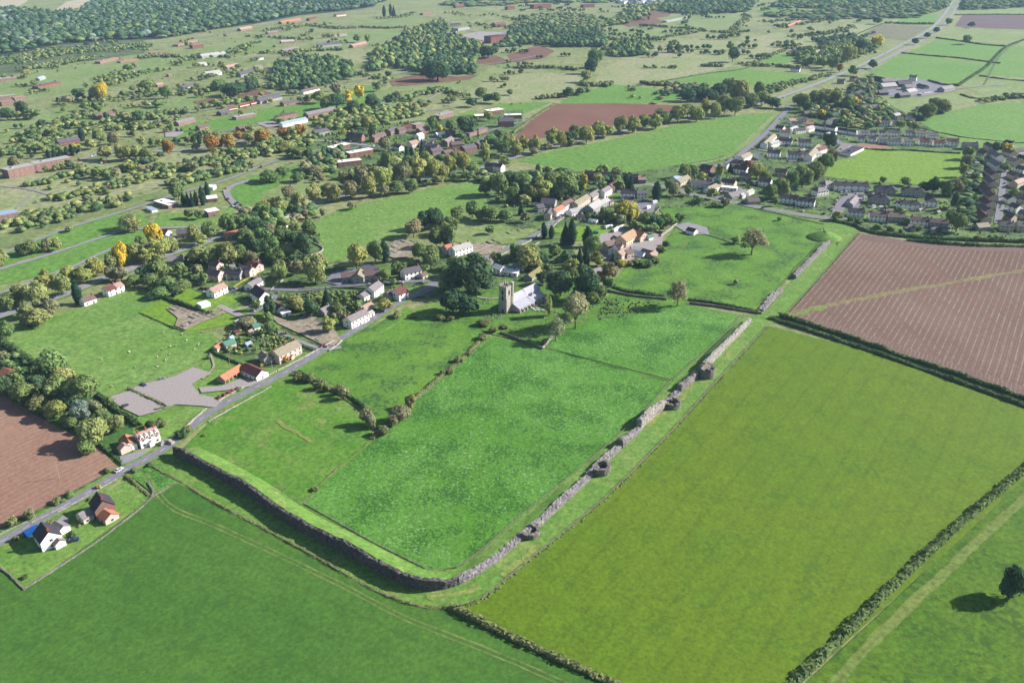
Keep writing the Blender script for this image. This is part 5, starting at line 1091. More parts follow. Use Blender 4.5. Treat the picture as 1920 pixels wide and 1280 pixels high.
HS('in the white estate near the junction', [(1432, 273, 1450, 256, 8, 4.8, 'w', 'c'), (1442, 272, 1458, 268, 7, 5, 'w', 'l'), (1463, 249, 1480, 249, 8, 5, 'w', 'r'), (1480, 246, 1492, 241, 7, 5, 'w', 'l'), (1490, 246, 1508, 244, 7, 4.6, 'w', 'd'), (1512, 243, 1523, 240, 7, 4.6, 'w', 'l'), (1460, 265, 1485, 267, 9, 5.4, 'w', 'd', D(ch=2)), (1496, 267, 1520, 268, 9, 5.4, 'w', 'd', D(ch=2)), (1439, 287, 1463, 289, 9, 5.4, 'w', 'd', D(ch=2)), (1476, 290, 1501, 291, 9, 5.4, 'w', 'd', D(ch=2)), (1502, 290, 1516, 290, 8, 5, 'w', 'd'), (1515, 296, 1533, 276, 9, 5, 'w', 'c'), (1532, 283, 1545, 279, 8, 5, 'w', 'r'), (1522, 290, 1536, 288, 7, 4, 'w', 'l'), (1484, 233, 1500, 233, 8, 4.6, 'w', 'd'), (1497, 224, 1513, 225, 8, 4.6, 'c', 'g'), (1478, 227, 1490, 226, 8, 4, 'w', 'p'), (1511, 233, 1523, 233, 8, 4.6, 'p', 'o'), (1462, 256, 1480, 258, 5, 3, 'b', 'l', D(ch=0)), (1418, 290, 1428, 296, 6, 4, 'w', 'w'), (1456, 240, 1470, 242, 8, 4.6, 'w', 'd')], far=True)
HS('in the long back terraces near the junction', [(1527, 236, 1547, 239, 7, 4.2, 'w', 'd', D(ch=0)), (1549, 239, 1568, 242, 7, 4.2, 'w', 'd', D(ch=0)), (1573, 244, 1590, 247, 7, 4.2, 'w', 'd', D(ch=0)), (1592, 247, 1606, 249, 7, 4.2, 'w', 'd', D(ch=0)), (1530, 247, 1567, 253, 7, 4.2, 'w', 'd', D(ch=0)), (1546, 255, 1555, 252, 6, 4, 'w', 'l')], far=True)
HS('in the white rows above the sports field', [(1608, 260, 1622, 261, 8.5, 5, 'w', 's'), (1627, 260, 1642, 261, 8.5, 5, 'w', 's'), (1646, 262, 1660, 262, 8.5, 5, 'w', 's'), (1664, 265, 1688, 266, 8.5, 5, 'w', 's', D(ch=2)), (1693, 266, 1710, 266, 8.5, 5, 'w', 's'), (1723, 266, 1742, 267, 8.5, 5, 'w', 'r'), (1750, 268, 1770, 269, 8.5, 5, 'w', 'r'), (1775, 266, 1797, 268, 10, 6, 'w', 'n'), (1805, 273, 1832, 274, 10, 5, 's', 'd'), (1612, 249, 1625, 249, 8, 5, 'w', 's'), (1631, 249, 1644, 250, 8, 5, 'w', 's'), (1648, 249, 1660, 250, 8, 5, 'w', 's'), (1664, 249, 1687, 250, 8, 5, 'w', 's'), (1697, 249, 1713, 250, 8, 5, 'w', 'n'), (1716, 251, 1735, 251, 8, 5, 'w', 'n'), (1741, 255, 1757, 255, 8, 5, 'w', 's')], far=True)
house(1572, 288, 1587, 272, 9, 3.2, 'b', 'g', '', label='low pale school block left of the clay court', kind='f', cat='school', far=True)
house(1585, 290, 1610, 278, 12, 3.4, 'w', 'd', '', label='dark roofed school building beside the sports field', kind='f', cat='school', far=True)
HS('in the dark roofed blocks below the sports field', [(1563, 348, 1627, 350, 8.5, 5.2, 'w', 'd', D(ch=4)), (1638, 353, 1680, 357, 9.5, 5.2, 's', 'd', D(kind='h', ch=2)), (1691, 358, 1734, 361, 9.5, 5.2, 's', 'd', D(kind='h', ch=2)), (1628, 372, 1668, 375, 9.5, 5.2, 's', 'd', D(kind='h', ch=2)), (1683, 382, 1728, 385, 9.5, 5.2, 'w', 'd', D(kind='h', ch=2)), (1734, 377, 1758, 379, 9.5, 5.2, 'w', 'd', D(kind='h', ch=1)), (1541, 348, 1558, 344, 9, 5, 'w', 'g', D(kind='h')), (1527, 360, 1548, 357, 9, 5, 'w', 'g', D(kind='h')), (1592, 384, 1604, 371, 7, 2.6, 's', 'g', D(ch=0)), (1589, 397, 1620, 399, 8, 5, 'w', 'd'), (1630, 405, 1660, 407, 8, 5, 'w', 'n', D(ch=2)), (1662, 407, 1694, 408, 8, 5, 's', 'n', D(ch=2)), (1706, 413, 1740, 416, 8, 5, 'w', 'n', D(ch=2)), (1742, 417, 1777, 420, 8, 5, 's', 'n', D(ch=2)), (1680, 400, 1690, 398, 4, 2.6, 'w', 'w', D(ch=0))], far=True)
HS('in the estate at the right edge', [(1829, 425, 1851, 423, 8, 3.2, 's', 'c', D(ch=0)), (1874, 423, 1899, 425, 8.5, 5, 'c', 's'), (1905, 424, 1926, 425, 8.5, 5, 'c', 's'), (1861, 287, 1876, 297, 9, 5, 'w', 'g'), (1860, 304, 1876, 314, 9, 5, 'w', 'g'), (1852, 320, 1866, 331, 8, 5, 'c', 'r'), (1851, 335, 1864, 346, 8, 5, 'c', 'n'), (1841, 351, 1856, 362, 8, 5, 'c', 'r'), (1850, 362, 1864, 372, 8, 5, 'c', 'n'), (1843, 375, 1857, 386, 8, 5, 'c', 'r'), (1840, 388, 1855, 399, 8, 5, 'c', 'n'), (1836, 401, 1850, 413, 8, 5, 'c', 'r'), (1884, 284, 1900, 289, 8, 4.6, 'c', 'n'), (1906, 284, 1925, 282, 8, 5, 'w', 'd'), (1893, 300, 1908, 306, 8, 5, 'c', 'p'), (1894, 326, 1908, 332, 8, 5, 'c', 'n'), (1900, 346, 1916, 340, 8, 5, 'c', 'p'), (1906, 372, 1924, 375, 8, 5, 'c', 's'), (1896, 387, 1912, 392, 8, 5, 'w', 'n'), (1912, 400, 1928, 404, 8, 5, 'c', 'g'), (1836, 286, 1850, 290, 8, 4.4, 'c', 's'), (1908, 316, 1924, 320, 8, 5, 'w', 's')], far=True)
HS('at the farm beyond the white rows', [(1640, 148, 1658, 152, 14, 5, 'd', 'd', D(ch=0)), (1652, 153, 1678, 152, 12, 4.5, 's', 'g', D(ch=0)), (1650, 162, 1677, 160, 14, 4.5, 's', 'l', D(ch=0)), (1682, 157, 1708, 157, 14, 4.5, 'd', 's', D(ch=0)), (1695, 164, 1714, 163, 12, 4.5, 's', 'g', D(ch=0)), (1698, 173, 1714, 170, 12, 4.5, 's', 'l', D(ch=0)), (1683, 179, 1702, 177, 11, 4.2, 'd', 's', D(ch=0)), (1645, 174, 1662, 173, 11, 4.2, 'd', 's', D(ch=0)), (1764, 168, 1784, 164, 12, 4, 's', 'g', D(ch=0)), (1724, 178, 1748, 174, 7, 2.6, 't', 'l', D(ch=0, kind='f')), (1722, 160, 1738, 164, 8, 3, 's', 's', D(ch=0))], far=True, cat='barn', win=False)
house(1705, 146, 1719, 147, 9, 6, 'w', 's', '', label='tall white farmhouse at the top edge of the farmyard', far=True, ch=2)
HS('among the dark trees below the farm', [(1597, 147, 1606, 149, 9, 5, 'p', 'n'), (1612, 202, 1630, 202, 9, 4, 's', 'g'), (1633, 201, 1649, 200, 9, 4, 's', 's'), (1647, 231, 1666, 231, 9, 4.6, 'w', 'd'), (1672, 232, 1682, 232, 8, 4.6, 'w', 'd'), (1674, 218, 1685, 216, 8, 4.6, 's', 'l'), (1684, 223, 1692, 223, 7, 5, 'w', 'r'), (1702, 221, 1711, 226, 8, 4.6, 'p', 'l'), (1618, 214, 1632, 215, 8, 4.6, 's', 'd'), (1554, 229, 1566, 226, 8, 5, 'w', 'd'), (1557, 211, 1568, 215, 8, 5, 'w', 'r'), (1590, 168, 1602, 170, 8, 4.6, 's', 'd'), (1608, 158, 1622, 158, 8, 4.6, 'w', 's'), (1616, 168, 1630, 170, 8, 4.6, 'p', 's'), (1586, 180, 1600, 181, 8, 4.6, 's', 's'), (1604, 176, 1616, 174, 8, 4.6, 'w', 'd'), (1570, 152, 1584, 153, 8, 4.6, 's', 's'), (1578, 212, 1594, 214, 8, 4.6, 'k', 'd'), (1524, 212, 1540, 213, 8, 4.6, 's', 'd'), (1506, 214, 1520, 213, 8, 4.6, 'k', 's'), (1540, 205, 1552, 206, 8, 4.6, 's', 'n'), (1600, 190, 1614, 190, 8, 4.6, 'k', 'n'), (1622, 186, 1634, 186, 8, 4.6, 's', 's')], far=True)
HS('on its own near the top right road', [(1483, 130, 1500, 131, 9, 5.4, 'w', 'd'), (1487, 94, 1505, 93, 9, 4, 'p', 's'), (1530, 98, 1546, 95, 9, 3.6, 's', 'l')], far=True)
GH = 'in the brick garrison housing'
HS(GH, [(652, 255, 664, 256, 9, 5.6, 'k', 'd', D(pitch=.85, ch=2)), (664, 257, 681, 258, 10, 5.6, 'k', 'd', D(pitch=.85, ch=2)), (697, 261, 719, 253, 8, 5.4, 'k', 'n', D(ch=2)), (727, 249, 742, 243, 8.5, 5.4, 'k', 's', D(ch=2)), (744, 246, 757, 243, 8, 5.4, 'k', 'n'), (755, 241, 770, 239, 9, 5, 'k', 'r'), (775, 238, 790, 234, 9, 5.6, 'k', 'l', D(kind='f')), (784, 246, 802, 242, 8, 5, 'k', 'g', D(ch=1)), (781, 257, 791, 254, 7, 5, 'w', 'w'), (817, 254, 834, 251, 7, 4, 'b', 'w', D(ch=0)), (838, 251, 848, 249, 8, 5.6, 'k', 'n'), (875, 254, 893, 248, 8, 5.4, 'k', 'g', D(kind='f')), (892, 249, 909, 243, 8, 5.4, 'k', 'g', D(kind='f')), (892, 273, 911, 261, 9, 5.4, 'r', 's', D(ch=0)), (866, 281, 889, 276, 10, 5.4, 'r', 's', D(ch=0)), (800, 275, 822, 277, 8, 5.4, 'k', 's', D(ch=2)), (833, 269, 846, 262, 8, 5.6, 'k', 'g'), (845, 273, 866, 271, 9, 5.6, 'k', 'n', D(ch=2)), (807, 286, 827, 282, 8.5, 5.4, 'k', 's', D(ch=2)), (831, 289, 846, 286, 8, 5.4, 'k', 'n'), (848, 291, 862, 288, 8, 5.4, 'k', 'r'), (767, 272, 781, 268, 8, 5.4, 'p', 'p'), (912, 311, 926, 313, 8, 5, 's', 'd'), (925, 312, 943, 315, 8, 5.4, 'w', 'd'), (736, 305, 756, 302, 7, 3, 'w', 'n', D(ch=0)), (743, 275, 753, 278, 7, 4.4, 'w', 's'), (790, 270, 800, 271, 7, 4, 's', 's')], far=True)
HS('with flat roofs in the garrison', [(618, 281, 652, 273, 9, 5.2, 'r', 'w'), (652, 291, 696, 283, 9, 5.2, 'r', 'w'), (632, 308, 676, 303, 9, 5.2, 'r', 'w'), (818, 221, 845, 213, 10, 5.6, 'k', 'l'), (890, 219, 908, 218, 12, 3.5, 'k', 'w'), (913, 211, 940, 207, 12, 4.5, 'r', 'w'), (946, 219, 977, 218, 10, 5, 'k', 'w')], far=True, kind='f', cat='block')
house(935, 229, 962, 228, 11, 7.5, 'k', 's', '', label='large brick garrison block with slate roof right of the flat roofs', far=True, ch=2, pitch=.8, cat='block')
HS('on the training ground', [(-10, 151, 30, 147, 10, 4, 'k', 'l', D(kind='f')), (66, 165, 108, 156, 11, 4, 'r', 'n', D(kind='f')), (-8, 185, 27, 181, 10, 5, 'k', 'l', D(kind='f')), (25, 187, 46, 184, 9, 5.5, 'k', 'p', D(kind='f')), (1, 195, 25, 192, 9, 6, 'k', 'p', D(kind='f')), (178, 219, 210, 212, 9, 3.6, 'k', 'n'), (257, 177, 268, 176, 8, 3, 'k', 'n', D(kind='f')), (329, 86, 366, 76, 12, 4, 'k', 'p', D(kind='f')), (358, 88, 379, 86, 14, 7, 'r', 'p', D(kind='f')), (280, 101, 312, 98, 11, 4, 'k', 't', D(kind='f')), (183, 118, 218, 110, 11, 4, 'k', 'p', D(kind='f')), (223, 117, 258, 112, 9, 3, 'k', 't', D(kind='f')), (375, 106, 420, 100, 12, 4, 't', 'l'), (371, 121, 385, 119, 9, 3, 'w', 'l'), (422, 127, 445, 122, 10, 3.4, 'k', 'p'), (384, 139, 412, 135, 12, 4, 'w', 'l', D(ch=0)), (447, 140, 472, 136, 12, 4.4, 's', 's', D(ch=0)), (340, 165, 368, 159, 10, 3.6, 'p', 's'), (330, 232, 361, 224, 9, 3.6, 'k', 'g'), (370, 240, 389, 236, 8, 3.4, 'k', 'n'), (439, 222, 478, 215, 9, 3.6, 'k', 'l', D(kind='f')), (446, 242, 468, 237, 9, 3.6, 'k', 'n'), (410, 213, 428, 208, 8, 3.4, 'd', 's', D(ch=0)), (107, 268, 146, 261, 10, 3.8, 'r', 's', D(ch=0)), (140, 309, 155, 307, 7, 3, 'k', 't', D(kind='f')), (525, 43, 562, 37, 11, 4, 'k', 'o', D(ch=0)), (577, 37, 592, 34, 10, 4, 'r', 'r', D(ch=0)), (619, 68, 648, 65, 12, 4, 't', 't', D(kind='f')), (526, 79, 551, 77, 10, 3.4, 'k', 'l'), (595, 86, 638, 82, 10, 4, 's', 's', D(ch=0)), (658, 87, 685, 81, 10, 4, 'k', 'p', D(ch=0)), (528, 96, 557, 90, 9, 3.4, 'k', 'g'), (478, 110, 491, 108, 9, 3.4, 'w', 's', D(ch=0)), (477, 127, 490, 125, 8, 3, 's', 'g', D(ch=0)), (565, 173, 595, 166, 9, 3.4, 'w', 'n', D(ch=0)), (528, 195, 595, 182, 9, 3.8, 'k', 's', D(ch=0)), (482, 190, 523, 181, 12, 3.8, 's', 's', D(ch=0)), (520, 222, 553, 215, 10, 5.4, 'k', 'n', D(kind='f')), (573, 216, 626, 205, 10, 4.4, 'k', 'g', D(ch=0)), (526, 234, 573, 224, 8, 3.6, 'w', 'b', D(ch=0)), (628, 209, 649, 206, 9, 4, 'k', 'n'), (648, 226, 676, 220, 9, 3.6, 'w', 'n', D(ch=0)), (588, 250, 613, 245, 9, 4, 's', 's'), (720, 210, 730, 209, 6, 3.4, 'r', 'r', D(ch=0)), (733, 208, 746, 207, 6, 3, 't', 'c', D(kind='f')), (822, 69, 852, 62, 14, 7, 's', 'b', D(kind='f')), (855, 56, 877, 53, 13, 6, 's', 'l', D(kind='f')), (841, 49, 861, 46, 13, 6, 'd', 'd', D(kind='f')), (914, 75, 941, 72, 22, 14, 'r', 'd', D(kind='f')), (925, 47, 945, 45, 14, 7, 'r', 'n'), (852, 12, 868, 11, 15, 6, 'r', 'n'), (790, 27, 809, 25, 12, 5, 'k', 'p', D(kind='f')), (628, 29, 646, 27, 12, 4, 'p', 'n', D(ch=0)), (949, 16, 963, 15, 15, 9, 'r', 'r', D(kind='f')), (997, 13, 1030, 11, 22, 12, 'r', 'n', D(kind='f')), (1091, 12, 1112, 11, 18, 9, 'r', 'n', D(kind='f')), (1246, 41, 1289, 33, 12, 4, 't', 'l', D(kind='f')), (200, 352, 208, 352, 6, 3, 'k', 'r', D(kind='f')), (108, 186, 118, 184, 8, 3, 'd', 's', D(ch=0)), (70, 149, 82, 145, 7, 3, 's', 'b', D(ch=0)), (272, 193, 280, 192, 6, 3, 'p', 's', D(ch=0)), (292, 160, 304, 158, 8, 3, 'k', 'p', D(ch=0)), (314, 142, 320, 141, 6, 4, 'k', 'p', D(kind='f')), (1476, 50, 1500, 40, 8, 4, 'r', 'o', D(ch=0)), (448, 56, 470, 52, 11, 4, 'k', 'p'), (500, 62, 520, 60, 10, 3.6, 'k', 'g')], far=True, cat='training building')
house(10, 326, 60, 315, 12, 8.6, 'k', 'l', '', label='left half of the long brick barrack block at the left edge', kind='f', far=True, cat='barrack')
house(62, 314, 130, 301, 12, 8.6, 'k', 'l', '', label='right half of the long brick barrack block at the left edge', kind='f', far=True, cat='barrack')
house(-20, 414, 32, 404, 13, 8.6, 'k', 'b', '', label='second brick barrack block lower down on the left edge', kind='f', far=True, cat='barrack')
# garden sheds behind the estate houses
RH = random.Random(31)
def sheds(px, n, phrase):
    P = [G(*p) for p in px]; xs = [p[0] for p in px]; ys = [p[1] for p in px]; k = 0
    while k < n:
        x, y = RH.uniform(min(xs), max(xs)), RH.uniform(min(ys), max(ys))
        if inpoly(x, y, px):
            a = RH.uniform(-1, 1)*.6
            house(x, y, x+5*cos(a), y-2*sin(a), RH.uniform(2.4, 3.6), 2.0, RH.choice('wtcds'), RH.choice('gndlc'), phrase, ch=0, win=False, cat='shed', far=True, minL=RH.uniform(3, 5)); k += 1
sheds([(1570, 355), (1630, 360), (1760, 385), (1780, 410), (1620, 395)], 22, 'in the gardens of the dark roofed blocks')
sheds([(1808, 305), (1838, 300), (1830, 410), (1800, 430), (1795, 380)], 18, 'in the long gardens left of the gabled row')
sheds([(1630, 415), (1780, 428), (1790, 440), (1640, 428)], 10, 'along the hedge above the ploughed field')
sheds([(1440, 250), (1530, 255), (1560, 262), (1540, 300), (1440, 280)], 14, 'in the white estate gardens')
sheds([(1300, 325), (1420, 315), (1440, 350), (1330, 365)], 12, 'in the gardens at the edge of the eastern village')
sheds([(640, 265), (760, 255), (880, 262), (850, 295), (720, 295)], 12, 'in the garrison gardens')
HS('in the estate corner at the right edge', [(1886, 268, 1900, 272, 8, 5, 'w', 'd'), (1866, 272, 1880, 276, 8, 5, 'c', 'n'), (1910, 296, 1926, 300, 8, 5, 'c', 'd'), (1912, 332, 1928, 336, 8, 5, 'w', 's'), (1914, 356, 1930, 360, 8, 5, 'c', 'n'), (1886, 370, 1898, 376, 8, 5, 'w', 'd'), (1888, 406, 1902, 410, 8, 5, 'c', 's'), (1848, 300, 1858, 306, 6, 3, 'w', 'g'), (1850, 272, 1862, 278, 8, 5, 'c', 's')], far=True)
HS('in the distant town at the top edge', [(1160+9*i+RH.uniform(-3, 3), 3+RH.uniform(-2, 4), 1167+9*i, 3+RH.uniform(-2, 4), 12, 6, 'w', RH.choice('lwbg')) for i in range(9)], far=True, win=False, cat='building')
# a red and white goods train by the sheds
for i, (a, b) in enumerate((((428, 209), (445, 206)), ((449, 203), (467, 199)), ((470, 198), (488, 194)), ((490, 193), (518, 188)))):
    A = Vector(G(*a)); B = Vector(G(*b)); c = (A+B)/2; L = (B-A).length
    m = MB(); m.box(-L/2, L/2, -1.5, 1.5, 1.0, 4.0, 0); m.box(-L/2-.02, L/2+.02, -1.52, 1.52, 1.7, 2.5, 1); m.box(-L/2+.5, L/2-.5, -1.2, 1.2, .4, 1.0, 2)
    o = m.build('goods_wagon', [plain('red_paint', pc(186, 56, 60)), M_white, M_bark]); o.location = (c.x, c.y, 0); o.rotation_euler = (0, 0, math.atan2(B.y-A.y, B.x-A.x))
    reg(o, (a[0]+b[0])/2, 'red and white', 'wagon', 'wagon', 'in the line on the training ground')
# blue container
A = Vector(G(46, 1003, 1.3)); B = Vector(G(73, 989, 1.3)); c = (A+B)/2; L = (B-A).length
m = MB(); m.box(-L/2, L/2, -1.4, 1.4, 0, 2.6)
for i in range(int(L/.5)): m.box(-L/2+.1+i*.5, -L/2+.3+i*.5, -1.46, 1.46, .1, 2.5)
o = m.build('container', plain('blue_steel', pc(30, 96, 176), .5)); o.location = (c.x, c.y, 0); o.rotation_euler = (0, 0, math.atan2(B.y-A.y, B.x-A.x))
tag(o, 'long bright blue container beside the road at lower left', 'container')

# ------------------------------------------------------------- church
def church():
    W = Vector(G(968, 579)); E = Vector(G(1014, 556)); d = (E-W).normalized(); rz = math.atan2(d.y, d.x)
    T = Vector(G(948, 584))
    root = empty('church', (T.x, T.y, 0), rz)
    cw = pc(196, 176, 158); cl = pc(200, 190, 190)
    hT = 17.8; tw = 3.0
    m = MB(); m.box(-tw, tw, -tw, tw, 0, hT)
    m.box(-tw-.15, tw+.15, -tw-.15, tw+.15, hT*.42, hT*.42+.3); m.box(-tw-.2, tw+.2, -tw-.2, tw+.2, hT-.35, hT)
    for sx in (-1, 1):
        for sy in (-1, 1):
            m.box(sx*tw-(.9 if sx > 0 else .1), sx*tw+(.1+.0 if sx > 0 else .9)+(.8 if sx > 0 else -.8), sy*tw-.45, sy*tw+.45, 0, hT*.6)
    tow = m.build('tower', M_churchstone, root)
    b = MB(); q = tw
    for sx, sy, ax in ((0, -1, 0), (0, 1, 0), (-1, 0, 1), (1, 0, 1)):
        for i in range(4):
            t = -q+.4+i*(2*q-.8)/3; x, y = (t, sy*(q-.15)) if ax == 0 else (sx*(q-.15), t)
            b.box(x-.35, x+.35, y-.18 if ax == 0 else y-.35, y+.18 if ax == 0 else y+.35, hT+.72, hT+1.9)
    b.box(-q, q, -q, -q+.32, hT+.003, hT+.72); b.box(-q, q, q-.32, q, hT+.003, hT+.72); b.box(-q, -q+.32, -q+.32, q-.32, hT+.003, hT+.72); b.box(q-.32, q, -q+.32, q-.32, hT+.003, hT+.72)
    b.build('battlement', M_churchstone, tow)
    s = MB(); s.cone((tw+.4, -tw+.3, 0), (tw+.4, -tw+.3, hT+2.4), 1.15, 1.1, 8); s.cone((tw+.4, -tw+.3, hT+2.4), (tw+.4, -tw+.3, hT+3.0), 1.25, 1.05, 8)
    s.build('stair_turret', M_churchstone, tow)
    s = MB(); s.cone((0, 0, hT), (0, 0, hT+6), .08, .05, 6); s.build('flagpole', M_white, tow)
    lv = MB(); lv.box(-.7, .7, -.06, .04, 0, 2.6); lv.poly([(-.7, -.06, 2.6), (.7, -.06, 2.6), (0, -.06, 3.4)]); lm = lv.mesh('louvre', [M_glass])
    link('louvre', lm, tow, (0, -tw-.03, hT-5)); link('louvre', lm, tow, (-tw-.03, 0, hT-5), -pi/2); link('window', lm, tow, (-tw-.03, 0, hT*.5), -pi/2)
    link('door', DOOR, root, (-tw-.05, 0, 0.02), -pi/2).scale = (1.8, 1, 1.3)
    def block(name, x0, x1, y0, y1, h, pitch, ridge=None, single=0):
        m = MB(); yr = (y0+y1)/2 if not single else (y1 if single > 0 else y0); hr = h+abs(yr-y0 if yr != y0 else y1-y0)*pitch if not single else h+(y1-y0)*pitch
        P = [(y0, 0), (y1, 0), (y1, h if single <= 0 else hr-.05), (yr, hr-.05), (y0, h if single >= 0 else hr-.05)]
        if single: P = [(y0, 0), (y1, 0), (y1, hr-.05 if single > 0 else h), (y0, h if single > 0 else hr-.05)]
        k = len(P)
        for x in (x0, x1): m.v += [(x, a, b_) for a, b_ in P]
        m.f += [tuple(range(k-1, -1, -1)), tuple(range(k, 2*k))] + [(i, (i+1) % k, (i+1) % k+k, i+k) for i in range(k)]; m.m += [0]*(k+2)
        wall = m.build(name, M_churchstone, root)
        r = MB(); t = .2
        def slab(ya, za, yb, zb):
            Q = [(x0-.2, ya, za), (x1+.2, ya, za), (x1+.2, yb, zb), (x0-.2, yb, zb)]
            n = len(r.v); r.v += Q+[(a, b_, c_+t) for a, b_, c_ in Q]
            for f in ((0, 1, 2, 3), (7, 6, 5, 4), (0, 4, 5, 1), (1, 5, 6, 2), (2, 6, 7, 3), (3, 7, 4, 0)): r.f.append(tuple(n+q_ for q_ in f)); r.m.append(0)
        if single > 0: slab(y1, hr, y0-.3, h-.3*pitch)
        elif single < 0: slab(y0, hr, y1+.3, h-.3*pitch)
        else: slab(yr, hr, y0-.3, h-.3*pitch); slab(yr, hr, y1+.3, h-.3*pitch)
        r.build('roof', M_roof, wall, color=pc(196, 196, 210, .5))
        return wall, hr
    L1 = 15.0; L2 = 14.5; x0 = tw+.05
    n1, hr1 = block('nave', x0, x0+L1, -3.6, 3.6, 6.3, 1.0)
    c1, hr2 = block('chancel', x0+L1+.05, x0+L1+L2, -3.4, 3.4, 6.6, 1.05)
    a1, _ = block('south_aisle', x0-.3+.3, x0+L1, -9.3, -3.65, 3.2, .40, single=1)
    a2, _ = block('chapel', x0+L1+.06, x0+L1+L2-1.0, -8.9, -3.45, 3.5, .42, single=1)
    a3, _ = block('north_aisle', x0, x0+L1, 3.65, 8, 3.4, .5, single=-1)
    for (x, wl) in ((x0+L1+.03, n1), (x0+L1+L2, c1)):
        g = MB(); g.poly([(x+.12, -3.9, 6.1), (x+.12, 3.9, 6.1), (x+.12, 0, hr2+.45)]); g.poly([(x-.12, 3.9, 6.1), (x-.12, -3.9, 6.1), (x-.12, 0, hr2+.45)])
        g.quad((x-.12, -3.9, 6.1), (x+.12, -3.9, 6.1), (x+.12, 0, hr2+.45), (x-.12, 0, hr2+.45)); g.quad((x+.12, 3.9, 6.1), (x-.12, 3.9, 6.1), (x-.12, 0, hr2+.45), (x+.12, 0, hr2+.45))
        g.build('coping', M_churchstone, wl)
    gw = MB(); gw.box(-.55, .55, -.05, .02, 0, 1.7, 0); gw.poly([(-.55, -.05, 1.7), (.55, -.05, 1.7), (0, -.05, 2.4)], 0); gm = gw.mesh('window', [M_glass])
    for i in range(4): link('window', gm, a1, (x0+2.0+i*3.6, -9.33, 1.0))
    for i in range(3): link('window', gm, a2, (x0+L1+2.4+i*4.2, -8.93, 1.2))
    bt = MB(); bt.box(-.3, .3, -.8, -.01, 0, 2.3); bm_ = bt.mesh('buttress', [M_churchstone])
    for i in range(5): link('buttress', bm_, a1, (x0+.2+i*3.6, -9.3, 0))
    for i in range(4): link('buttress', bm_, a2, (x0+L1+.4+i*4.2, -8.9, 0))
    link('window', gm, c1, (x0+L1+L2+.05, 0, 2.2), pi/2).scale = (2.2, 1, 1.6)
    link('chimney', CHIM, a2, (x0+L1+3.4, -4.6, 6.2), color=pc(150, 130, 118))
    tag(root, 'stone parish church with battlemented tower, stair turret and pale slate roofs', 'church')
M_churchstone = stonemat('church_stone', pc(214, 204, 196, .56), pc(230, 220, 210, .58), 1.2)
church()
# ------------------------------------------------------------- gravestones
g0 = MB(); g0.box(-.35, .35, -.07, .07, 0, .75); g0.cone((0, -.07, .75), (0, .07, .75), .35, .35, 8)
GST = g0.mesh('gravestone', [plain('grave_stone', pc(150, 148, 138))])
g1 = MB(); g1.box(-.45, .45, -1.0, 1.0, 0, .45); GSL = g1.mesh('gravestone', [plain('pale_grave_slab', pc(214, 214, 206))])
RG = random.Random(9)
def graves(cx, cy, sx, sy, n, me, adj, phrase, kind='stone'):
    for i in range(n):
        x, y = cx+RG.uniform(-sx, sx), cy+RG.uniform(-sy, sy); X, Y = G(x, y)
        o = link('gravestone', me, None, (X, Y, .25), RG.uniform(-.15, .15)+1.0)
        o.scale = (1.3, 1.3, 1.3)
        reg(o, x, adj, kind, 'gravestone', phrase)
graves(925, 598, 18, 6, 16, GST, 'grey upright', 'below the church tower')
graves(1002, 578, 16, 5, 12, GSL, 'pale flat', 'along the church south side')
graves(905, 570, 20, 8, 14, GST, 'grey upright', 'west of the church tower')
graves(990, 625, 32, 9, 26, GST, 'grey upright', 'at the foot of the churchyard')
graves(1035, 590, 14, 8, 8, GST, 'grey upright', 'under the grey churchyard trees')

# ------------------------------------------------------------- town wall
def wallrun(name, px, hts, thick, mat, parent=None, rough=.35, seed=3, step=.9, slope=.0, crown=.5):
    """px: outer foot line; hts: height at each px point; thick in metres, lying to the left of the run"""
    P = [G(*p) for p in px]; Q = smooth(P, step); N = normals(Q); rg = np.random.default_rng(seed)
    # height along the run
    d = [0]
    for a, b in zip(P, P[1:]): d.append(d[-1]+math.hypot(b[0]-a[0], b[1]-a[1]))
    dq = [0]
    for a, b in zip(Q, Q[1:]): dq.append(dq[-1]+(b-a).length)
    hh = np.interp(np.array(dq)*d[-1]/dq[-1], d, hts)
    nz_ = np.convolve(rg.normal(size=len(Q)+8), np.ones(5)/5, 'same')[4:-4]; nz2 = np.convolve(rg.normal(size=len(Q)+20), np.ones(15)/15, 'same')[10:-10]
    hh = np.maximum(.3, hh + nz_*rough*1.2 + nz2*rough*3.0)
    prof = [(0, 0), (.02, .35), (.04, .7), (.1, .97), (.3, 1.0), (.55, 1.0), (.8, 1.0), (.97, .93), (1, .4), (1, 0)]
    m = MB(); k = len(prof)
    for i, q in enumerate(Q):
        for j, (u, v) in enumerate(prof):
            tt = thick*u + (rg.normal()*.12 if 0 < j < k-1 else 0); zz = hh[i]*v*(1-slope*(1-u)*0) + (rg.normal()*crown*.3 if 2 < j < 8 else 0)
            if slope and 2 < j < 8: zz = hh[i]*(1-slope*(1-u))+rg.normal()*crown*.25
            p = q + N[i]*tt; m.v.append((p.x+rg.normal()*.06, p.y+rg.normal()*.06, max(0, zz)))
    for i in range(len(Q)-1):
        for j in range(k-1): m.f.append((i*k+j, (i+1)*k+j, (i+1)*k+j+1, i*k+j+1)); m.m.append(0)
    m.f.append(tuple(range(k))); m.m.append(0); n = (len(Q)-1)*k; m.f.append(tuple(range(n+k-1, n-1, -1))); m.m.append(0)
    o = m.build(name, mat, parent)
    for f in o.data.polygons: f.use_smooth = False
    return o, Q, N, hh
M_ivy_shade = stonemat('overgrown_stone_painted_shade', pc(112, 108, 112), pc(140, 132, 130))  # overgrown stone, its colour darkened further to stand in for deep shade
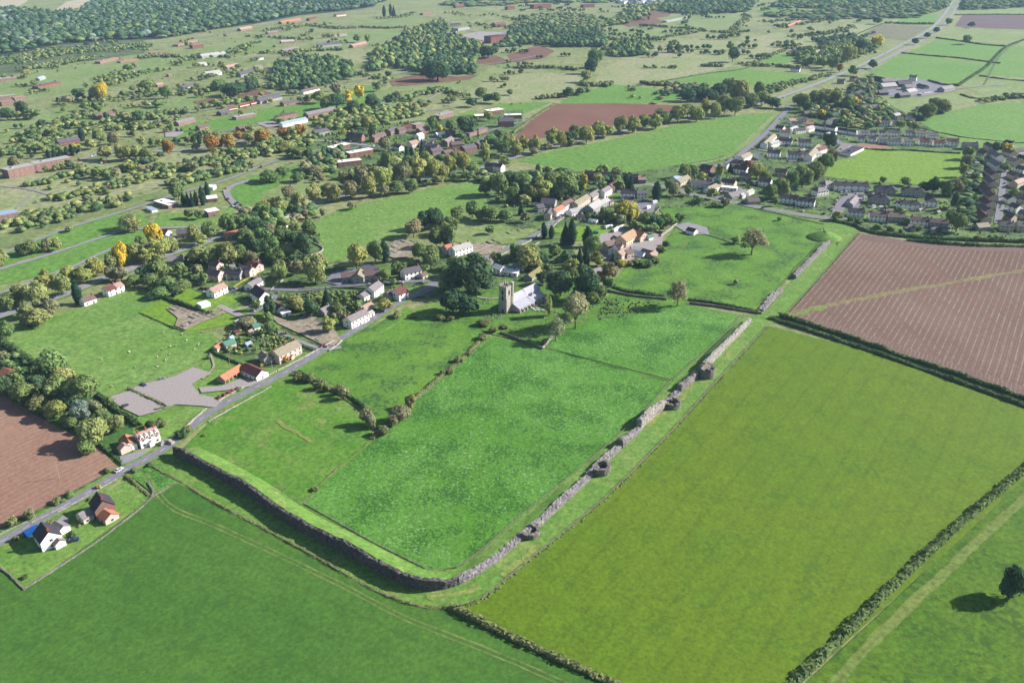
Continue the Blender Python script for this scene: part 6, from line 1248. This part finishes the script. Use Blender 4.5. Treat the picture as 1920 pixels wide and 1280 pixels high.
wo, wQ, wN, wh = wallrun('town_wall', [(325, 854), (345, 864), (400, 893), (470, 934), (540, 984), (592, 1012), (655, 1045), (717, 1079), (760, 1100), (800, 1108), (835, 1106), (862, 1097)][::1],
    [4.2, 5.4, 5.4, 5.6, 6.0, 5.6, 6.0, 6.2, 5.8, 5.2, 3.6, 3.0], 1.8, M_ivy_shade, rough=.45, seed=5)
tag(wo, 'shadowed ruined stone town wall running from the road to the bottom corner', 'town wall')
# earth bank behind it
def bank(name, Q, N, hh, thick, wid, sc=.8, mat=BANK):
    m = MB(); pr = ((thick-.2, sc), (thick+wid*.25, sc*.86), (thick+wid*.6, sc*.4), (thick+wid, 0.0))
    s = range(0, len(Q), 3)
    for i in s:
        e = min(1.0, i/18, (len(Q)-1-i)/18)
        for (u, v) in pr:
            p = Q[i]+N[i]*u; m.v.append((p.x, p.y, .32+hh[i]*v*e))
    k = len(pr); n = len(list(s))
    for i in range(n-1):
        for j in range(k-1): m.f.append((i*k+j, (i+1)*k+j, (i+1)*k+j+1, i*k+j+1)); m.m.append(0)
    o = m.build(name, mat)
    if o.data.polygons[0].normal.z < 0: o.data.flip_normals()
    for f in o.data.polygons: f.use_smooth = True
    tag(o, kind='structure')
bank('earth_bank', wQ, wN, wh, 2.6, 9.0, .8)
S1 = [(862, 1097), (885, 1086), (930, 1056), (985, 1010), (1010, 990), (1060, 945), (1108, 900)]
so, sQ, sN, sh = wallrun('town_wall', S1, [2.8, 2.4, 2.2, 1.9, 2.1, 2.4, 2.6], 3.0, M_stone, rough=.3, seed=8, slope=.25)
tag(so, 'rubble topped length of town wall rising from the bottom corner', 'town wall')
bank('earth_bank', sQ, sN, sh, 3.0, 6.0, .6)
S2 = [(1110, 897), (1135, 872), (1166, 843)]
o2, q2, n2, h2 = wallrun('town_wall', S2, [2.6, 2.8, 2.6], 3.2, M_stone, rough=.3, seed=9, slope=.3); tag(o2, 'low broken town wall between the lowest two tower stubs', 'town wall'); bank('earth_bank', q2, n2, h2, 4, 5, .6)
S3 = [(1168, 841), (1185, 826), (1203, 809)]
o2, q2, n2, h2 = wallrun('town_wall', S3, [4.4, 4.2, 3.2], 3.0, M_stone, rough=.4, seed=10); tag(o2, 'taller grey piece of town wall below the bright massive stretch', 'town wall'); bank('earth_bank', q2, n2, h2, 3.6, 5, .5)
S4 = [(1203, 806), (1222, 788), (1242, 772), (1250, 765)]
o2, q2, n2, h2 = wallrun('town_wall', S4, [5.8, 6.2, 5.6, 3.6], 3.0, M_stonep, rough=.5, seed=11); tag(o2, 'tall bright massive stretch of town wall in the middle', 'town wall')
S5 = [(1250, 763), (1262, 752), (1278, 738)]
o2, q2, n2, h2 = wallrun('town_wall', S5, [2.4, 1.4, 1.0], 3.4, M_stone, rough=.3, seed=12); tag(o2, 'lowest crumbled stretch of town wall behind the middle tower stub', 'town wall'); bank('earth_bank', q2, n2, h2, 4, 5, .6)
S6 = [(1278, 735), (1295, 722), (1312, 707), (1322, 698)]
o2, q2, n2, h2 = wallrun('town_wall', S6, [2.6, 4.2, 3.8, 4.8], 2.8, M_stone, rough=.6, seed=13); tag(o2, 'jagged stretch of town wall left of the solid tower', 'town wall'); bank('earth_bank', q2, n2, h2, 3.4, 5, .5)
S7 = [(1322, 696), (1345, 672), (1370, 646), (1395, 620), (1408, 606)]
o2, q2, n2, h2 = wallrun('town_wall', S7, [5.4, 5.0, 4.6, 4.2, 3.6], 2.4, M_stonep, rough=.2, seed=14); tag(o2, 'long smooth pale face of town wall above the solid tower', 'town wall'); bank('earth_bank', q2, n2, h2, 2.8, 6, .7)
S8 = [(1432, 584), (1444, 571), (1458, 556), (1470, 546)]
o2, q2, n2, h2 = wallrun('town_wall', S8, [1.4, 2.4, 2.6, 1.4], 3.6, M_stone, rough=.3, seed=15, slope=.3); tag(o2, 'short low fragment of town wall beyond the gap', 'town wall'); bank('earth_bank', q2, n2, h2, 3.6, 5, .6)
S9 = [(1492, 524), (1505, 510), (1530, 485), (1548, 466), (1562, 450)]
o2, q2, n2, h2 = wallrun('town_wall', S9, [4.2, 3.0, 3.4, 3.8, 1.6], 2.6, M_stone, rough=.4, seed=16, slope=.15); tag(o2, 'farthest length of town wall running up to the grassy motte', 'town wall'); bank('earth_bank', q2, n2, h2, 3.4, 5, .6)
def bastion(x, y, r, h, solid, label):
    X, Y = G(x, y); A = Vector(G(985, 1010)); B = Vector(G(1322, 698)); d = (B-A).normalized(); rz = math.atan2(d.y, d.x)
    rg = random.Random(int(x)); m = MB(); k = 11
    out, inn = [], []
    for i in range(k):
        t = pi+pi*i/(k-1); out.append((r*cos(t), r*.95*sin(t))); inn.append(((r-1.5)*cos(t), (r-1.5)*.9*sin(t)))
    out = [(r, 2.4)]*0+[(-r, 1.6)]+out+[(r, 1.6)]; inn = [(-r+1.5, 1.6)]+inn+[(r-1.5, 1.6)]; k = len(out)
    lv = 5; top = [h*rg.uniform(.85, 1.08) for _ in range(k)]
    for i in range(k):
        for j in range(lv):
            z = top[i]*j/(lv-1); m.v.append((out[i][0]+rg.gauss(0, .08), out[i][1]+rg.gauss(0, .08), z))
        m.v.append((inn[i][0], inn[i][1], top[i] - (0 if not solid else .2))); m.v.append((inn[i][0], inn[i][1], h*.25 if not solid else top[i]-.4))
    s = lv+2
    for i in range(k-1):
        for j in range(s-1): m.f.append((i*s+j, (i+1)*s+j, (i+1)*s+j+1, i*s+j+1)); m.m.append(0)
    m.f.append(tuple(i*s+s-1 for i in range(k))); m.m.append(0)
    m.f.append(tuple([lv-1+0-0 if False else j for j in range(lv)]+[0*s+lv+1])); m.m.append(0)
    o = m.build('tower_stub', M_stoned); o.location = (X, Y, 0); o.rotation_euler = (0, 0, rz); tag(o, label, 'tower stub')
bastion(994, 1002, 4.2, 2.8, False, 'hollow rounded tower stub nearest the bottom corner')
bastion(1126, 884, 4.8, 4.2, False, 'hollow rounded tower stub second from the bottom corner')
bastion(1260, 762, 4.6, 3.8, False, 'hollow broken tower stub beside the lowest wall stretch')
bastion(1323, 705, 5.2, 6.6, True, 'solid square shouldered tower on the far part of the wall')
# ends of the south wall by the road, gate stubs
o2, *_ = wallrun('gate_ruin', [(303, 838), (312, 833), (322, 836)], [1.4, 2.6, 1.6], 2.2, M_stonep, rough=.4, seed=21); tag(o2, 'small pale ruined gate stub where road meets west wall', 'ruin')
# motte
def motte():
    X, Y = G(1545, 447); m = MB(); R_ = 13; n = 40; k = 12; rg = random.Random(2)
    for j in range(k+1):
        r = R_*j/k
        for i in range(n):
            t = 2*pi*i/n; z = 5.5*max(0, 1-(r/R_)**1.5)
            m.v.append((X+r*cos(t)*1.15, Y+r*sin(t), .3+z*(1+.05*sin(3*t))+(rg.uniform(-.1, .1) if j < k else -.4)))
    for j in range(k):
        for i in range(n): m.f.append((j*n+i, (j+1)*n+i, (j+1)*n+(i+1) % n, j*n+(i+1) % n)); m.m.append(0)
    o = m.build('motte_mound', BANK)
    if o.data.polygons[5].normal.z < 0: o.data.flip_normals()
    for f in o.data.polygons: f.use_smooth = True
    tag(o, kind='structure')
motte()
mq = smooth([G(1556, 452), G(1572, 462), G(1584, 452), G(1588, 440)], 2); bank('earth_bank', mq, normals(mq), np.full(len(mq), 2.2), 1.0, 5.0, .8, DRY)

# -------- small field walls and fences
def lowwall(px, wd, h, mat, label, cat='stone wall', seed=1, name='stone_wall', parent=None):
    o, *_ = wallrun(name, px, [h]*len(px), wd, mat, parent, rough=.12, seed=seed, step=1.6, crown=.1)
    if label: tag(o, label, cat)
    return o
lowwall([(0, 1066), (20, 1084), (45, 1108)], .7, 1.0, M_stoned, 'dry stone wall at the left edge meeting the garden corner')
lowwall([(45, 1108), (120, 1060), (200, 1005), (284, 936), (281, 905)], .8, 1.0, M_stoned, 'long dry stone wall round the lower left garden')
lowwall([(286, 934), (310, 920), (332, 908)], .5, 1.0, M_stoned, 'short stone wall across the track to the hedge')
lowwall([(313, 833), (340, 812), (368, 786), (389, 768)], .7, 1.4, M_stonep, 'bright pale roadside wall between inn and car park')
lowwall([(410, 754), (450, 732), (490, 712), (520, 698)], .6, 1.3, M_stonep, 'cream roadside wall in front of the barns')
lowwall([(522, 697), (560, 678), (600, 656), (630, 640)], .6, 1.4, M_stonep, 'pinkish roadside wall in front of the long stone house')
lowwall([(392, 792), (430, 770), (470, 748), (510, 726)], .6, .8, M_stonep, 'low roadside wall above the near paddock')
lowwall([(60, 982), (100, 962), (125, 950)], .5, .8, M_stonep, 'low pale wall across the road from the blue container')
lowwall([(0, 1004), (30, 990), (56, 978)], .5, .8, M_stonep, 'low pale wall on the far road side at the left edge')
lowwall([(110, 962), (150, 940), (220, 900)], .5, .8, M_stonep, 'low roadside wall above the brick house garden')
lowwall([(937, 626), (960, 634), (990, 646), (1018, 656)], .8, 1.8, M_stoned, 'churchyard wall along the top of the crop field')
lowwall([(1018, 656), (1026, 646), (1036, 634)], .8, 1.8, M_stonep, 'short sunlit churchyard wall at the field corner')
lowwall([(1132, 545), (1180, 556), (1235, 562), (1250, 564)], 1.0, 1.8, M_stoned, 'long grey field wall below the hedge east of the churchyard')
lowwall([(1292, 570), (1340, 576), (1390, 584), (1428, 590)], 1.0, 1.6, M_stoned, 'grey field wall from the bare tree to the wall gap')
lowwall([(940, 480), (965, 468), (1000, 450), (1022, 436)], .7, 1.4, M_stonep, 'pale wall along the village street beside the ruins')
lowwall([(1036, 428), (1046, 418), (1058, 409)], .7, 1.4, M_stonep, 'pale wall at the corner of the conifer lawn')
lowwall([(970, 482), (992, 468), (1012, 456)], .7, 1.4, M_stonep, 'lower street wall by the tall hedge trees')
lowwall([(1240, 444), (1256, 432), (1272, 420), (1280, 416)], .8, 2.0, M_stonep, 'bright tan wall climbing from the old farm corner')
lowwall([(1198, 428), (1225, 434), (1244, 440)], .8, 2.4, M_stoned, 'dark garden wall behind the old farm barns')
lowwall([(500, 588), (530, 602), (570, 622), (610, 644)], .5, .8, M_stoned, 'thin stone kerb wall beside the excavation lane')
lowwall([(618, 660), (632, 650), (642, 640)], .6, 1.4, M_stonep, 'pale wall corner by the main road beside the excavations')
lowwall([(508, 546), (520, 536), (532, 526)], .6, 1.4, M_stonep, 'tan garden wall right of the white bungalow')
lowwall([(588, 458), (604, 466), (600, 474), (582, 480)], .8, 1.5, M_stonep, 'stone corner wall at the left of the sheep field')
lowwall([(560, 545), (620, 542), (700, 536)], .5, 1.0, M_stoned, 'low stone wall along the lane below the school')
lowwall([(1302, 436), (1340, 446), (1370, 456), (1388, 460)], .7, 1.0, M_stoned, 'broken old wall trailing right from the pasture shed')
lowwall([(1378, 384), (1440, 398), (1500, 412), (1545, 422)], .5, .9, M_stoned, 'low wall along the top road edge of the pasture')
lowwall([(1228, 402), (1240, 388)], .8, 1.4, M_stoned, 'dark wall at the right end of the yard')
lowwall([(570, 946), (575, 938), (592, 928)], .4, .5, M_stoned, 'small stone line at the corner of paddock and crop')
M_wood = plain('grey_timber', pc(170, 160, 140))
def fence(px, label, gap=4.0, h=1.2):
    Q = smooth([G(*p) for p in px], gap); m = MB()
    for i, q in enumerate(Q):
        m.box(-.09, .09, -.09, .09, 0, h+.35, 0, o=(q.x, q.y))
        if i:
            p = Q[i-1]; d = q-p; L = d.length; a = math.atan2(d.y, d.x)
            for z in (.6, 1.0, h+.1): m.box(0, L, -.03, .03, z+.2, z+.27, 0, rz=a, o=(p.x, p.y))
    o = m.build('fence', M_wood); tag(o, label, 'fence')
fence([(348, 845), (450, 894), (570, 946), (700, 1018), (806, 1070)], 'timber fence along the inside of the shadowed west wall')
fence([(810, 1071), (856, 1066), (900, 1036), (1000, 950), (1100, 870), (1200, 780), (1260, 714)], 'timber fence round the bottom of the blue green crop')
fence([(1262, 713), (1345, 640), (1392, 592)], 'timber fence along the upper crop beside the wall')
fence([(852, 1140), (905, 1122), (1000, 1046), (1140, 930), (1250, 820), (1350, 710), (1440, 612)], 'long timber fence between mown bank and olive field')
fence([(1420, 586), (1480, 520), (1552, 450)], 'timber fence on the inner side of the far wall')
fence([(1472, 592), (1540, 518), (1608, 438)], 'timber fence on the left edge of the ploughed field')
fence([(203, 745), (270, 722), (330, 706), (376, 684)], 'timber fence between car park and sheep field')
# rough grass growing under the long fence
items = []
for px in ([(852, 1140), (905, 1124), (1000, 1048), (1140, 932), (1250, 822), (1350, 712), (1440, 613)], [(1474, 592), (1540, 519), (1610, 438)]):
    for q in smooth([G(*p) for p in px], .8):
        c = pc(*R1.choice([(160, 166, 104), (140, 156, 88), (172, 170, 120)]), .5); items.append((q.x+R1.gauss(0, .4), q.y+R1.gauss(0, .4), R1.uniform(.5, 1.0), R1.uniform(.9, 1.8), c))
mass('long_grass', items, LOWB, 'strip of pale long grass under the fences outside the wall', 'grass')

# -------- excavated foundations
M_dig = grass('excavated_gravel', (166, 150, 132), (182, 168, 150), (126, 140, 84), patch=0.12, fine=1.2)
def ruin(segs, h, label, pad=None, mat=M_dig):
    if pad: field('gravel_floor', pad, mat)
    c = G(*segs[0][0]); root = empty('excavated_foundation', (c[0], c[1], 0)); m = MB()
    for (a, b) in segs:
        A, B = Vector(G(*a)), Vector(G(*b)); d = B-A; L = d.length; m.box(0, L, -.4, .4, .2, .2+h*rnd(.7, 1.2), 0, rz=math.atan2(d.y, d.x), o=(A.x-c[0], A.y-c[1]))
    m.build('wall_course', M_stoned, root); tag(root, label, 'ruin')
def grid(o, u, v, n, mm, p=.7, seed=1):
    R = random.Random(seed); S = []
    f = lambda i, j: (o[0]+u[0]*i+v[0]*j, o[1]+u[1]*i+v[1]*j)
    for i in range(n+1):
        for j in range(mm+1):
            if i < n and R.random() < p: S.append((f(i, j), f(i+1, j)))
            if j < mm and R.random() < p: S.append((f(i, j), f(i, j+1)))
    return S
ruin(grid((316, 579), (13, 5), (-2, 0), 0, 0)+grid((318, 580), (12, 5), (9, -4), 5, 3, .6, 3)+grid((340, 612), (14, -7), (6, 3), 5, 1, .8, 4), 1.0, 'excavated temple foundations on gravel in the western lawn',
     [(312, 580), (330, 574), (378, 590), (400, 592), (418, 584), (424, 588), (380, 606), (348, 620), (328, 612), (334, 598)])
ruin(grid((545, 612), (9, 5), (8, -4), 8, 2, .35, 5)+grid((560, 604), (8, 4), (8, -5), 5, 2, .6, 6), .8, 'excavated house rows on gravel between lane and cottages',
     [(505, 590), (530, 600), (552, 604), (585, 586), (600, 592), (590, 602), (628, 620), (640, 640), (625, 650), (600, 646), (560, 626), (520, 608)])
ruin(grid((724, 468), (9, -5), (9, 4), 4, 2, .7, 7), 1.0, 'excavated basilica walls north of the school trees', [(718, 470), (745, 449), (776, 456), (780, 466), (765, 484), (740, 486), (724, 480)])
ruin(grid((882, 466), (10, -4), (9, 4), 4, 2, .6, 8), .8, 'excavated foundations beside the street right of the white house', [(878, 464), (895, 456), (935, 462), (950, 462), (938, 474), (905, 480), (885, 474)])
ruin(grid((950, 436), (9, -3), (6, 4), 4, 1, .5, 10), .6, 'faint stone foundations in the rough garden above the street')

# -------- cars, caravans, sheep
def car_mesh(s=1.0):
    m = MB(); prof = [(-2.1, .35), (2.1, .35), (2.1, .8), (1.3, .95), (-2.05, 1.0)]
    k = len(prof)
    for y in (-.85, .85): m.v += [(a, y, b) for a, b in prof]
    m.f += [tuple(range(k)), tuple(range(2*k-1, k-1, -1))] + [(i, i+k, (i+1) % k+k, (i+1) % k) for i in range(k)]; m.m += [0]*(k+2)
    c = [(-1.7, .98), (1.0, .96), (.3, 1.45), (-1.2, 1.47)]; n = len(m.v)
    for y in (-.78, .78): m.v += [(a, y*(1 if b < 1.2 else .85), b) for a, b in c]
    m.f += [(n, n+1, n+2, n+3), (n+7, n+6, n+5, n+4), (n+1, n+5, n+6, n+2), (n+3, n+7, n+4, n)]; m.m += [1]*4
    m.f.append((n+2, n+6, n+7, n+3)); m.m.append(0)
    return m
M_car = plain('car_paint', None, .3, .03, 1.0, obj=True, spec=.5); M_tyre = plain('tyre_rubber', (.02, .02, .02))
CARB = car_mesh().mesh('body', [M_car, M_glass])
wm = MB(); wm.cone((0, -.1, .32), (0, .1, .32), .32, .32, 12); CARW = wm.mesh('wheel', [M_tyre])
CC = {'w': ((235, 235, 235), 'white'), 's': ((170, 172, 178), 'silver'), 'b': ((50, 70, 120), 'blue'), 'r': ((150, 40, 45), 'red'), 'k': ((50, 50, 56), 'black'), 'g': ((60, 100, 80), 'green'), 'y': ((230, 190, 40), 'yellow')}
def car(x, y, a, b, col, phrase, label=None):
    """a,b: screen direction of the car's length"""
    X, Y = G(x, y); P = Vector(G(x+a, y+b)) - Vector((X, Y)); rz = math.atan2(P.y, P.x); c, n = CC[col]
    root = empty('parked_car', (X, Y, .5), rz)
    link('body', CARB, root, color=pc(*c))
    if MPP(y) < .55:
        for sx in (-1.3, 1.3):
            for sy in (-.8, .8): link('wheel', CARW, root, (sx, sy, 0))
    if label: tag(root, label, 'car')
    else: reg(root, x, n, 'car', 'car', phrase)
car(269, 724, 5, 2, 'b', '', 'blue car at the fence side of the gravel car park')
car(304, 713, 5, -1, 's', '', 'silver car near the upper end of the gravel car park')
car(234, 764, 4, -2, 'k', '', 'dark maroon car alone in the lower car park')
car(139, 1015, 4, -1, 'b', '', 'blue car under the tree beside the lower left house')
car(7, 685, 4, 0, 's', '', 'silver car at the extreme left by the orange roof')
car(224, 884, 5, -3, 'w', '', 'white car driving on the road bend below the inn')
car(607, 652, 5, 0, 'r', '', 'dark red car parked by the excavation lane end')
house(8, 698, 22, 702, 8, 3.4, 'k', 'o', '', label='bright orange roofed cottage at the far left edge', ch=0, pitch=.7)
for (x, y, c) in ((380, 543, 'r'), (388, 544, 'k'), (412, 542, 'w'), (425, 543, 'k'), (432, 544, 'b'), (440, 543, 's'), (452, 545, 'k'), (463, 547, 's'), (470, 548, 'b'), (476, 549, 'r'), (475, 576, 'w'), (475, 524, 'k'), (474, 585, 's')): car(x, y, 5, 1, c, 'along the western lane')
for (x, y, c) in ((711, 534, 'r'), (722, 534, 'b'), (734, 534, 's'), (745, 533, 'r'), (752, 532, 'w'), (790, 532, 's'), (703, 535, 'k'), (694, 536, 'w')): car(x, y, 5, 0, c, 'by the crossroads')
for (x, y, c) in ((1043, 412, 'k'), (1050, 408, 's'), (1062, 400, 'w'), (1086, 385, 'r'), (1014, 432, 's'), (1218, 380, 'k'), (1212, 378, 's'), (1206, 378, 'b'), (695, 577, 's'), (700, 582, 'k'), (1148, 360, 'b')): car(x, y, 5, -3, c, 'along the village street')
for (x, y, c) in ((1577, 362, 'w'), (1586, 361, 'w'), (1592, 361, 's'), (1600, 362, 'b'), (1572, 372, 's'), (1568, 378, 'w'), (1565, 384, 'r'), (1560, 391, 's'), (1556, 393, 'b'), (1561, 396, 'w'), (1700, 430, 'w'), (1706, 431, 's'), (1712, 431, 'b'), (1748, 438, 'w'), (1752, 440, 'r'), (1545, 402, 'k'), (1505, 398, 'w')): car(x, y, 4, -3, c, 'in the dark roofed estate')
for (x, y, c) in ((425, 355, 'y'), (428, 375, 'r'), (437, 388, 'w'), (441, 385, 'k'), (444, 390, 's'), (449, 391, 'w'), (452, 394, 's'), (446, 382, 'b'), (452, 386, 'r'), (420, 360, 'w')): car(x, y, 4, 3, c, 'in the row by the curved garrison drive')
for (x, y, c) in ((1469, 184, 'w'), (172, 294, 'w'), (178, 292, 's'), (191, 307, 'w'), (198, 307, 'r'), (1645, 106, 'w'), (1660, 101, 's'), (455, 430, 's'), (355, 463, 'w'), (545, 400, 'k'), (1392, 381, 'g'), (1430, 392, 'k'), (1627, 279, 'w'), (700, 275, 'w'), (776, 283, 's'), (762, 281, 'k'), (950, 236, 'w'), (958, 237, 's'), (966, 236, 'b'), (580, 190, 'k'), (588, 188, 'k'), (1590, 262, 'w')): car(x, y, 5, -2, c, 'on the distant roads')
cm = MB(); cm.box(-2.6, 2.6, -1.1, 1.1, .5, 2.5, 0); cm.poly([(-2.6, -1.1, 2.5), (2.6, -1.1, 2.5), (2.3, -.8, 2.7), (-2.3, -.8, 2.7)], 0); cm.box(-2.3, 2.3, -.8, .8, 2.5, 2.7, 0)
cm.box(-1.9, -.6, -1.13, 1.13, 1.4, 2.0, 1); cm.box(.4, 1.8, -1.13, 1.13, 1.4, 2.0, 1); cm.box(2.58, 2.63, -.7, .7, 1.4, 2.1, 1); cm.cone((0, -1.12, .4), (0, 1.12, .4), .35, .35, 10, 2); cm.box(-3.6, -2.6, -.08, .08, .45, .6, 2)
CVN = cm.mesh('caravan', [M_white, M_glass, M_tyre])
for (x, y, r) in ((1137, 419, .3), (1147, 418, 1.2), (1139, 429, .6), (1153, 435, .9), (1157, 432, 1.0), (1165, 429, .8), (1146, 428, 1.6), (1215, 392, .8), (1227, 382, .6), (1121, 346, .8)):
    X, Y = G(x, y); o = link('caravan', CVN, None, (X, Y, .3), r); reg(o, x, 'white', 'caravan', 'caravan', 'parked near the village yard and farm')
X, Y = G(1117, 438); m = MB(); m.box(-2, 2, -1.5, 1.5, 0, 1.9); m.poly([(-2, -1.5, 1.9), (2, -1.5, 1.9), (0, 0, 2.9)]); m.poly([(2, 1.5, 1.9), (-2, 1.5, 1.9), (0, 0, 2.9)]); m.poly([(2, -1.5, 1.9), (2, 1.5, 1.9), (0, 0, 2.9)]); m.poly([(-2, 1.5, 1.9), (-2, -1.5, 1.9), (0, 0, 2.9)])
o = m.build('tent', plain('teal_canvas', pc(70, 150, 150))); o.location = (X, Y, .2); tag(o, 'small teal tent on the village lawn', 'tent')
sm = MB(); sm.sphere((0, 0, .62), (.58, .3, .32), 10, 6); sm.sphere((.66, 0, .82), (.2, .12, .13), 8, 4)
for sx in (-.32, .32):
    for sy in (-.14, .14): sm.cone((sx, sy, 0), (sx, sy, .5), .05, .07, 6)
SHEEP = sm.mesh('sheep', [plain('fleece', pc(226, 216, 190))])
RS = random.Random(5)
def sheep(lst, phrase):
    for (x, y) in lst:
        X, Y = G(x, y); o = link('sheep', SHEEP, None, (X, Y, .3), RS.uniform(0, 6)); o.scale = (1.05,)*3; reg(o, x, 'pale woolly', 'sheep', 'sheep', phrase)
sheep([(191, 675), (244, 662), (296, 671), (305, 657), (320, 651), (330, 650), (318, 666), (313, 675), (254, 691), (296, 689), (210, 726), (365, 656), (372, 650), (373, 647), (237, 633), (307, 625), (328, 632), (350, 640), (342, 628), (380, 624), (352, 612), (242, 661), (311, 677)], 'in the grass field above the car park')
sheep([(667, 411), (690, 413), (692, 405), (697, 404), (700, 406), (715, 398), (722, 386), (727, 374), (737, 384), (752, 382), (759, 404), (793, 378), (795, 374), (802, 371), (813, 374), (826, 381), (839, 365), (846, 365), (868, 355), (887, 371), (579, 444), (605, 453), (694, 382), (713, 396)], 'in the long sheep field')
sheep([(310, 195), (322, 194), (335, 190), (302, 196), (316, 190), (342, 182), (328, 198)], 'on the distant training pasture')
sheep([(78, 351), (95, 352), (70, 354)], 'on the rough field at far left')
# -------- poles
pm = MB(); pm.cone((0, 0, 0), (0, 0, 8), .14, .1, 7); pm.box(-.8, .8, -.06, .06, 7.4, 7.55); POLE = pm.mesh('utility_pole', [plain('pole_wood', pc(190, 180, 160))])
for (x, y) in ((432, 690), (512, 700), (68, 977), (112, 898), (1035, 520), (1023, 620), (1020, 545), (605, 655), (427, 535), (497, 655), (1060, 590), (940, 476)):
    X, Y = G(x, y); o = link('utility_pole', POLE, None, (X, Y, .3), .6); reg(o, x, 'slim pale', 'pole', 'utility pole', 'across the old village')
# allotment frames near the churchyard
X, Y = G(1146, 571); root = empty('cold_frames', (X, Y, .3), .3)
for i in range(3):
    for j in range(5):
        m = MB(); m.box(-2.8+j*1.2, -1.8+j*1.2, -1.9+i*1.4, -.8+i*1.4, 0, .5); m.build('frame', plain('black_sheet', pc(60, 62, 86)) if i+j == 0 else bpy.data.materials['black_sheet'], root)
tag(root, 'cluster of dark cold frames in the rough corner east of the churchyard', 'cold frames')
# goal posts and a red tent like shelter on the sports field
for (x, y) in ((1590, 307), (1788, 300)):
    X, Y = G(x, y); m = MB(); m.box(-3.6, -3.5, -.05, .05, 0, 2.4); m.box(3.5, 3.6, -.05, .05, 0, 2.4); m.box(-3.6, 3.6, -.05, .05, 2.4, 2.5); o = m.build('goal', M_white); o.location = (X, Y, .3); o.rotation_euler = (0, 0, 1.2)
    reg(o, x, 'white', 'goal', 'goal', 'on the sports field')
flush_labels()
print('TREES', NTREE[0], 'HOUSES', NH[0])
# ------------------------------------------------------------- air
m = MB(); m.box(-7200, 7200, -500, 9700, -1.0, 262.0)
hz = bpy.data.materials.new('haze_air'); hz.use_nodes = True; t = hz.node_tree; t.nodes.remove(t.nodes['Principled BSDF'])
pv = t.nodes.new('ShaderNodeVolumePrincipled'); pv.inputs['Density'].default_value = HAZE_D; pv.inputs['Color'].default_value = (.5, .74, 1.0, 1); pv.inputs['Anisotropy'].default_value = 0.0
t.links.new(pv.outputs[0], t.nodes['Material Output'].inputs['Volume'])
o = m.build('haze', hz); tag(o, kind='stuff', label='thin blue autumn haze over the distant country', cat='haze')
